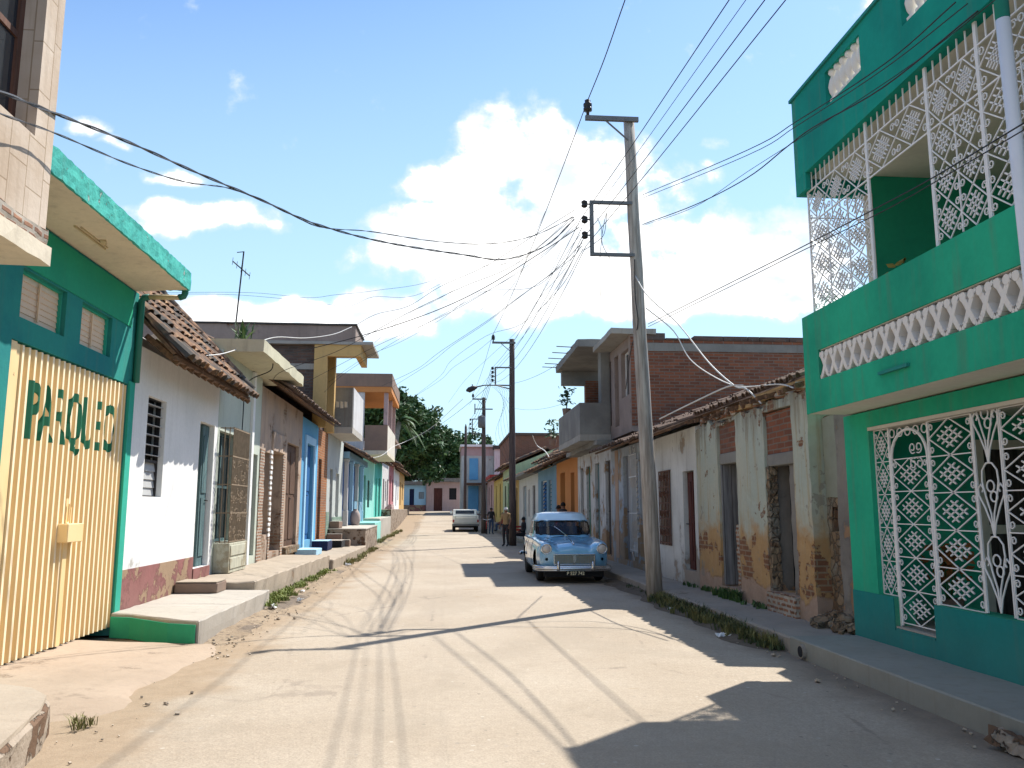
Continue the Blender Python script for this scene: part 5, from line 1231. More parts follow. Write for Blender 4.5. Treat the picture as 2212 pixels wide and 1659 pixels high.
# ---------------------------------------------------------------- farther houses of the right row
H = house('orange_house', 'orange house with open dark doorways and a red tile eave', 'house', RS, 29.32, 34.95, .16, 3.5, M['orange'], [(30.1, 31.0, .3, 2.95, O), (32.45, 33.8, .3, 3.05, O)], depth=6, gable=1.3)
barrel_roof(1, 29.32, 34.95, 4.1, 3.5, 2.9, 1.3, 'roof', H, miss=.1, rnd=14)
H = house('blue_grey_house', 'steel blue house with a blue louvred door', 'house', RS, 34.97, 41.9, .16, 3.45, M['steel_blue'], [(36.7, 37.7, .3, 2.9, 'louver', M['wood_green']), (38.4, 40.6, .3, 2.95, 'louver', M['wood_blue'])], depth=6, gable=1.3)
barrel_roof(1, 34.97, 41.9, 4.15, 3.4, 2.9, 1.3, 'roof', H, miss=.12, rnd=15)
H = house('plain_white_house', 'plain pale house with two narrow dark windows beside the second pole', 'house', RS, 41.92, 52.7, .16, 3.42, M['off_white'], [(43.3, 44.6, .3, 2.85, 'door', M['wood_dark']), (48.0, 50.0, .3, 2.95, 'door', M['wood_greyblue']), (46, 47, 1.2, 2.7, 'louver')], depth=6, gable=1.2)
slab_roof(4.1, 10, 41.92, 52.7, 3.43, 3.55, M['roof_grey'], H)
H = house('mustard_house', 'small mustard yellow house half hidden by the second pole', 'house', RS, 52.72, 57.0, .16, 3.5, M['ochre'], [(54, 55.2, .3, 3, 'door', M['wood_brown'])], depth=6, gable=1.2)
barrel_roof(1, 52.72, 57, 4.2, 3.5, 2.8, 1.2, 'roof', H, rnd=17, pitch=.3)
H = house('lime_house', 'pale green house with a dark doorway far down the right side', 'house', RS, 57.02, 67.5, .16, 4.6, M['lime_green'], [(60.6, 62.3, .3, 3.5, 'door', M['wood_green']), (64, 65.4, 1.2, 3.4, 'bars')], depth=6, gable=1.2)
barrel_roof(1, 57.02, 67.5, 4.2, 4.6, 2.8, 1.2, 'roof', H, rnd=18, pitch=.3, course=.5)
H = house('yellow_house', 'yellow house far down the right side near the third pole', 'house', RS, 67.52, 80, .5, 4.2, M['yellow'], [(70, 71.5, .9, 3.7, 'door', M['wood_maroon']), (75.5, 77, .9, 3.7, 'door', M['wood_brown'])], depth=6, gable=1)
barrel_roof(1, 67.52, 80, 4.2, 4.2, 2.8, 1.2, 'roof', H, rnd=19, pitch=.3, course=.5)
H = house('grey_far_house', 'mauve grey house with a red eave at the far end of the right row', 'house', RS, 80.02, 93, .9, 4.6, M['pinkish'], [(83, 85, 1.4, 4, 'door', M['wood_brown']), (88, 89.5, 2, 3.9, 'bars')], depth=6)
box_part('eave_band', H, M['red'], (4.3, 10.6, 80.02, 93, 4.6, 4.9))
# big brick building behind the row
H = thing('brick_hall', 'wide plain brick building rising behind the right row', 'building', (9, 66, 0)); mb = MB(); mb.box(4.9, 20, 62.5, 74, 0, 7.15); mb.build('wall', M['brick_far'], H); box_part('coping', H, M['brick_dark'], (4.8, 20.1, 62.4, 74.1, 7.152, 7.35))
H = thing('terracotta_house', 'terracotta house with a lean-to roof behind the steel blue house', 'house', (8.5, 47, 0)); mb = MB(); mb.box(6.8, 12, 44, 52, 0, 5.3); mb.build('wall', M['rust_conc'], H)
barrel_roof(1, 43.9, 52.1, 5.6, 4.4, 3.2, 1.5, 'roof', H, rnd=22, pitch=.3)
# grey tower house with blue panels at the end of the street
H = thing('tower_house', 'tall narrow grey house with bright blue panels at the end of the street', 'house', (4, 97, 1.2))
mb = MB(); mb.box(1.85, 5.5, 94, 102, .8, 7.6); mb.box(1.83, 5.52, 93.98, 102.02, 7.602, 8.6, 1); mb.build('wall', [M['pale_grey'], M['pinkish']], H)
mb = MB(); mb.box(2.75, 3.75, 93.9, 93.99, 4.9, 7.3); mb.box(2.65, 3.8, 93.9, 93.99, 1.4, 4.2); mb.build('blue_panel', M['sky_blue'], H)
box_part('side_wing', H, M['off_white'], (5.53, 7.2, 93, 101, .8, 8.3)); box_part('roof_edge', H, M['roof_dark'], (5.4, 8.0, 92.7, 101.2, 8.302, 8.7)); box_part('roof', H, M['white_wall'], (1.7, 5.53, 93.6, 102.2, 8.602, 8.85)); box_part('awning', H, M['wood_brown'], (2.4, 5.0, 92.2, 93.89, 4.3, 4.5))
# pink and white houses closing the street
GE = gz(108)
def cross_house(name, label, x0, x1, y, z0, z1, mat, ops, dado=None, roofm=None):
    H = thing(name, label, 'house', ((x0+x1)/2, y+3, z0)); mb = MB(); xs = sorted({x0, x1, *[o[0] for o in ops], *[o[1] for o in ops]}); zs = sorted({z0-1, z1, *[o[2] for o in ops], *[o[3] for o in ops]})
    for a, b in zip(xs, xs[1:]):
        for c, d in zip(zs, zs[1:]):
            if not any(o[0] < (a+b)/2 < o[1] and o[2] < (c+d)/2 < o[3] for o in ops): mb.face([(a,y,c),(b,y,c),(b,y,d),(a,y,d)])
    mb.box(x0, x0+.2, y+.002, y+6, z0-1, z1); mb.box(x1-.2, x1, y+.002, y+6, z0-1, z1); mb.box(x0, x1, y+6, y+6.2, z0-1, z1); mb.build('wall', mat, H, recalc=False)
    for o in ops: mb = MB(); mb.box(o[0], o[1], y+.12, y+.2, o[2], o[3]); mb.build(o[4], o[5], H)
    if dado: mb = MB(); mb.box(x0+.01, x1-.01, y-.03, y-.002, z0-.5, z0+.8); mb.build('dado', dado, H)
    box_part('roof', H, roofm or M['roof_grey'], (x0-.3, x1+.3, y-.4, y+6.4, z1+.002, z1+.5), sub=1.2, jit=.06)
    return H
cross_house('pink_house', 'pale pink house closing the end of the street', -2.4, 2.6, 110, GE, GE+3.8, M['pinkish'], [(-1.4, -.3, GE+.05, GE+3.0, 'door', M['wood_maroon']), (.6, 1.55, GE+1.5, GE+3.0, 'window', M['shade'])])
cross_house('pale_blue_house', 'pale blue house with a dark base left of the pink house', -7.5, -2.45, 110.5, GE, GE+3.4, M['light_blue'], [(-4.6, -4.0, GE+.1, GE+2.9, 'door', M['wood_navy']), (-3.4, -2.7, GE+1.6, GE+2.5, 'window', M['wood_greyblue'])], dado=M['maroon_dado'])
mb = MB(); mb.lathe([(.55,0),(.6,.3),(.5,.9),(.2,1.0)], (-1.2, 112, GE+4.4), 14)
tag(mb.build('water_tank', M['white_wall'], None, smooth=True), 'white rounded water tank on the pink house roof', 'tank')
# ================================================================== POLES AND WIRES
def pole(label, base, top, r0, r1, mat, arm_z, arm_x, br=None, insul_n=3, top_arm=True):
    b = Vector(base); t = Vector(top); T = thing('utility_pole', label, 'pole', b, 'wooden poles along the right pavement')
    def px(z): return b.lerp(t, (z-b.z)/(t.z-b.z))
    mb = MB(); n = 9; rr = random.Random(int(b.y))
    mb.tube([b.lerp(t, i/n)+Vector((rr.uniform(-.012,.012), rr.uniform(-.012,.012), 0)) for i in range(n+1)], [r0+(r1-r0)*i/n for i in range(n+1)], 12)
    mb.build('shaft', mat, T, smooth=True)
    if top_arm:
        p = px(arm_z); mb = MB(); mb.box(p.x-arm_x, p.x+.16, p.y-r1-.07, p.y-r1-.005, arm_z-.045, arm_z+.045); mb.tube([(p.x-arm_x*.55, p.y-r1-.04, arm_z-.04), (p.x-.05, p.y-r1-.03, arm_z-.42)], .018, 5)
        for i in range(4): mb.box(p.x-arm_x*.85+i*arm_x*.24, p.x-arm_x*.85+i*arm_x*.24+.05, p.y-r1-.073, p.y-r1-.072, arm_z-.015, arm_z+.015, 1)
        a = mb.build('crossarm', [M['galv'], M['galv']], T); mb = MB(); xx = p.x-arm_x+.05
        mb.lathe([(.03,0),(.03,.08),(.085,.10),(.085,.15),(.055,.16),(.085,.19),(.085,.24),(.05,.26),(.06,.31),(.03,.33)], (xx, p.y-r1-.04, arm_z+.045), 12); mb.build('insulator', M['insul'], a, smooth=True)
    if br:
        za, zb, w = br; pa, pb = px(za), px(zb); mb = MB(); x0 = pa.x-w; y = pa.y-.08
        mb.box(x0, pa.x, y-.03, y+.03, za-.03, za+.03); mb.box(x0, pb.x, y-.03, y+.03, zb-.03, zb+.03); mb.box(x0-.0, x0+.07, y-.034, y+.034, zb+.031, za-.031)
        a = mb.build('bracket', M['galv'], T)
        for i in range(insul_n):
            z = za-.04-i*(za-zb)*.9/max(1, insul_n); mb = MB(); mb.lathe([(.03,-.07),(.06,-.05),(.06,-.015),(.035,0),(.06,.015),(.06,.05),(.03,.07)], (x0-.10, y, z), 10); mb.tube([(x0-.1, y, z), (x0+.03, y, z)], .014, 5); mb.build('insulator', M['insul'], a, smooth=True)
    return T
P1 = pole('nearest leaning grey pole with a broad square bracket by the right kerb', (3.78, 15.0, -.05), (3.50, 15.0, 9.14), .145, .105, M['pole'], 9.08, .88, br=(7.40, 6.37, .86), insul_n=3)
P2 = pole('dark brown second pole with a street lamp near the steel blue house', (3.06, 37.5, -.05), (3.02, 37.5, 9.40), .17, .12, M['pole_far'], 9.20, .92, br=(8.05, 7.22, .80), insul_n=4)
P3 = pole('third pole down the street carrying a grey transformer can', (2.62, 56, -.05), (2.60, 56, 9.15), .17, .12, M['pole_far'], 9.02, .80, br=(7.66, 6.66, .82), insul_n=3)
mb = MB(); mb.lathe([(.22,0),(.26,.05),(.26,.72),(.22,.78),(.08,.85)], (2.45, 55.75, 7.05), 14); t_ = mb.build('transformer', M['galv'], P3, smooth=True)
mb = MB(); mb.box(1.95, 3.2, 55.84, 55.90, 8.30, 8.38); mb.box(1.95, 2.02, 55.83, 55.91, 8.0, 8.7); mb.build('cross_bar', M['galv'], P3)
P4 = pole('slim farthest pole rising in front of the grey tower house', (1.95, 80, .5), (1.97, 80, 9.5), .16, .12, M['pole_far'], 9, .5, top_arm=False)
mb = MB(); mb.lathe([(.10,0),(.10,.06),(.05,.2),(.02,.3)], (1.97, 80, 9.5), 10); mb.build('pole_cap', M['galv'], P4)
# street lamp reaching out from the second pole
LT = thing('street_lamp', 'grey cobra head street lamp on a long arm from the second pole', 'lamp', (2.9, 37.4, 7.15))
mb = MB(); mb.tube([(2.92, 37.35, 7.05), (2.3, 37.3, 7.2), (1.75, 37.3, 7.20), (1.25, 37.3, 7.08)], [.028,.028,.028,.035], 7); mb.build('lamp_arm', M['galv'], LT, smooth=True)
mb = MB(); mb.tube([(1.42, 37.3, 7.11), (1.25, 37.3, 7.06), (1.05, 37.3, 6.97), (.92, 37.3, 6.94)], [.05,.12,.13,.04], 10); mb.lathe([(.02,0),(.03,.06)], (1.2, 37.3, 7.17), 8); mb.build('lamp_head', M['iron_dark'], LT, smooth=True)

# ---- wires: 3-D polylines smoothed with Catmull-Rom
def cat(pts, k=6):
    pts = [Vector(p) for p in pts]
    if len(pts) == 2: return pts
    ext = [pts[0]*2-pts[1]]+pts+[pts[-1]*2-pts[-2]]; out = []
    for i in range(1, len(ext)-2):
        a, b, c, d = ext[i-1:i+3]
        for j in range(k):
            t = j/k; out.append(.5*((2*b)+(c-a)*t+(2*a-5*b+4*c-d)*t*t+(3*b-a-3*c+d)*t**3))
    return out+[pts[-1]]
def sagline(a, b, sag, n=14):
    a, b = Vector(a), Vector(b); return [a.lerp(b, i/n)-Vector((0, 0, sag*4*(i/n)*(1-i/n))) for i in range(n+1)]
NW = 0
def wire(label, pts, r=.0060, mat='wire', kink=0., name='cable', twist=False, smooth=True):
    mb = MB(); p = cat(pts) if smooth else [Vector(q) for q in pts]; rr = random.Random(len(label)*7+len(p))
    if kink: p = [q+Vector((0, 0, rr.gauss(0, kink))) for q in p]
    if twist:
        # a bundle of two strands wound around each other
        fine = []
        for a, b in zip(p, p[1:]):
            k = max(1, int((b-a).length/.05)); fine += [a.lerp(b, i/k) for i in range(k)]
        for ph in (0, PI): mb.tube([q+Vector((math.cos(i*.42+ph)*r*.8, 0, math.sin(i*.42+ph)*r*.8)) for i, q in enumerate(fine)], r*.75, 4, cap=False, m=0 if ph == 0 else 1)
    else: mb.tube(p, r, 5, cap=False)
    return tag(mb.build(name, [M[mat], M['wire_grey']], None, recalc=False), label, 'wire', 'overhead cables of the street')
def PY(*ps): return [at(x, y, Y) for x, y, Y in ps]
def PX(X, *ps): return [atx(x, y, X) for x, y in ps]
# high wire: overhead -> near pole -> second pole -> third
i1 = Vector((2.67, 14.85, 9.43)); i2 = Vector((2.12, 37.3, 9.55)); i3 = Vector((1.84, 55.8, 9.38))
ov = atx(1350, 0, 2.72); ov2 = i1+(ov-i1)*1.6
wire('single high cable from the top insulator of the nearest pole running overhead', [ov2, ov, i1.lerp(ov, .5)-Vector((0,0,.06)), i1], .010)
wire('high cable between the top insulators of the first and second poles', sagline(i1, i2, .28), .009, smooth=False)
wire('high cable between the top insulators of the second and third poles', sagline(i2, i3, .25), .009, smooth=False)
# four street wires on the bracket insulators, overhead to the right and on to the next poles
b1 = [(1254, 474), (1257, 492), (1262, 512), (1266, 531)]; tp = [(1575, 0), (1611, 0), (1652, 0), (1697, 0)]
nm = ['uppermost', 'faint second', 'third', 'lowest']
for k in range(4):
    a = at(b1[k][0], b1[k][1], 14.9); o_ = atx(tp[k][0], tp[k][1], a.x+.25+.1*k); o2 = a+(o_-a)*1.5
    wire(f'{nm[k]} of four cables running from the near pole bracket to the upper right overhead', [a, a.lerp(o_, .5)-Vector((0,0,.03)), o_, o2], .006 if k != 1 else .004)
    e = Vector((2.07, 37.35, 8.0-.22*k)); wire(f'{nm[k]} of four cables from the near pole bracket to the second pole bracket', sagline(a, e, .35+.12*k), .0065, smooth=False)
    f = Vector((1.68, 55.9, 7.6-.25*k)); wire(f'{nm[k]} of four cables from the second pole bracket to the third pole bracket', sagline(e, f, .3+.08*k), .010, smooth=False)
    if k < 3: wire(f'{nm[k]} of three cables from the third pole to the farthest pole', sagline(f, (1.95, 80, 9.3-.3*k), .4), .012, smooth=False)
# cables to the green house on the right
wire('upper cable from the near pole across the green parapet', [at(1388, 421, 15)]+PX(3.85, (1613, 325), (1721, 262), (1911, 138), (2064, 5)), .006)
wire('second cable just below it from the near pole across the green parapet', [at(1388, 428, 15)]+PX(3.83, (1613, 336), (1721, 272), (1908, 150), (2090, 8)), .005)
wire('thick lower cable from the near pole sweeping up across the green roof edge', [at(1388, 485, 15)]+PX(3.8, (1500, 443), (1613, 385), (1699, 318), (1757, 275), (1906, 190), (2112, 24)), .0075)
wire('thin cable following the thick one from the near pole to the green roof edge', [at(1390, 487, 15)]+PX(3.82, (1500, 447), (1613, 372), (1757, 280), (1974, 136), (2200, -40)), .004)
wire('upper cable crossing in front of the green balcony ironwork', [at(1400, 700, 15)]+PX(3.75, (1612, 594), (1720, 540), (1900, 446), (2015, 384), (2230, 255)), .006)
wire('lower cable crossing in front of the green balcony ironwork', [at(1400, 706, 15)]+PX(3.78, (1612, 602), (1720, 548), (1900, 460), (2015, 396), (2230, 270)), .005)
# white service cables looping to the old roof
wire('thick white service cable looping from the near pole down to the broken eave', PY((1372, 596, 14.9), (1400, 640, 14.6), (1465, 700, 14.2), (1530, 782, 13.6), (1585, 832, 12.8), (1612, 840, 12.3), (1645, 872, 11.9)), .013, 'wire_white')
wire('slack white service cable hanging lower beside the old brick wall', PY((1395, 665, 14.9), (1455, 715, 14.8), (1490, 775, 14.4), (1545, 815, 13.6), (1600, 835, 12.6), (1680, 830, 11.2), (1715, 838, 10.6)), .011, 'wire_white')
wire('white conduit lying along the edge of the old tile eave', PY((1425, 905, 15.2), (1500, 868, 13.6), (1570, 836, 12.7), (1606, 832, 12.2)), .013, 'wire_white')
wire('black cable taped down the left side of the near pole', PY((1371, 560, 14.85), (1372, 640, 14.84), (1378, 700, 14.84), (1362, 760, 15.5), (1352, 840, 18)), .010)
wire('loose thin lead hanging under the near pole bracket', PY((1290, 470, 14.9), (1300, 500, 14.9), (1296, 560, 14.9), (1297, 640, 14.9)), .005)
wire('tangled cut leads inside the near pole bracket', PY((1262, 540, 14.9), (1285, 525, 14.9), (1305, 505, 14.9), (1310, 460, 14.9), (1300, 520, 14.9), (1318, 560, 14.9)), .006)
# thick twisted cables from the beige house to the near pole
wire('thick twisted cable from the beige house sweeping across the sky', PY((-60, 165, 5.6), (0, 197, 6.1), (120, 245, 7.0), (280, 308, 8.0), (430, 375, 9.1), (560, 430, 10.1), (680, 483, 11.2), (830, 523, 12.4), (1000, 550, 13.6), (1090, 560, 14.1), (1180, 530, 14.5), (1244, 470, 14.8)), .0115, twist=True)
wire('thinner twisted cable under the thick one from the beige house', PY((-60, 210, 5.4), (0, 245, 5.9), (120, 288, 6.8), (280, 355, 7.9), (400, 393, 8.8), (500, 408, 9.7), (600, 448, 10.6), (690, 490, 11.4), (800, 500, 12.3), (930, 520, 13.3), (1050, 527, 14.0), (1150, 510, 14.5), (1244, 466, 14.8)), .007, twist=True)
# service drops fanning from the near bracket to the left houses (pixel fans, depth grows along the street)
c5 = lambda x, y: ((1150+x/1.843)/1.736, (750+y/1.843)/1.736)
def drop(label, pts, y0, y1, r=.008, mat='wire'):
    r *= .76
    P = [c5(*p) for p in pts]; n = len(P)-1
    wire(label, [at(P[i][0], P[i][1], y0+(y1-y0)*i/n) for i in range(n+1)], r, mat)
drop('cable from the near bracket drooping to the ochre portal of the flat roofed house', [(1850, 70), (1580, 240), (1240, 455), (920, 600), (700, 735), (480, 790), (340, 865)], 14.9, 23.0, .008)
drop('heavy cable from the near bracket to the edge of the broad flat roof', [(1880, 190), (1640, 350), (1240, 600), (880, 770), (440, 920), (60, 1020), (-300, 1100)], 14.9, 19.5, .012)
drop('cable from the near bracket landing on the pale concrete canopy', [(1860, 110), (1450, 440), (1080, 600), (720, 770), (480, 900), (200, 1050), (-160, 1180), (-240, 1250)], 14.9, 16.8, .007)
drop('thin cable from the near bracket to the thin slab beside the ochre portal', [(1860, 90), (1560, 350), (1230, 500), (900, 690), (700, 790), (470, 985)], 14.9, 24, .006)
drop('cable from the near bracket down to the grey concrete balcony', [(1890, 240), (1600, 590), (1200, 640), (920, 830), (640, 985), (400, 1090), (150, 1260)], 14.9, 29, .006)
drop('sagging thin cable from the near bracket to the orange trimmed balcony', [(1900, 300), (1700, 500), (1400, 720), (1240, 840), (920, 1050), (760, 1170), (520, 1285)], 14.9, 43, .010)
drop('second sagging cable from the near bracket to the orange trimmed balcony', [(1900, 320), (1800, 430), (1500, 650), (1240, 850), (1000, 1010), (850, 1130), (590, 1295)], 14.9, 45, .010)
drop('thin cable from the near bracket dropping beyond the orange trimmed roof', [(1910, 340), (1740, 620), (1480, 860), (1240, 940), (1000, 1110), (920, 1220), (720, 1375)], 14.9, 50, .009)
drop('long cable slanting from the second pole top towards the palm tree', [(1284, 960), (1160, 1060), (1010, 1160), (930, 1240), (760, 1350), (620, 1440)], 37.5, 55, .010)
drop('thin horizontal cable over the tile roofs at the left', [(1560, 250), (1340, 270), (900, 545), (480, 625), (200, 655), (0, 675), (-400, 640), (-1090, 640)], 14.9, 15.6, .004)
drop('second thin horizontal cable over the tile roofs at the left', [(1480, 430), (1130, 480), (750, 660), (460, 670), (280, 735), (0, 700), (-500, 655), (-1080, 650)], 14.9, 15.4, .004)
drop('thin cable in the fan from the near bracket ending at the blue house eave', [(1870, 150), (1620, 400), (1300, 600), (1000, 760), (640, 960), (260, 1200), (120, 1330)], 14.9, 26, .006)
drop('thin cable in the fan from the near bracket ending at the ruined house roof', [(1880, 170), (1560, 430), (1150, 690), (880, 830), (500, 1000), (150, 1180), (-60, 1290)], 14.9, 21, .006)
drop('steep thin cable from the near bracket to the turquoise house', [(1900, 260), (1790, 470), (1600, 690), (1460, 900), (1290, 1060), (1100, 1240), (980, 1400)], 14.9, 52, .008)
drop('steep thin cable from the near bracket to the rose house', [(1905, 280), (1830, 430), (1700, 650), (1560, 860), (1440, 1010), (1250, 1230), (1120, 1420)], 14.9, 64, .010)
drop('short crossing cable from the high line down to the near bracket fan', [(1650, 80), (1570, 260), (1470, 520), (1360, 660), (1200, 760)], 15, 20, .005)
drop('second short crossing cable below the near bracket fan', [(1760, 340), (1690, 500), (1600, 690), (1500, 860), (1440, 970)], 15, 32, .005)
drop('third short crossing cable below the near bracket fan', [(1830, 430), (1720, 620), (1560, 830), (1490, 960)], 15, 34, .005)
wire('white cable sagging from the ochre portal to the tile verge of the white house', PY((760, 706, 23), (720, 722, 22), (660, 730, 20.5), (600, 728, 19), (560, 738, 17.8), (520, 752, 16.4), (480, 764, 14.6), (445, 768, 13.4)), .010, 'wire_white')
wire('cable from the second pole to the brick house slab', sagline((2.98, 37.4, 7.3), (3.9, 28, 6.6), .12), .007, smooth=False)
wire('thin cable from the second pole to the concrete balcony', sagline((3.0, 37.4, 6.2), (4.0, 28.2, 5.2), .15), .005, smooth=False)
wire('cable from the second pole bracket to the tall left houses', sagline((2.07, 37.3, 7.3), (-3.4, 60, 6.3), .5), .010, smooth=False)
wire('pale cable from the second pole to the wall below the orange trimmed balcony', PY((1000, 862, 37.3), (930, 925, 42), (880, 952, 44), (850, 965, 42), (822, 985, 40), (790, 990, 39)), .012, 'wire_white')
wire('short white service drop over the terracotta lean-to roof', PY((1150, 940, 38), (1160, 962, 40), (1178, 975, 38), (1192, 998, 36)), .02, 'wire_white')
for k in range(7):
    a = Vector((2.1+.1*k, 37.4, 7.15)); wire(['leftmost', 'second', 'third', 'fourth', 'fifth', 'sixth', 'rightmost'][k]+' of seven slack leads drooping from the second pole bracket', [a, a+Vector((.2, 0, -.15-.05*k)), (2.95-.12*k+.04, 37.3, 6.2-.2*k), (2.96-.03*k, 37.32, 5.2-.25*k)], .005)
drop('black lead running down the pale green house wall', [(-290, 1290)], 17, 17) if False else None
wire('black lead hanging down the pale green house wall from the canopy', PY((590, 775, 17.3), (585, 800, 17.35), (545, 818, 17.4), (530, 838, 17.4), (525, 900, 17.4), (521, 965, 17.4)), .012)

# ================================================================== TREES
def leaf_tree(name, label, base, h, cw, seed, n=7000, lobes=9, mat=None, leaf=.34, trunk_r=.35, ch=.62):
    T = thing(name, label, 'tree', base); rr = random.Random(seed); b = Vector(base); mb = MB()
    mb.tube([b, b+Vector((.15, 0, h*.25)), b+Vector((-.1, .1, h*.5)), b+Vector((0, 0, h*.75))], [trunk_r, trunk_r*.75, trunk_r*.5, trunk_r*.25], 10)
    cs = []
    for i in range(lobes):
        a = 2*PI*i/lobes*1.0+rr.uniform(-.4,.4); d = cw*rr.uniform(.25, .62); z = h*(1-ch)+h*ch*rr.uniform(.12, .82); c = b+Vector((math.cos(a)*d, math.sin(a)*d, z)); r = cw*rr.uniform(.28, .46); cs.append((c, r))
        s = b+Vector((0, 0, h*rr.uniform(.25, .5))); mb.tube([s, s.lerp(c, .5)+Vector((0,0,.3)), c], [trunk_r*.35, trunk_r*.2, .04], 6)
    for i in range(4): cs.append((b+Vector((rr.uniform(-.3,.3)*cw, rr.uniform(-.3,.3)*cw, h*rr.uniform(.75, .93))), cw*rr.uniform(.2,.34)))
    mb.build('trunk', M['bark'], T, smooth=True); mb = MB()
    tot = sum(r**2 for c, r in cs)
    for c, r in cs:
        clumps = [(Vector((rr.gauss(0,1), rr.gauss(0,1), rr.gauss(0,.85))).normalized()*r*rr.uniform(.55, 1.05)) for _ in range(16)]
        for i in range(int(n*r*r/tot)):
            k = rr.choice(clumps); p = c+k+Vector((rr.gauss(0,1), rr.gauss(0,1), rr.gauss(0,.8)))*r*.17
            u = Vector((rr.gauss(0,1), rr.gauss(0,1), rr.gauss(0,.7))).normalized(); v = u.cross(Vector((rr.gauss(0,1), rr.gauss(0,1), rr.gauss(0,1)))).normalized(); s = leaf*rr.uniform(.5, 1.15)
            mb.face([p-u*s, p+v*s*.42, p+u*s, p-v*s*.42], 0 if rr.random() < .6 else 1)
    mb.build('crown', mat or [M['leaf'], M['leaf2']], T, recalc=False)
    return T
leaf_tree('broad_tree', 'largest dark broad leaved tree at the end of the left row', (-5.6, 97, 1.3), 13.2, 7.2, 3, n=28000, lobes=16, leaf=.42)
leaf_tree('broad_tree', 'lower dark tree behind the pink house', (.6, 121, 1.3), 11.6, 6.2, 5, n=17000, lobes=12, leaf=.42)
leaf_tree('broad_tree', 'dark tree filling the gap behind the pale blue house', (-6.0, 119, 1.3), 11, 6.2, 8, n=13000, lobes=10, leaf=.42)
# palm
T = thing('palm_tree', 'slender palm tree rising in front of the big dark tree', 'tree', (-4.9, 72.0, 1.4)); mb = MB(); b = Vector((-4.9, 72.0, 1.4)); tp_ = Vector((-4.0, 72, 9.2))
mb.tube([b, b.lerp(tp_, .4)+Vector((-.2,0,0)), b.lerp(tp_, .75), tp_], [.28, .2, .18, .2], 9); mb.build('trunk', M['palmtrunk'], T, smooth=True)
mb = MB(); rr = random.Random(2)
for i in range(24):
    a = 2*PI*i/24*1.0+rr.uniform(-.2,.2); Lf = rr.uniform(2.0, 2.9); el = rr.uniform(-.25, 1.1); d = Vector((math.cos(a), math.sin(a), 0)); pts = []
    for j in range(9):
        t = j/8; pts.append(tp_+d*Lf*(t*math.cos(el)*.9)+Vector((0, 0, Lf*(math.sin(el)*t-.85*t*t))))
    mb.tube(pts, [.035*(1-.8*j/8) for j in range(9)], 4, cap=False)
    sd = Vector((-d.y, d.x, 0))
    for j in range(1, 32):
        t = j/32*7.99; k = int(t); p = pts[k].lerp(pts[k+1], t-k); ll = .62*math.sin(PI*min(1, .12+t/9))
        for s in (-1, 1):
            q = p+sd*s*ll*.75+d*ll*.45+Vector((0, 0, -ll*.45)); w = d*.045; mb.face([p-w, p+w, q])
mb.build('crown', M['leaf2'], T, recalc=False)
# ================================================================== PARKED SALOON
def carpaint(name, col, dust=(.42,.40,.36), d=.25, rough=.22):
    m, g, b = new_mat(name, rough, 0, .8); p = g.obj()
    c = g.mix(g.ramp(g.noise(p, 1.6, 6), .35, .7), col, mulc(col, 1.18)); z = g.sep(p)[2]
    low = g.math('SUBTRACT', 1., g.ramp(g.math('ADD', z, g.math('MULTIPLY', g.noise(p, 4, 5), .3)), .25, .85))
    c = g.mix(g.math('MULTIPLY', g.math('ADD', g.math('MULTIPLY', low, .8), .1), d*2.2), c, dust)
    g.put(b.inputs['Base Color'], c); g.put(b.inputs['Roughness'], g.math('ADD', rough, g.math('MULTIPLY', g.noise(p, 5, 5), .25)))
    b.inputs['Coat Weight'].default_value = 1.; b.inputs['Coat Roughness'].default_value = .08
    return m
M['car_blue'] = carpaint('faded_blue_car_paint', (.14,.39,.60), d=.13)
M['car_roof'] = carpaint('pale_blue_sheen_car_paint', (.52,.70,.77), d=.08)  # roof blue whitened to carry the sky reflection
M['car_glass'] = glassm('car_glass', (.02,.025,.03), .04)
M['car_glass'].node_tree.nodes['Principled BSDF'].inputs['Alpha'].default_value = .62
M['lamp_glass'] = glassm('headlamp_glass', (.55,.5,.45), .08); M['grille_metal'] = plain('dull_grille_metal', (.30,.29,.24), .4, .7, var=.2, scale=12)
M['plate'] = plain('black_number_plate', (.012,.012,.012), .5); M['plate_letter'] = plain('cream_plate_letters', (.75,.68,.45), .6, var=.05)
CAR = thing('vintage_car', 'old rounded blue saloon car parked facing us by the right kerb', 'car', (2.86, 18.35, 0))
cx, cy = 2.86, 18.35
def prof(t, tab):
    for (a, va), (b, vb) in zip(tab, tab[1:]):
        if a <= t <= b: k = (t-a)/(b-a); k = k*k*(3-2*k) if len(tab) > 2 else k; return va+(vb-va)*k
    return tab[0][1] if t < tab[0][0] else tab[-1][1]
LEN = 4.2
HW = [(0,.70),(.12,.765),(.5,.80),(2.1,.815),(3.4,.80),(4.0,.74),(4.2,.64)]           # half width
TOPC = [(0,.70),(.05,.79),(.25,.855),(.8,.91),(1.42,.965),(2.2,.965),(3.35,.965),(3.8,.90),(4.1,.78),(4.2,.66)]   # centre height
FEN = [(0,.80),(.1,.875),(.4,.905),(1.0,.93),(1.5,.955),(2.2,.95),(3.2,.965),(3.9,.93),(4.15,.80),(4.2,.68)]      # wing-top height
BOT = [(0,.34),(.1,.27),(.5,.235),(3.6,.235),(4.1,.30),(4.2,.36)]
ST = sorted(set([0,.02,.05,.09,.14,.2,.28] + fr(.34, 1.30, 24) + fr(1.4, 2.8, 12) + fr(2.9, 3.7, 20) + [3.8,3.9,4.0,4.08,4.14,4.18,4.2]))
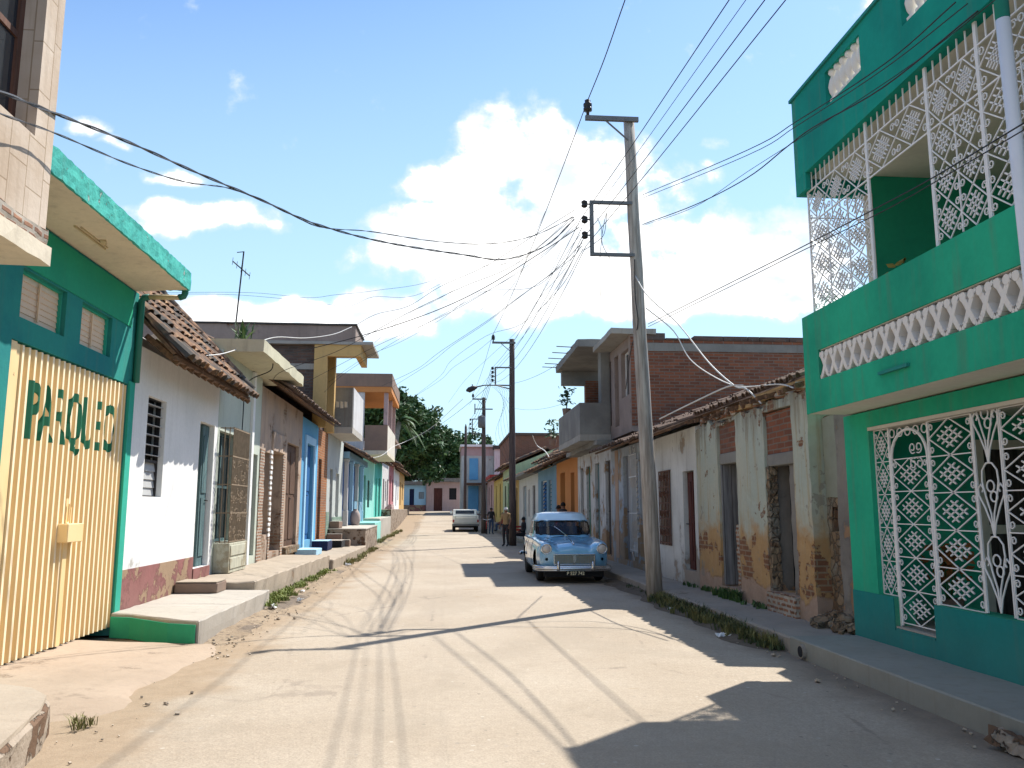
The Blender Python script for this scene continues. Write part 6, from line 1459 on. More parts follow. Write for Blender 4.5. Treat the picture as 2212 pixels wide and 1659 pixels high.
def ring(t):
    w, tc, fe, bo = prof(t, HW), prof(t, TOPC), prof(t, FEN), prof(t, BOT); pts = []
    hh = fe-bo
    for k in range(11):  # left flank upward
        u = k/10; z = bo+hh*.86*u; bul = 1-.055*(2*u-.85)**2 - (.05*(1-u)**3)
        pts.append((-w*bul, z))
    for q in (20, 45, 70, 90): # shoulder of the wing
        a = math.radians(q); pts.append((-w*.985+ .13*(1-math.cos(a))*1.0, bo+hh*.86+hh*.14*math.sin(a)))
    for x in (.78, .62, .52, .42, .28, .14): # bonnet: dips beside the wings then rises to the centre
        if x > .55: z = fe-(fe-tc)*.35-.012*(1-abs(x-.62)/.2 if abs(x-.62) < .2 else 0)
        else: z = tc-.012-.045*(x/.52)**2*(1 if t < 1.5 else .4)+.012
        pts.append((-w*x, z))
    pts.append((0, tc+.012 if t < 1.4 else tc))
    return pts + [(-x, z) for x, z in reversed(pts[:-1])]
rings = [[(cx+x, cy+t, z) for x, z in ring(t)] for t in ST]; K = len(rings[0])
bm = bmesh.new(); V = [[bm.verts.new((x-cx, y-cy, z)) for x, y, z in r] for r in rings]
WHL = [(.80, .33), (3.32, .33)]
for i in range(len(ST)-1):
    for j in range(K-1):
        f = [V[i][j], V[i][j+1], V[i+1][j+1], V[i+1][j]]
        c = sum((v.co for v in f), Vector())/4
        if abs(c.x) > .55 and any((c.y-wy)**2+(c.z-wz)**2 < .375**2 for wy, wz in WHL) and c.z < .72: continue
        bm.faces.new(f)
    bm.faces.new([V[i][K-1], V[i][0], V[i+1][0], V[i+1][K-1]])
bm.faces.new(V[0]); bm.faces.new(list(reversed(V[-1])))
for v in bm.verts: # round the arch edges
    if v.is_boundary:
        for wy, wz in WHL:
            d = math.hypot(v.co.y-wy, v.co.z-wz)
            if .28 < d < .47 and v.co.z > .25 and abs(v.co.x) > .5: v.co.y = wy+(v.co.y-wy)/d*.37; v.co.z = wz+(v.co.z-wz)/d*.37
bmesh.ops.recalc_face_normals(bm, faces=bm.faces)
me = bpy.data.meshes.new('body'); bm.to_mesh(me); bm.free(); me.materials.append(M['car_blue']); me.polygons.foreach_set('use_smooth', [True]*len(me.polygons))
body = bpy.data.objects.new('body', me); COL.objects.link(body); body.parent = CAR
mb = MB()
def topz(x, t):
    r_ = ring(t); q = min(r_[12:], key=lambda p: abs(p[0]-x)); return q[1]
mb.tube([(cx-.56+.03*t, cy+t, topz(-.56*prof(t, HW), t)+.004) for t in fr(.16, 1.36, 12)], .006, 4); mb.tube([(cx+.56-.03*t, cy+t, topz(.56*prof(t, HW), t)+.004) for t in fr(.16, 1.36, 12)], .006, 4); mb.tube([(cx+x, cy+1.385, topz(x, 1.38)+.002) for x in fr(-.52, .52, 8)], .007, 4)
mb.build('shut_lines', M['rubber'], body)
mb = MB(); mb.tube([(cx, cy+t, prof(t, TOPC)+.018) for t in fr(.3, 1.36, 8)], .010, 5); mb.build('bonnet_strip', M['chrome'], body)
mb = MB()
for s in (-1, 1):
    for t in (1.52, 2.54, 3.05): mb.tube([(cx+s*(prof(t, HW)*(1-.055*(2*u-.85)**2-.05*(1-u)**3)+.001), cy+t, prof(t, BOT)+(prof(t, FEN)-prof(t, BOT))*.86*u) for u in fr(.1, 1., 8)], .005, 4)
mb.build('door_gap', M['rubber'], body)
# dark inner wheel housings
mb = MB()
for wy, wz in WHL: mb.box(cx-.72, cx+.72, cy+wy-.42, cy+wy+.42, .22, .74)
mb.build('wheel_housing', M['rubber'], body)
mb = MB(); mb.box(cx-.62, cx+.62, cy+.25, cy+3.9, .20, .30); mb.box(cx-.66, cx+.66, cy+.06, cy+.20, .13, .34); mb.build('underside', M['rubber'], body)  # front box is a black strip added for the shadow under the bumper
# greenhouse: rings from the waist to the roof
def gring(z):
    k = (z-.95)/.56; y0 = 1.44+.42*k**1.0+ (.10*max(0, k-.72)/.28); y1 = 3.46-.40*k-(.14*max(0, k-.72)/.28); w = .715-.075*k-(.075*max(0, k-.74)/.26)
    r = .20+.10*k; pts = []; yc, hl = (y0+y1)/2, (y1-y0)/2
    for q in range(64):
        a = 2*PI*(q+.5)/64; c, s = math.cos(a), math.sin(a); n = 4.2
        den = (abs(c)**n+abs(s)**n)**(1/n); pts.append((w*c/den, yc+hl*s/den-(.06*(1-(c/den)**2) if s < 0 else 0)*1., z))
    return pts
ZS = [.935, .985, 1.01, 1.09, 1.17, 1.25, 1.315, 1.34, 1.40, 1.445, 1.48, 1.50]
GR = [gring(z) for z in ZS]
def gface(z0i, q):
    a, b = GR[z0i], GR[z0i+1]; return [a[q], a[(q+1) % 64], b[(q+1) % 64], b[q]]
panes = {'windscreen': MB(), 'rear_window': MB(), 'side_window': MB(), 'side_window2': MB()}
roof_mb = MB()
off = lambda p, k=1.: (cx+p[0]*k, cy+(p[1]-2.45)*k+2.45, p[2])
for i in range(len(ZS)-1):
    for q in range(64):
        f = gface(i, q); c = sum((Vector(p) for p in f), Vector())/4; a = math.degrees(math.atan2(c.y-2.45, c.x)) % 360
        tgt = None
        if 2 <= i <= 5:
            x = abs(c.x)/(.715-.075*((c.z-.95)/.56)); yy = c.y
            if c.y < 2.2 and x < .94: tgt = 'windscreen'
            elif c.y > 2.9 and x < .86: tgt = 'rear_window'
            elif x > .93 and (1.86 < yy < 2.50 or 2.58 < yy < 3.10): tgt = 'side_window' if c.x < 0 else 'side_window2'
        if tgt: panes[tgt].face([off(p, .988) for p in f])
        else: roof_mb.face([off(p) for p in f], 1 if i >= 7 else 0)
roof_mb.face([off(p) for p in GR[-1]], 1)
top = roof_mb.build('cabin', [M['car_blue'], M['car_roof']], CAR, smooth=True)
# crown of the roof
mb = MB(); pr = []
prev = GR[-1]
for k, z in ((.86, 1.522), (.62, 1.537), (.3, 1.545)):
    r2 = [(p[0]*k, (p[1]-2.45)*k+2.45, z) for p in GR[-1]]
    for q in range(64): mb.face([off(prev[q]), off(prev[(q+1) % 64]), off(r2[(q+1) % 64]), off(r2[q])])
    prev = r2
mb.face([off(p) for p in prev]); mb.build('roof', M['car_roof'], CAR, smooth=True)
for nme, pb in panes.items():
    pb.build('windscreen' if nme == 'windscreen' else 'rear_window' if nme == 'rear_window' else 'side_window', M['car_glass'], CAR, smooth=True)
# dark rubber seal around the screen
def scr_outline():
    pts = []
    zb, zt_ = 1.005, 1.32
    def P(xr, z):
        k = (z-.95)/.56; best = min(gring(z), key=lambda p: (p[0]-xr*(.715-.075*k))**2 if p[1] < 2.3 else 9e9); return (best[0]*.995, best[1])
    for xr, z in [(-.8,zb),(-.5,zb),(0,zb),(.5,zb),(.84,zb),(.93,zb+.06),(.94,1.17),(.92,zt_-.05),(.84,zt_),(.4,zt_),(0,zt_),(-.4,zt_),(-.84,zt_),(-.92,zt_-.05),(-.94,1.17),(-.93,zb+.06),(-.8,zb)]:
        k = (z-.95)/.56; a, b = P(xr, z); pts.append((cx+a, cy+b-.008, z))
    return pts
mb = MB(); mb.tube(scr_outline(), .017, 6); mb.build('screen_seal', M['rubber'], CAR)
mb = MB(); mb.tube([(cx+.02, cy+1.40, .99), (cx-.10, cy+1.42, 1.09), (cx-.25, cy+1.50, 1.20)], .009, 5); mb.box(cx-.02, cx+.05, cy+1.36, cy+1.41, .965, .995); mb.build('wiper', M['chrome'], CAR)
# seats, wheel and a mirror inside
mb = MB(); mb.box(cx-.56, cx+.56, cy+2.25, cy+2.42, .7, 1.18); mb.box(cx-.55, cx+.55, cy+3.0, cy+3.15, .7, 1.16); mb.box(cx-.6, cx+.6, cy+1.55, cy+1.75, .85, .99); mb.build('seats', M['wood_maroon'], CAR, bevel=.03)
mb = MB(); mb.tube([(cx+.3+.17*math.cos(q), cy+1.85+.05*math.sin(q), 1.03+.16*math.sin(q)) for q in fr(0, 2*PI, 18)], .012, 5, cap=False); mb.build('steering_wheel', M['rubber'], CAR)
# front: grille, lamps, bumper, plate
mb = MB(); y = cy-.012
mb.box(cx-.46, cx+.46, y-.02, y+.03, .600, .632); mb.box(cx-.46, cx+.46, y-.02, y+.03, .385, .412); mb.box(cx-.46, cx-.43, y-.019, y+.03, .413, .599); mb.box(cx+.43, cx+.46, y-.019, y+.03, .413, .599); gr_ = mb.build('grille', M['chrome'], CAR, bevel=.006)
mb = MB()
for z in fr(.435, .58, 5): mb.box(cx-.428, cx+.428, y-.006, y+.012, z-.009, z+.009)
for x in fr(-.4, .4, 22): mb.box(cx+x-.006, cx+x+.006, y-.010, y-.0065, .414, .598)
mb.box(cx-.428, cx+.428, y+.013, y+.015, .413, .599, 1); mb.build('grille_bars', [M['grille_metal'], M['rubber']], gr_)
mb = MB(); mb.prism([(cx-.035, .60), (cx+.035, .60), (cx+.03, .47), (cx, .43), (cx-.03, .47)], 'y', y-.03, y-.012); mb.build('badge', M['chrome'], gr_)
for s in (-1, 1):
    hx = cx+s*.615; mb = MB(); mb.lathe([(.095, .10), (.118, .05), (.122, .0), (.118, -.02), (.098, -.03), (.094, -.012)], (hx, cy+.02, .735), 24, axis='y'); h_ = mb.build('headlight', M['chrome'], CAR, smooth=True)
    mb = MB(); mb.lathe([(.096, .0), (.094, -.014), (.07, -.032), (.035, -.042), (.003, -.045)], (hx, cy+.015, .735), 24, axis='y'); mb.build('lens', M['lamp_glass'], h_, smooth=True)
    mb = MB(); mb.lathe([(.118,.25),(.14,.15),(.140,.04),(.124,.005)], (hx, cy+.02, .735), 24, axis='y'); mb.build('lamp_hood', M['car_blue'], h_, smooth=True)
    mb = MB(); mb.lathe([(.045,.06),(.045,-.005),(.034,-.012)], (hx, cy+.012, .515), 16, axis='y'); mb.build('side_lamp', M['rubber'], CAR, smooth=True)
mb = MB(); pts = [(cx-.84, cy+.55, .32), (cx-.835, cy+.2, .32), (cx-.79, cy+.0, .32), (cx-.66, cy-.10, .32), (cx-.3, cy-.14, .32), (cx+.3, cy-.14, .32), (cx+.66, cy-.10, .32), (cx+.79, cy+.0, .32), (cx+.835, cy+.2, .32), (cx+.84, cy+.55, .32)]
p_ = [Vector(q) for q in pts]
for dz, r in ((0, .034), (.034, .028), (-.034, .028)): mb.tube([q+Vector((0, abs(dz)*.3, dz)) for q in p_], r, 8)
bp = mb.build('front_bumper', M['chrome'], CAR, smooth=True)
mb = MB()
for s in (-1, 1): mb.tube([(cx+s*.38, cy-.16, .27), (cx+s*.38, cy-.185, .32), (cx+s*.38, cy-.175, .44), (cx+s*.38, cy-.15, .475)], [.028, .036, .034, .02], 8)
mb.build('overrider', M['chrome'], bp, smooth=True)
mb = MB(); mb.box(cx-.21, cx+.21, cy-.165, cy-.152, .175, .275); pl_ = mb.build('number_plate', M['plate'], bp)
def flat_text(word, parent, y, x0, x1, z0, z1, mat, name='lettering'):
    cu = bpy.data.curves.new('word', 'FONT'); cu.body = word; cu.size = 1; cu.extrude = .004; cu.offset = .012; t = bpy.data.objects.new('word', cu); COL.objects.link(t); bpy.context.view_layer.update()
    me = bpy.data.meshes.new_from_object(t.evaluated_get(bpy.context.evaluated_depsgraph_get())); bpy.data.objects.remove(t)
    xs = [v.co.x for v in me.vertices]; a, b = min(xs), max(xs); off_ = Vector(root_loc(parent))
    for v in me.vertices: v.co = Vector((x0+(v.co.x-a)/(b-a)*(x1-x0), y-v.co.z*.3, z0+v.co.y/.70*(z1-z0)))-off_
    me.materials.clear(); me.materials.append(mat); o = bpy.data.objects.new(name, me); COL.objects.link(o); o.parent = parent
flat_text('P 527 742', pl_, cy-.167, cx-.19, cx+.19, .190, .260, M['plate_letter'])
mb = MB(); mb.tube([(cx, cy+.10, .83), (cx, cy+.22, .865), (cx, cy+.5, .90)], [.018, .024, .008], 8); mb.build('bonnet_ornament', M['chrome'], CAR, smooth=True)
mb = MB(); mb.tube([(cx-.70, cy+4.05, .47), (cx-.80, cy+3.9, .47), (cx-.87, cy+3.6, .47)], .045, 8); mb.tube([(cx+.87, cy+3.6, .47), (cx+.80, cy+4.05, .47), (cx+.5, cy+4.28, .47), (cx-.5, cy+4.28, .47), (cx-.80, cy+4.05, .47)], .045, 8); mb.build('rear_bumper', M['chrome'], CAR, smooth=True)
# wheels
def wheel(parent, x, y, r, w, s):
    mb = MB(); mb.lathe([(r*.62, -w*.5), (r*.93, -w*.5), (r, -w*.32), (r, w*.32), (r*.93, w*.5), (r*.62, w*.5)], (x, y, r), 28, axis='x'); wh = mb.build('wheel', M['rubber'], parent, smooth=True)
    mb = MB(); mb.lathe([(r*.62, -w*.3), (r*.60, w*.30), (r*.45, w*.36), (r*.4, w*.30), (r*.22, w*.34), (r*.18, w*.42), (.01, w*.45)] if s > 0 else [(r*.62, w*.3), (r*.60, -w*.30), (r*.45, -w*.36), (r*.4, -w*.30), (r*.22, -w*.34), (r*.18, -w*.42), (.01, -w*.45)], (x, y, r), 24, axis='x'); mb.build('hub_cap', M['chrome'], wh, smooth=True)
for s in (-1, 1):
    for wy, wz in WHL: wheel(CAR, cx+s*.665, cy+wy, .325, .17, s)

# ================================================================== PICKUP far down the street
PK = thing('pickup_truck', 'cream and grey pickup truck seen from behind far down the street', 'truck', (1.50, 59.0, gz(60)))
px, py, pz = 1.50, 59.0, gz(60)
M['cream_paint'] = carpaint('cream_truck_paint', (.78,.76,.66), d=.1); M['grey_paint'] = carpaint('grey_truck_paint', (.50,.50,.46), d=.15)
mb = MB(); mb.box(px-.92, px+.92, py+.05, py+2.1, pz+.52, pz+.72); mb.box(px-.92, px-.80, py+.05, py+2.1, pz+.722, pz+1.12); mb.box(px+.80, px+.92, py+.05, py+2.1, pz+.722, pz+1.12); mb.box(px-.92, px+.92, py+2.1, py+2.2, pz+.52, pz+1.12); mb.build('bed', M['cream_paint'], PK, bevel=.025, seg=2)
mb = MB(); mb.box(px-.79, px+.79, py-.0, py+.045, pz+.60, pz+1.10); mb.box(px-.70, px+.70, py-.012, py-.001, pz+.93, pz+1.06, 1); tg = mb.build('tailgate', [M['grey_paint'], M['cream_paint']], PK, bevel=.012)
mb = MB(); mb.prism([(py+2.21, pz+.5), (py+4.8, pz+.5), (py+4.8, pz+.98), (py+3.75, pz+1.10), (py+3.35, pz+1.54), (py+2.42, pz+1.56), (py+2.25, pz+1.12)], 'x', px-.88, px+.88); cb = mb.build('cab', M['cream_paint'], PK, bevel=.06, seg=3)
mb = MB(); mb.obox((px, py+2.325, pz+1.34), (.68, .006, .14), (-.29, 0, 0)); mb.build('rear_window', M['car_glass'], PK)
mb = MB(); mb.prism([(py+2.6, pz+1.15), (py+3.6, pz+1.15), (py+3.3, pz+1.46), (py+2.62, pz+1.46)], 'x', px-.895, px-.878); mb.prism([(py+2.6, pz+1.15), (py+3.6, pz+1.15), (py+3.3, pz+1.46), (py+2.62, pz+1.46)], 'x', px+.878, px+.895); mb.build('side_window', M['car_glass'], PK)
mb = MB(); mb.box(px-.95, px+.95, py-.12, py-.03, pz+.40, pz+.54); mb.build('rear_bumper', M['galv'], PK, bevel=.02)
for s in (-1, 1):
    mb = MB(); mb.box(px+s*.86-.06, px+s*.86+.06, py-.005, py+.048, pz+.66, pz+.84); mb.build('tail_light', M['red'], PK)
    mb = MB(); mb.lathe([(.1,0),(.11,.03),(.02,.06)], (px+s*1.0, py+3.2, pz+1.35), 10, axis='y'); mb.build('door_mirror', M['chrome'], PK)
    for wy in (.75, 3.9): 
        w0 = MB(); w0.lathe([(.2,-.1),(.33,-.1),(.35,-.06),(.35,.06),(.33,.1),(.2,.1)], (px+s*.80, py+wy, pz+.35), 20, axis='x'); w1 = w0.build('wheel', M['rubber'], PK, smooth=True)
        w0 = MB(); w0.lathe([(.2,-.05),(.18,.06),(.02,.07)], (px+s*.80, py+wy, pz+.35), 14, axis='x'); w0.build('hub_cap', M['galv'], w1, smooth=True)
mb = MB(); mb.box(px-.7, px+.7, py+.3, py+4.4, pz+.28, pz+.5); mb.build('chassis', M['rubber'], PK)

# ================================================================== PEOPLE AND A BICYCLE
def person(label, loc, rz, shirt, trousers, pose='stand', skin=None, hat=None, group=None):
    """one continuous skinned body; clothes are material bands on it"""
    T = thing('person', label, 'person', loc, group, rz)
    J = {'pel': (0,0,.93), 'sp': (0,.0,1.12), 'ch': (0,.0,1.34), 'nk': (0,.01,1.48), 'hd': (0,-.015,1.58), 'tp': (0,-.01,1.70),
         'hl': (.09,0,.88), 'kl': (.10,-.03,.48), 'al': (.10,.02,.08), 'tl': (.11,-.14,.035), 'hr': (-.09,0,.88), 'kr': (-.10,-.02,.48), 'ar': (-.11,.04,.08), 'tr': (-.12,-.12,.035),
         'sl': (.18,.01,1.42), 'el': (.24,.02,1.14), 'wl': (.24,-.10,.92), 'fl': (.235,-.14,.83), 'sr': (-.18,.01,1.42), 'er': (-.24,.03,1.14), 'wr': (-.25,-.08,.91), 'fr': (-.25,-.12,.82)}
    if pose == 'sit':
        for k in ('pel','sp','ch','nk','hd','tp','sl','el','sr','er'): J[k] = (J[k][0], J[k][1], J[k][2]-.43)
        J.update({'hl': (.10,-.05,.47), 'kl': (.13,-.44,.48), 'al': (.13,-.42,.08), 'tl': (.13,-.58,.035), 'hr': (-.10,-.05,.47), 'kr': (-.13,-.44,.48), 'ar': (-.13,-.42,.08), 'tr': (-.13,-.58,.035), 'wl': (.16,-.28,.56), 'fl': (.13,-.37,.54), 'wr': (-.16,-.28,.56), 'fr': (-.13,-.37,.54)})
    rad = {'pel': (.155,.11), 'sp': (.135,.10), 'ch': (.16,.11), 'nk': (.055,.055), 'hd': (.078,.095), 'tp': (.05,.06), 'hl': (.09,.09), 'kl': (.062,.062), 'al': (.042,.045), 'tl': (.04,.025), 'sl': (.062,.06), 'el': (.045,.045), 'wl': (.03,.028), 'fl': (.034,.018)}
    ed = [('pel','sp'),('sp','ch'),('ch','nk'),('nk','hd'),('hd','tp'),('pel','hl'),('hl','kl'),('kl','al'),('al','tl'),('pel','hr'),('hr','kr'),('kr','ar'),('ar','tr'),('ch','sl'),('sl','el'),('el','wl'),('wl','fl'),('ch','sr'),('sr','er'),('er','wr'),('wr','fr')]
    ks = list(J); me = bpy.data.meshes.new('body'); me.from_pydata([J[k] for k in ks], [(ks.index(a), ks.index(b)) for a, b in ed], [])
    o = bpy.data.objects.new('body', me); COL.objects.link(o)
    mo = o.modifiers.new('s', 'SKIN'); 
    for i, k in enumerate(ks):
        kk = k if k in rad else k[0]+'l'; r = rad[kk]; me.skin_vertices[0].data[i].radius = r
    me.skin_vertices[0].data[ks.index('pel')].use_root = True
    o.modifiers.new('d', 'SUBSURF').levels = 2
    bpy.context.view_layer.update(); m2 = bpy.data.meshes.new_from_object(o.evaluated_get(bpy.context.evaluated_depsgraph_get())); o.modifiers.clear(); o.data = m2
    for mt in (skin or M['skin'], shirt, trousers, M['cl_dark']): m2.materials.append(mt)
    zsh = J['pel'][2]+.03
    for p in m2.polygons:
        c = p.center
        if c.z > J['nk'][2]-.02: k = 0
        elif abs(c.x) > .19 and c.z < J['el'][2]+.04 and pose == 'stand': k = 0
        elif pose == 'sit' and c.y < -.2 and J['el'][2] > c.z > .55 : k = 0
        elif c.z > zsh: k = 1
        elif c.z < .10: k = 3
        else: k = 2
        p.material_index = k; p.use_smooth = True
    o.parent = T
    hd = Vector(J['hd']); mb = MB(); L = Vector(loc)
    mb2 = [(0.098*math.cos(a), z) for a, z in ((-.1,-.02),(.3,.04),(.7,.085),(1.1,.11),(1.45,.125))]
    h = MB(); h.lathe([(r, z) for r, z in mb2], (L.x+hd.x, L.y+hd.y+.018, L.z+hd.z+.01), 12)
    ho = h.build('hat' if hat else 'hair', hat or M['hair'], T, smooth=True)
    f = MB()
    f.tube([(L.x, L.y+hd.y-.088, L.z+hd.z+.02), (L.x, L.y+hd.y-.112, L.z+hd.z-.015), (L.x, L.y+hd.y-.09, L.z+hd.z-.02)], [.008,.014,.008], 6)
    for s in (-1, 1): f.lathe([(.012,-.01),(.012,.0)], (L.x+s*.03, L.y+hd.y-.085, L.z+hd.z+.022), 8, m=1); f.lathe([(.006,-.02),(.018,0),(.006,.02)], (L.x+s*.082, L.y+hd.y+.01, L.z+hd.z), 8)
    f.build('face', [skin or M['skin'], M['hair']], T, smooth=True)
    hands = MB()
    for sd, wk, fk in ((1,'wl','fl'), (-1,'wr','fr')):
        a, b = Vector(J[wk])+L, Vector(J[fk])+L; d = (b-a).normalized()
        for i in range(4): q = b+Vector(((i-1.5)*.016, 0, 0)); hands.tube([q-d*.02, q+d*(.045-.006*abs(i-1.3)), q+d*.075+Vector((-sd*.01, .012, 0))], [.009, .008, .006], 5)
        hands.tube([a+d*.03+Vector((-sd*.02, -.015, 0)), b+Vector((-sd*.03, -.03, 0)), b+d*.03+Vector((-sd*.02, -.035, 0))], [.010, .009, .007], 5)
    hands.build('fingers', skin or M['skin'], T, smooth=True)
    return T
person('person in dark clothes standing in the orange house doorway behind the car', (4.35, 30.5, .15), -1.2, M['cl_dark'], M['cl_dark'])
person('person in a red top standing beside the orange house wall behind the car', (4.35, 31.7, .05), -1.3, M['cl_red'], M['cl_white'])
person('person in a white cap and tan shirt standing left of the second pole', (2.72, 37.0, -.02), -.6, M['cl_brown'], M['cl_dark'], hat=M['cl_white'])
person('person in dark clothes sitting on the kerb right of the second pole', (3.62, 38.2, -.02), -1.4, M['cl_dark'], M['cl_dark'], pose='sit')
person('person in blue jeans walking on the pavement by the third pole', (3.05, 54.5, 0), .3, M['cl_dark'], M['cl_blue'])
person('person in a red shirt sitting on a step near the yellow house', (4.0, 57.5, .1), -1.4, M['cl_red'], M['cl_blue'], pose='sit')
BK = thing('bicycle', 'dark bicycle leaning near the third pole', 'bicycle', (2.75, 54.6, 0)); mb = MB(); c = Vector((2.75, 54.6, 0))
for wy in (-.5, .5):
    w = MB(); w.tube([c+Vector((0, wy+.33*math.cos(q), .34+.33*math.sin(q))) for q in fr(0, 2*PI, 24)], .02, 6, cap=False)
    for i in range(8): w.tube([c+Vector((0, wy, .34)), c+Vector((0, wy+.32*math.cos(i*.785), .34+.32*math.sin(i*.785)))], .004, 4)
    w.build('wheel', M['rubber'], BK)
for a, b in (((-.5,.34),(-.38,.85)), ((-.42,.72),(.12,.80)), ((-.40,.66),(0,.30)), ((0,.30),(.14,.86)), ((0,.30),(.5,.34)), ((.5,.34),(.12,.76))): mb.tube([c+Vector((0, *a)), c+Vector((0, *b))], .018, 6)
mb.build('frame', M['cl_red'], BK); mb = MB(); mb.tube([c+Vector((-.28,-.36,.98)), c+Vector((0,-.40,.9)), c+Vector((.28,-.36,.98))], .014, 6); mb.build('handlebar', M['chrome'], BK); mb = MB(); mb.tube([c+Vector((0,.02,.9)), c+Vector((0,.26,.92))], [.03,.08], 8); mb.build('saddle', M['rubber'], BK)
T = thing('bench', 'low dark red slatted bench on the pavement by the second pole', 'bench', (3.4, 41, -.01)); mb = MB()
for i in range(4): mb.box(2.85, 4.0, 40.8+i*.11, 40.88+i*.11, .42, .46)
mb.build('seat', M['red'], T); mb = MB(); mb.box(2.85, 4.0, 41.24, 41.28, .55, .64); mb.box(2.85, 4.0, 41.24, 41.28, .70, .79); mb.build('backrest', M['red'], T)
for x in (2.9, 3.9):
    for y in (40.85, 41.2): mb = MB(); mb.box(x, x+.05, y, y+.05, -.02, .419 if y < 41 else .8); mb.build('leg', M['iron_dark'], T)
# ================================================================== SKY AND SUN
SUN = Vector((.51, .528, 1.)).normalized()
EL = math.asin(SUN.z); AZS = math.atan2(SUN.x, SUN.y)
W = bpy.data.worlds.new('World'); SC.world = W; W.use_nodes = True; W.cycles.sampling_method = 'MANUAL'; W.cycles.sample_map_resolution = 256; nt = W.node_tree; g = NT(nt)
for n in list(nt.nodes): nt.nodes.remove(n)
out = g.n('ShaderNodeOutputWorld'); bg = g.n('ShaderNodeBackground'); g.l(bg.outputs[0], out.inputs[0])
sky = g.n('ShaderNodeTexSky'); sky.sky_type = 'NISHITA'; sky.sun_disc = False; sky.sun_elevation = EL; sky.sun_rotation = AZS
sky.air_density = 1.0; sky.dust_density = .6; sky.ozone_density = 1.6; sky.altitude = 50
bg.inputs['Strength'].default_value = SKY_STR
d = g.n('ShaderNodeTexCoord').outputs['Generated']
s = g.sep(d); yy = g.math('MAXIMUM', s[1], .02); u = g.math('DIVIDE', s[0], yy); v = g.math('DIVIDE', s[2], yy)
# warped coordinates for ragged cloud edges
cuv = g.comb(u, v, 0.)
w1 = g.noise(cuv, 7., 3, .5, out=1); ws = g.n('ShaderNodeVectorMath', operation='SUBTRACT'); g.l(w1, ws.inputs[0]); ws.inputs[1].default_value = (.5,.5,.5)
wsc = g.n('ShaderNodeVectorMath', operation='SCALE'); g.l(ws.outputs[0], wsc.inputs[0]); wsc.inputs[3].default_value = .10
wa = g.n('ShaderNodeVectorMath', operation='ADD'); g.l(cuv, wa.inputs[0]); g.l(wsc.outputs[0], wa.inputs[1]); sw = g.sep(wa.outputs[0])
# heaps of cumulus, as direction-space ellipses: (centre px, py, half width, half height, weight)
CL = [(1150,330,150,95,1.),(1010,395,150,75,1.),(1230,390,170,120,1.),(1000,520,230,85,1.),(1180,520,260,130,1.),(1380,420,120,90,.8),(1120,640,210,70,1.),(900,560,150,70,1.),(1050,600,160,70,1.),(1230,640,200,70,1.),(1320,600,260,95,1.),(1600,580,260,110,1.),(1560,650,330,60,1.),(1700,520,120,60,.8),(1520,300,36,20,.55),(1480,380,60,40,.5),(1500,350,30,16,.5),
      (450,465,180,45,1.),(330,440,80,30,.85),(560,480,70,30,.9),(620,690,260,48,1.),(840,690,110,60,1.),(800,655,90,38,.95),(480,690,190,46,1.),(720,700,180,50,1.),(380,365,70,22,.7),(180,300,50,32,.7),(240,330,60,18,.5),(900,380,50,36,.6),(1890,20,80,30,.55),(2080,0,60,30,.5)]
fld = None
for (px_, py_, rx, ry, wt) in CL:
    cu_, cv_ = uv(px_, py_); ru = abs(uv(px_+rx, py_)[0]-cu_); rv = abs(uv(px_, py_-ry)[1]-cv_)
    a = g.math('DIVIDE', g.math('SUBTRACT', sw[0], cu_), ru); b = g.math('DIVIDE', g.math('SUBTRACT', sw[1], cv_), rv)
    b = g.math('MULTIPLY', b, g.math('ADD', 1.12, g.math('MULTIPLY', g.math('SIGN', b), -.12)))
    r2 = g.math('ADD', g.math('MULTIPLY', a, a), g.math('MULTIPLY', b, b))
    e = g.math('MULTIPLY', g.math('MAXIMUM', g.math('SUBTRACT', 1., g.math('MULTIPLY', r2, .5)), 0.), wt)
    fld = e if fld is None else g.math('SMOOTH_MAX', fld, e, .12)
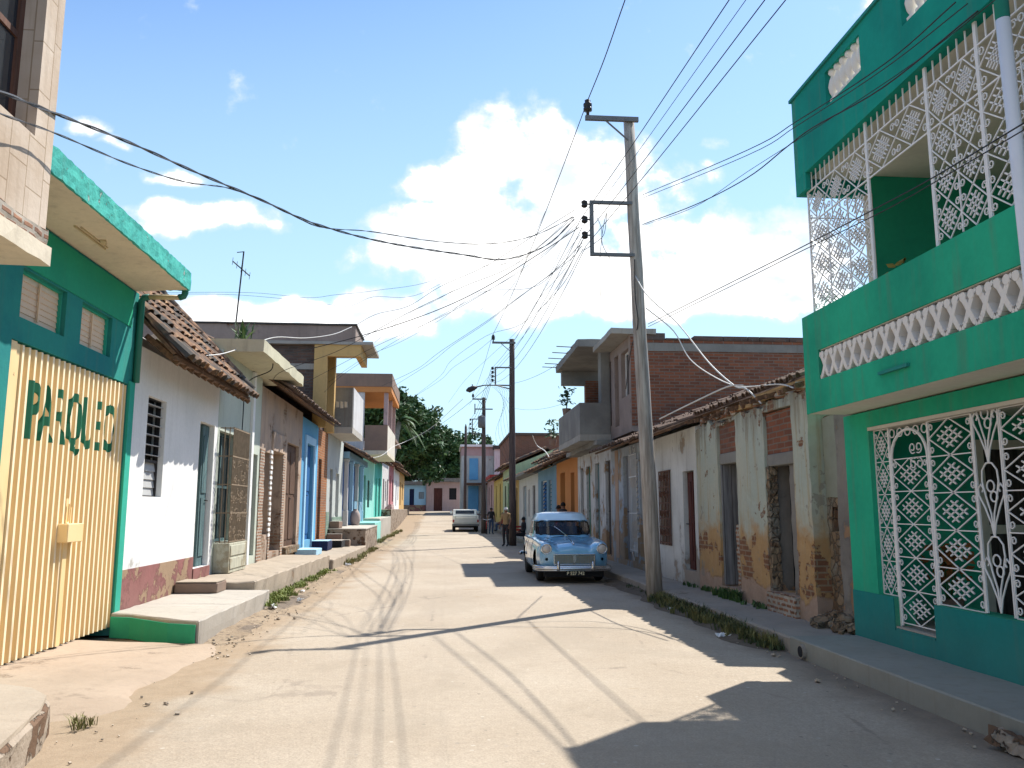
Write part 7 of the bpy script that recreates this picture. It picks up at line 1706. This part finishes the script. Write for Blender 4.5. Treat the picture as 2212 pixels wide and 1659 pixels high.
nz = g.noise(cuv, 16., 9, .58); nz2 = g.noise(cuv, 5., 6, .55)
f2 = g.math('ADD', fld, g.math('ADD', g.math('MULTIPLY', g.math('SUBTRACT', nz, .5), 1.7), g.math('MULTIPLY', g.math('SUBTRACT', nz2, .5), .6)))
alpha = g.ramp(f2, .29, .80)
# unseen clouds behind and above the camera, spread to keep ambient light neutral
elsewhere = g.ramp(g.noise(d, 2.2, 8, .55), .52, .64); back = g.math('LESS_THAN', s[1], .15)
alpha = g.math('MAXIMUM', alpha, g.math('MULTIPLY', elsewhere, back))
alpha = g.math('MULTIPLY', alpha, g.ramp(s[2], .0, .05))
# cloud body: bright tops, greyer blue hollows
shade = g.ramp(g.noise(g.mapping(cuv, (1.,1.6,1.)), 5.5, 7, .6), .34, .56)
ccol = g.mix(shade, tuple(c*CLOUD for c in (.56, .63, .72)), tuple(c*CLOUD for c in (1.08, 1.06, 1.03)))
ccol = g.mix(g.ramp(alpha, .35, 1.), tuple(c*CLOUD for c in (.60, .66, .72)), ccol)
tint = g.mix(1., sky.outputs[0], SKY_TINT, 'MULTIPLY')
hz = g.ramp(v, -.02, .75, False)
tint2 = g.mix(g.math('SUBTRACT', 1., hz), tint, tuple(c*HZN for c in (.62, .88, 1.0))) if HZN else tint
fin = g.mix(alpha, tint2, ccol)
for nd in nt.nodes:
    if nd.type == 'MIX': nd.clamp_result = False
g.l(fin, bg.inputs['Color'])
sun = bpy.data.lights.new('sun', 'SUN'); sun.energy = SUN_STR; sun.angle = math.radians(.53); sun.color = (1., .955, .88)
so = bpy.data.objects.new('sun', sun); COL.objects.link(so); so.rotation_euler = SUN.to_track_quat('Z', 'Y').to_euler(); so.location = (20, 20, 40)
VS = SC.view_settings; VS.view_transform = 'Standard'; VS.look = 'None'; VS.exposure = EXPO; VS.gamma = 1; VS.use_curve_mapping = False
SC.render.engine = 'CYCLES'
cy_ = SC.cycles; cy_.max_bounces = 6; cy_.diffuse_bounces = 3; cy_.glossy_bounces = 3; cy_.transparent_max_bounces = 8; cy_.use_denoising = True
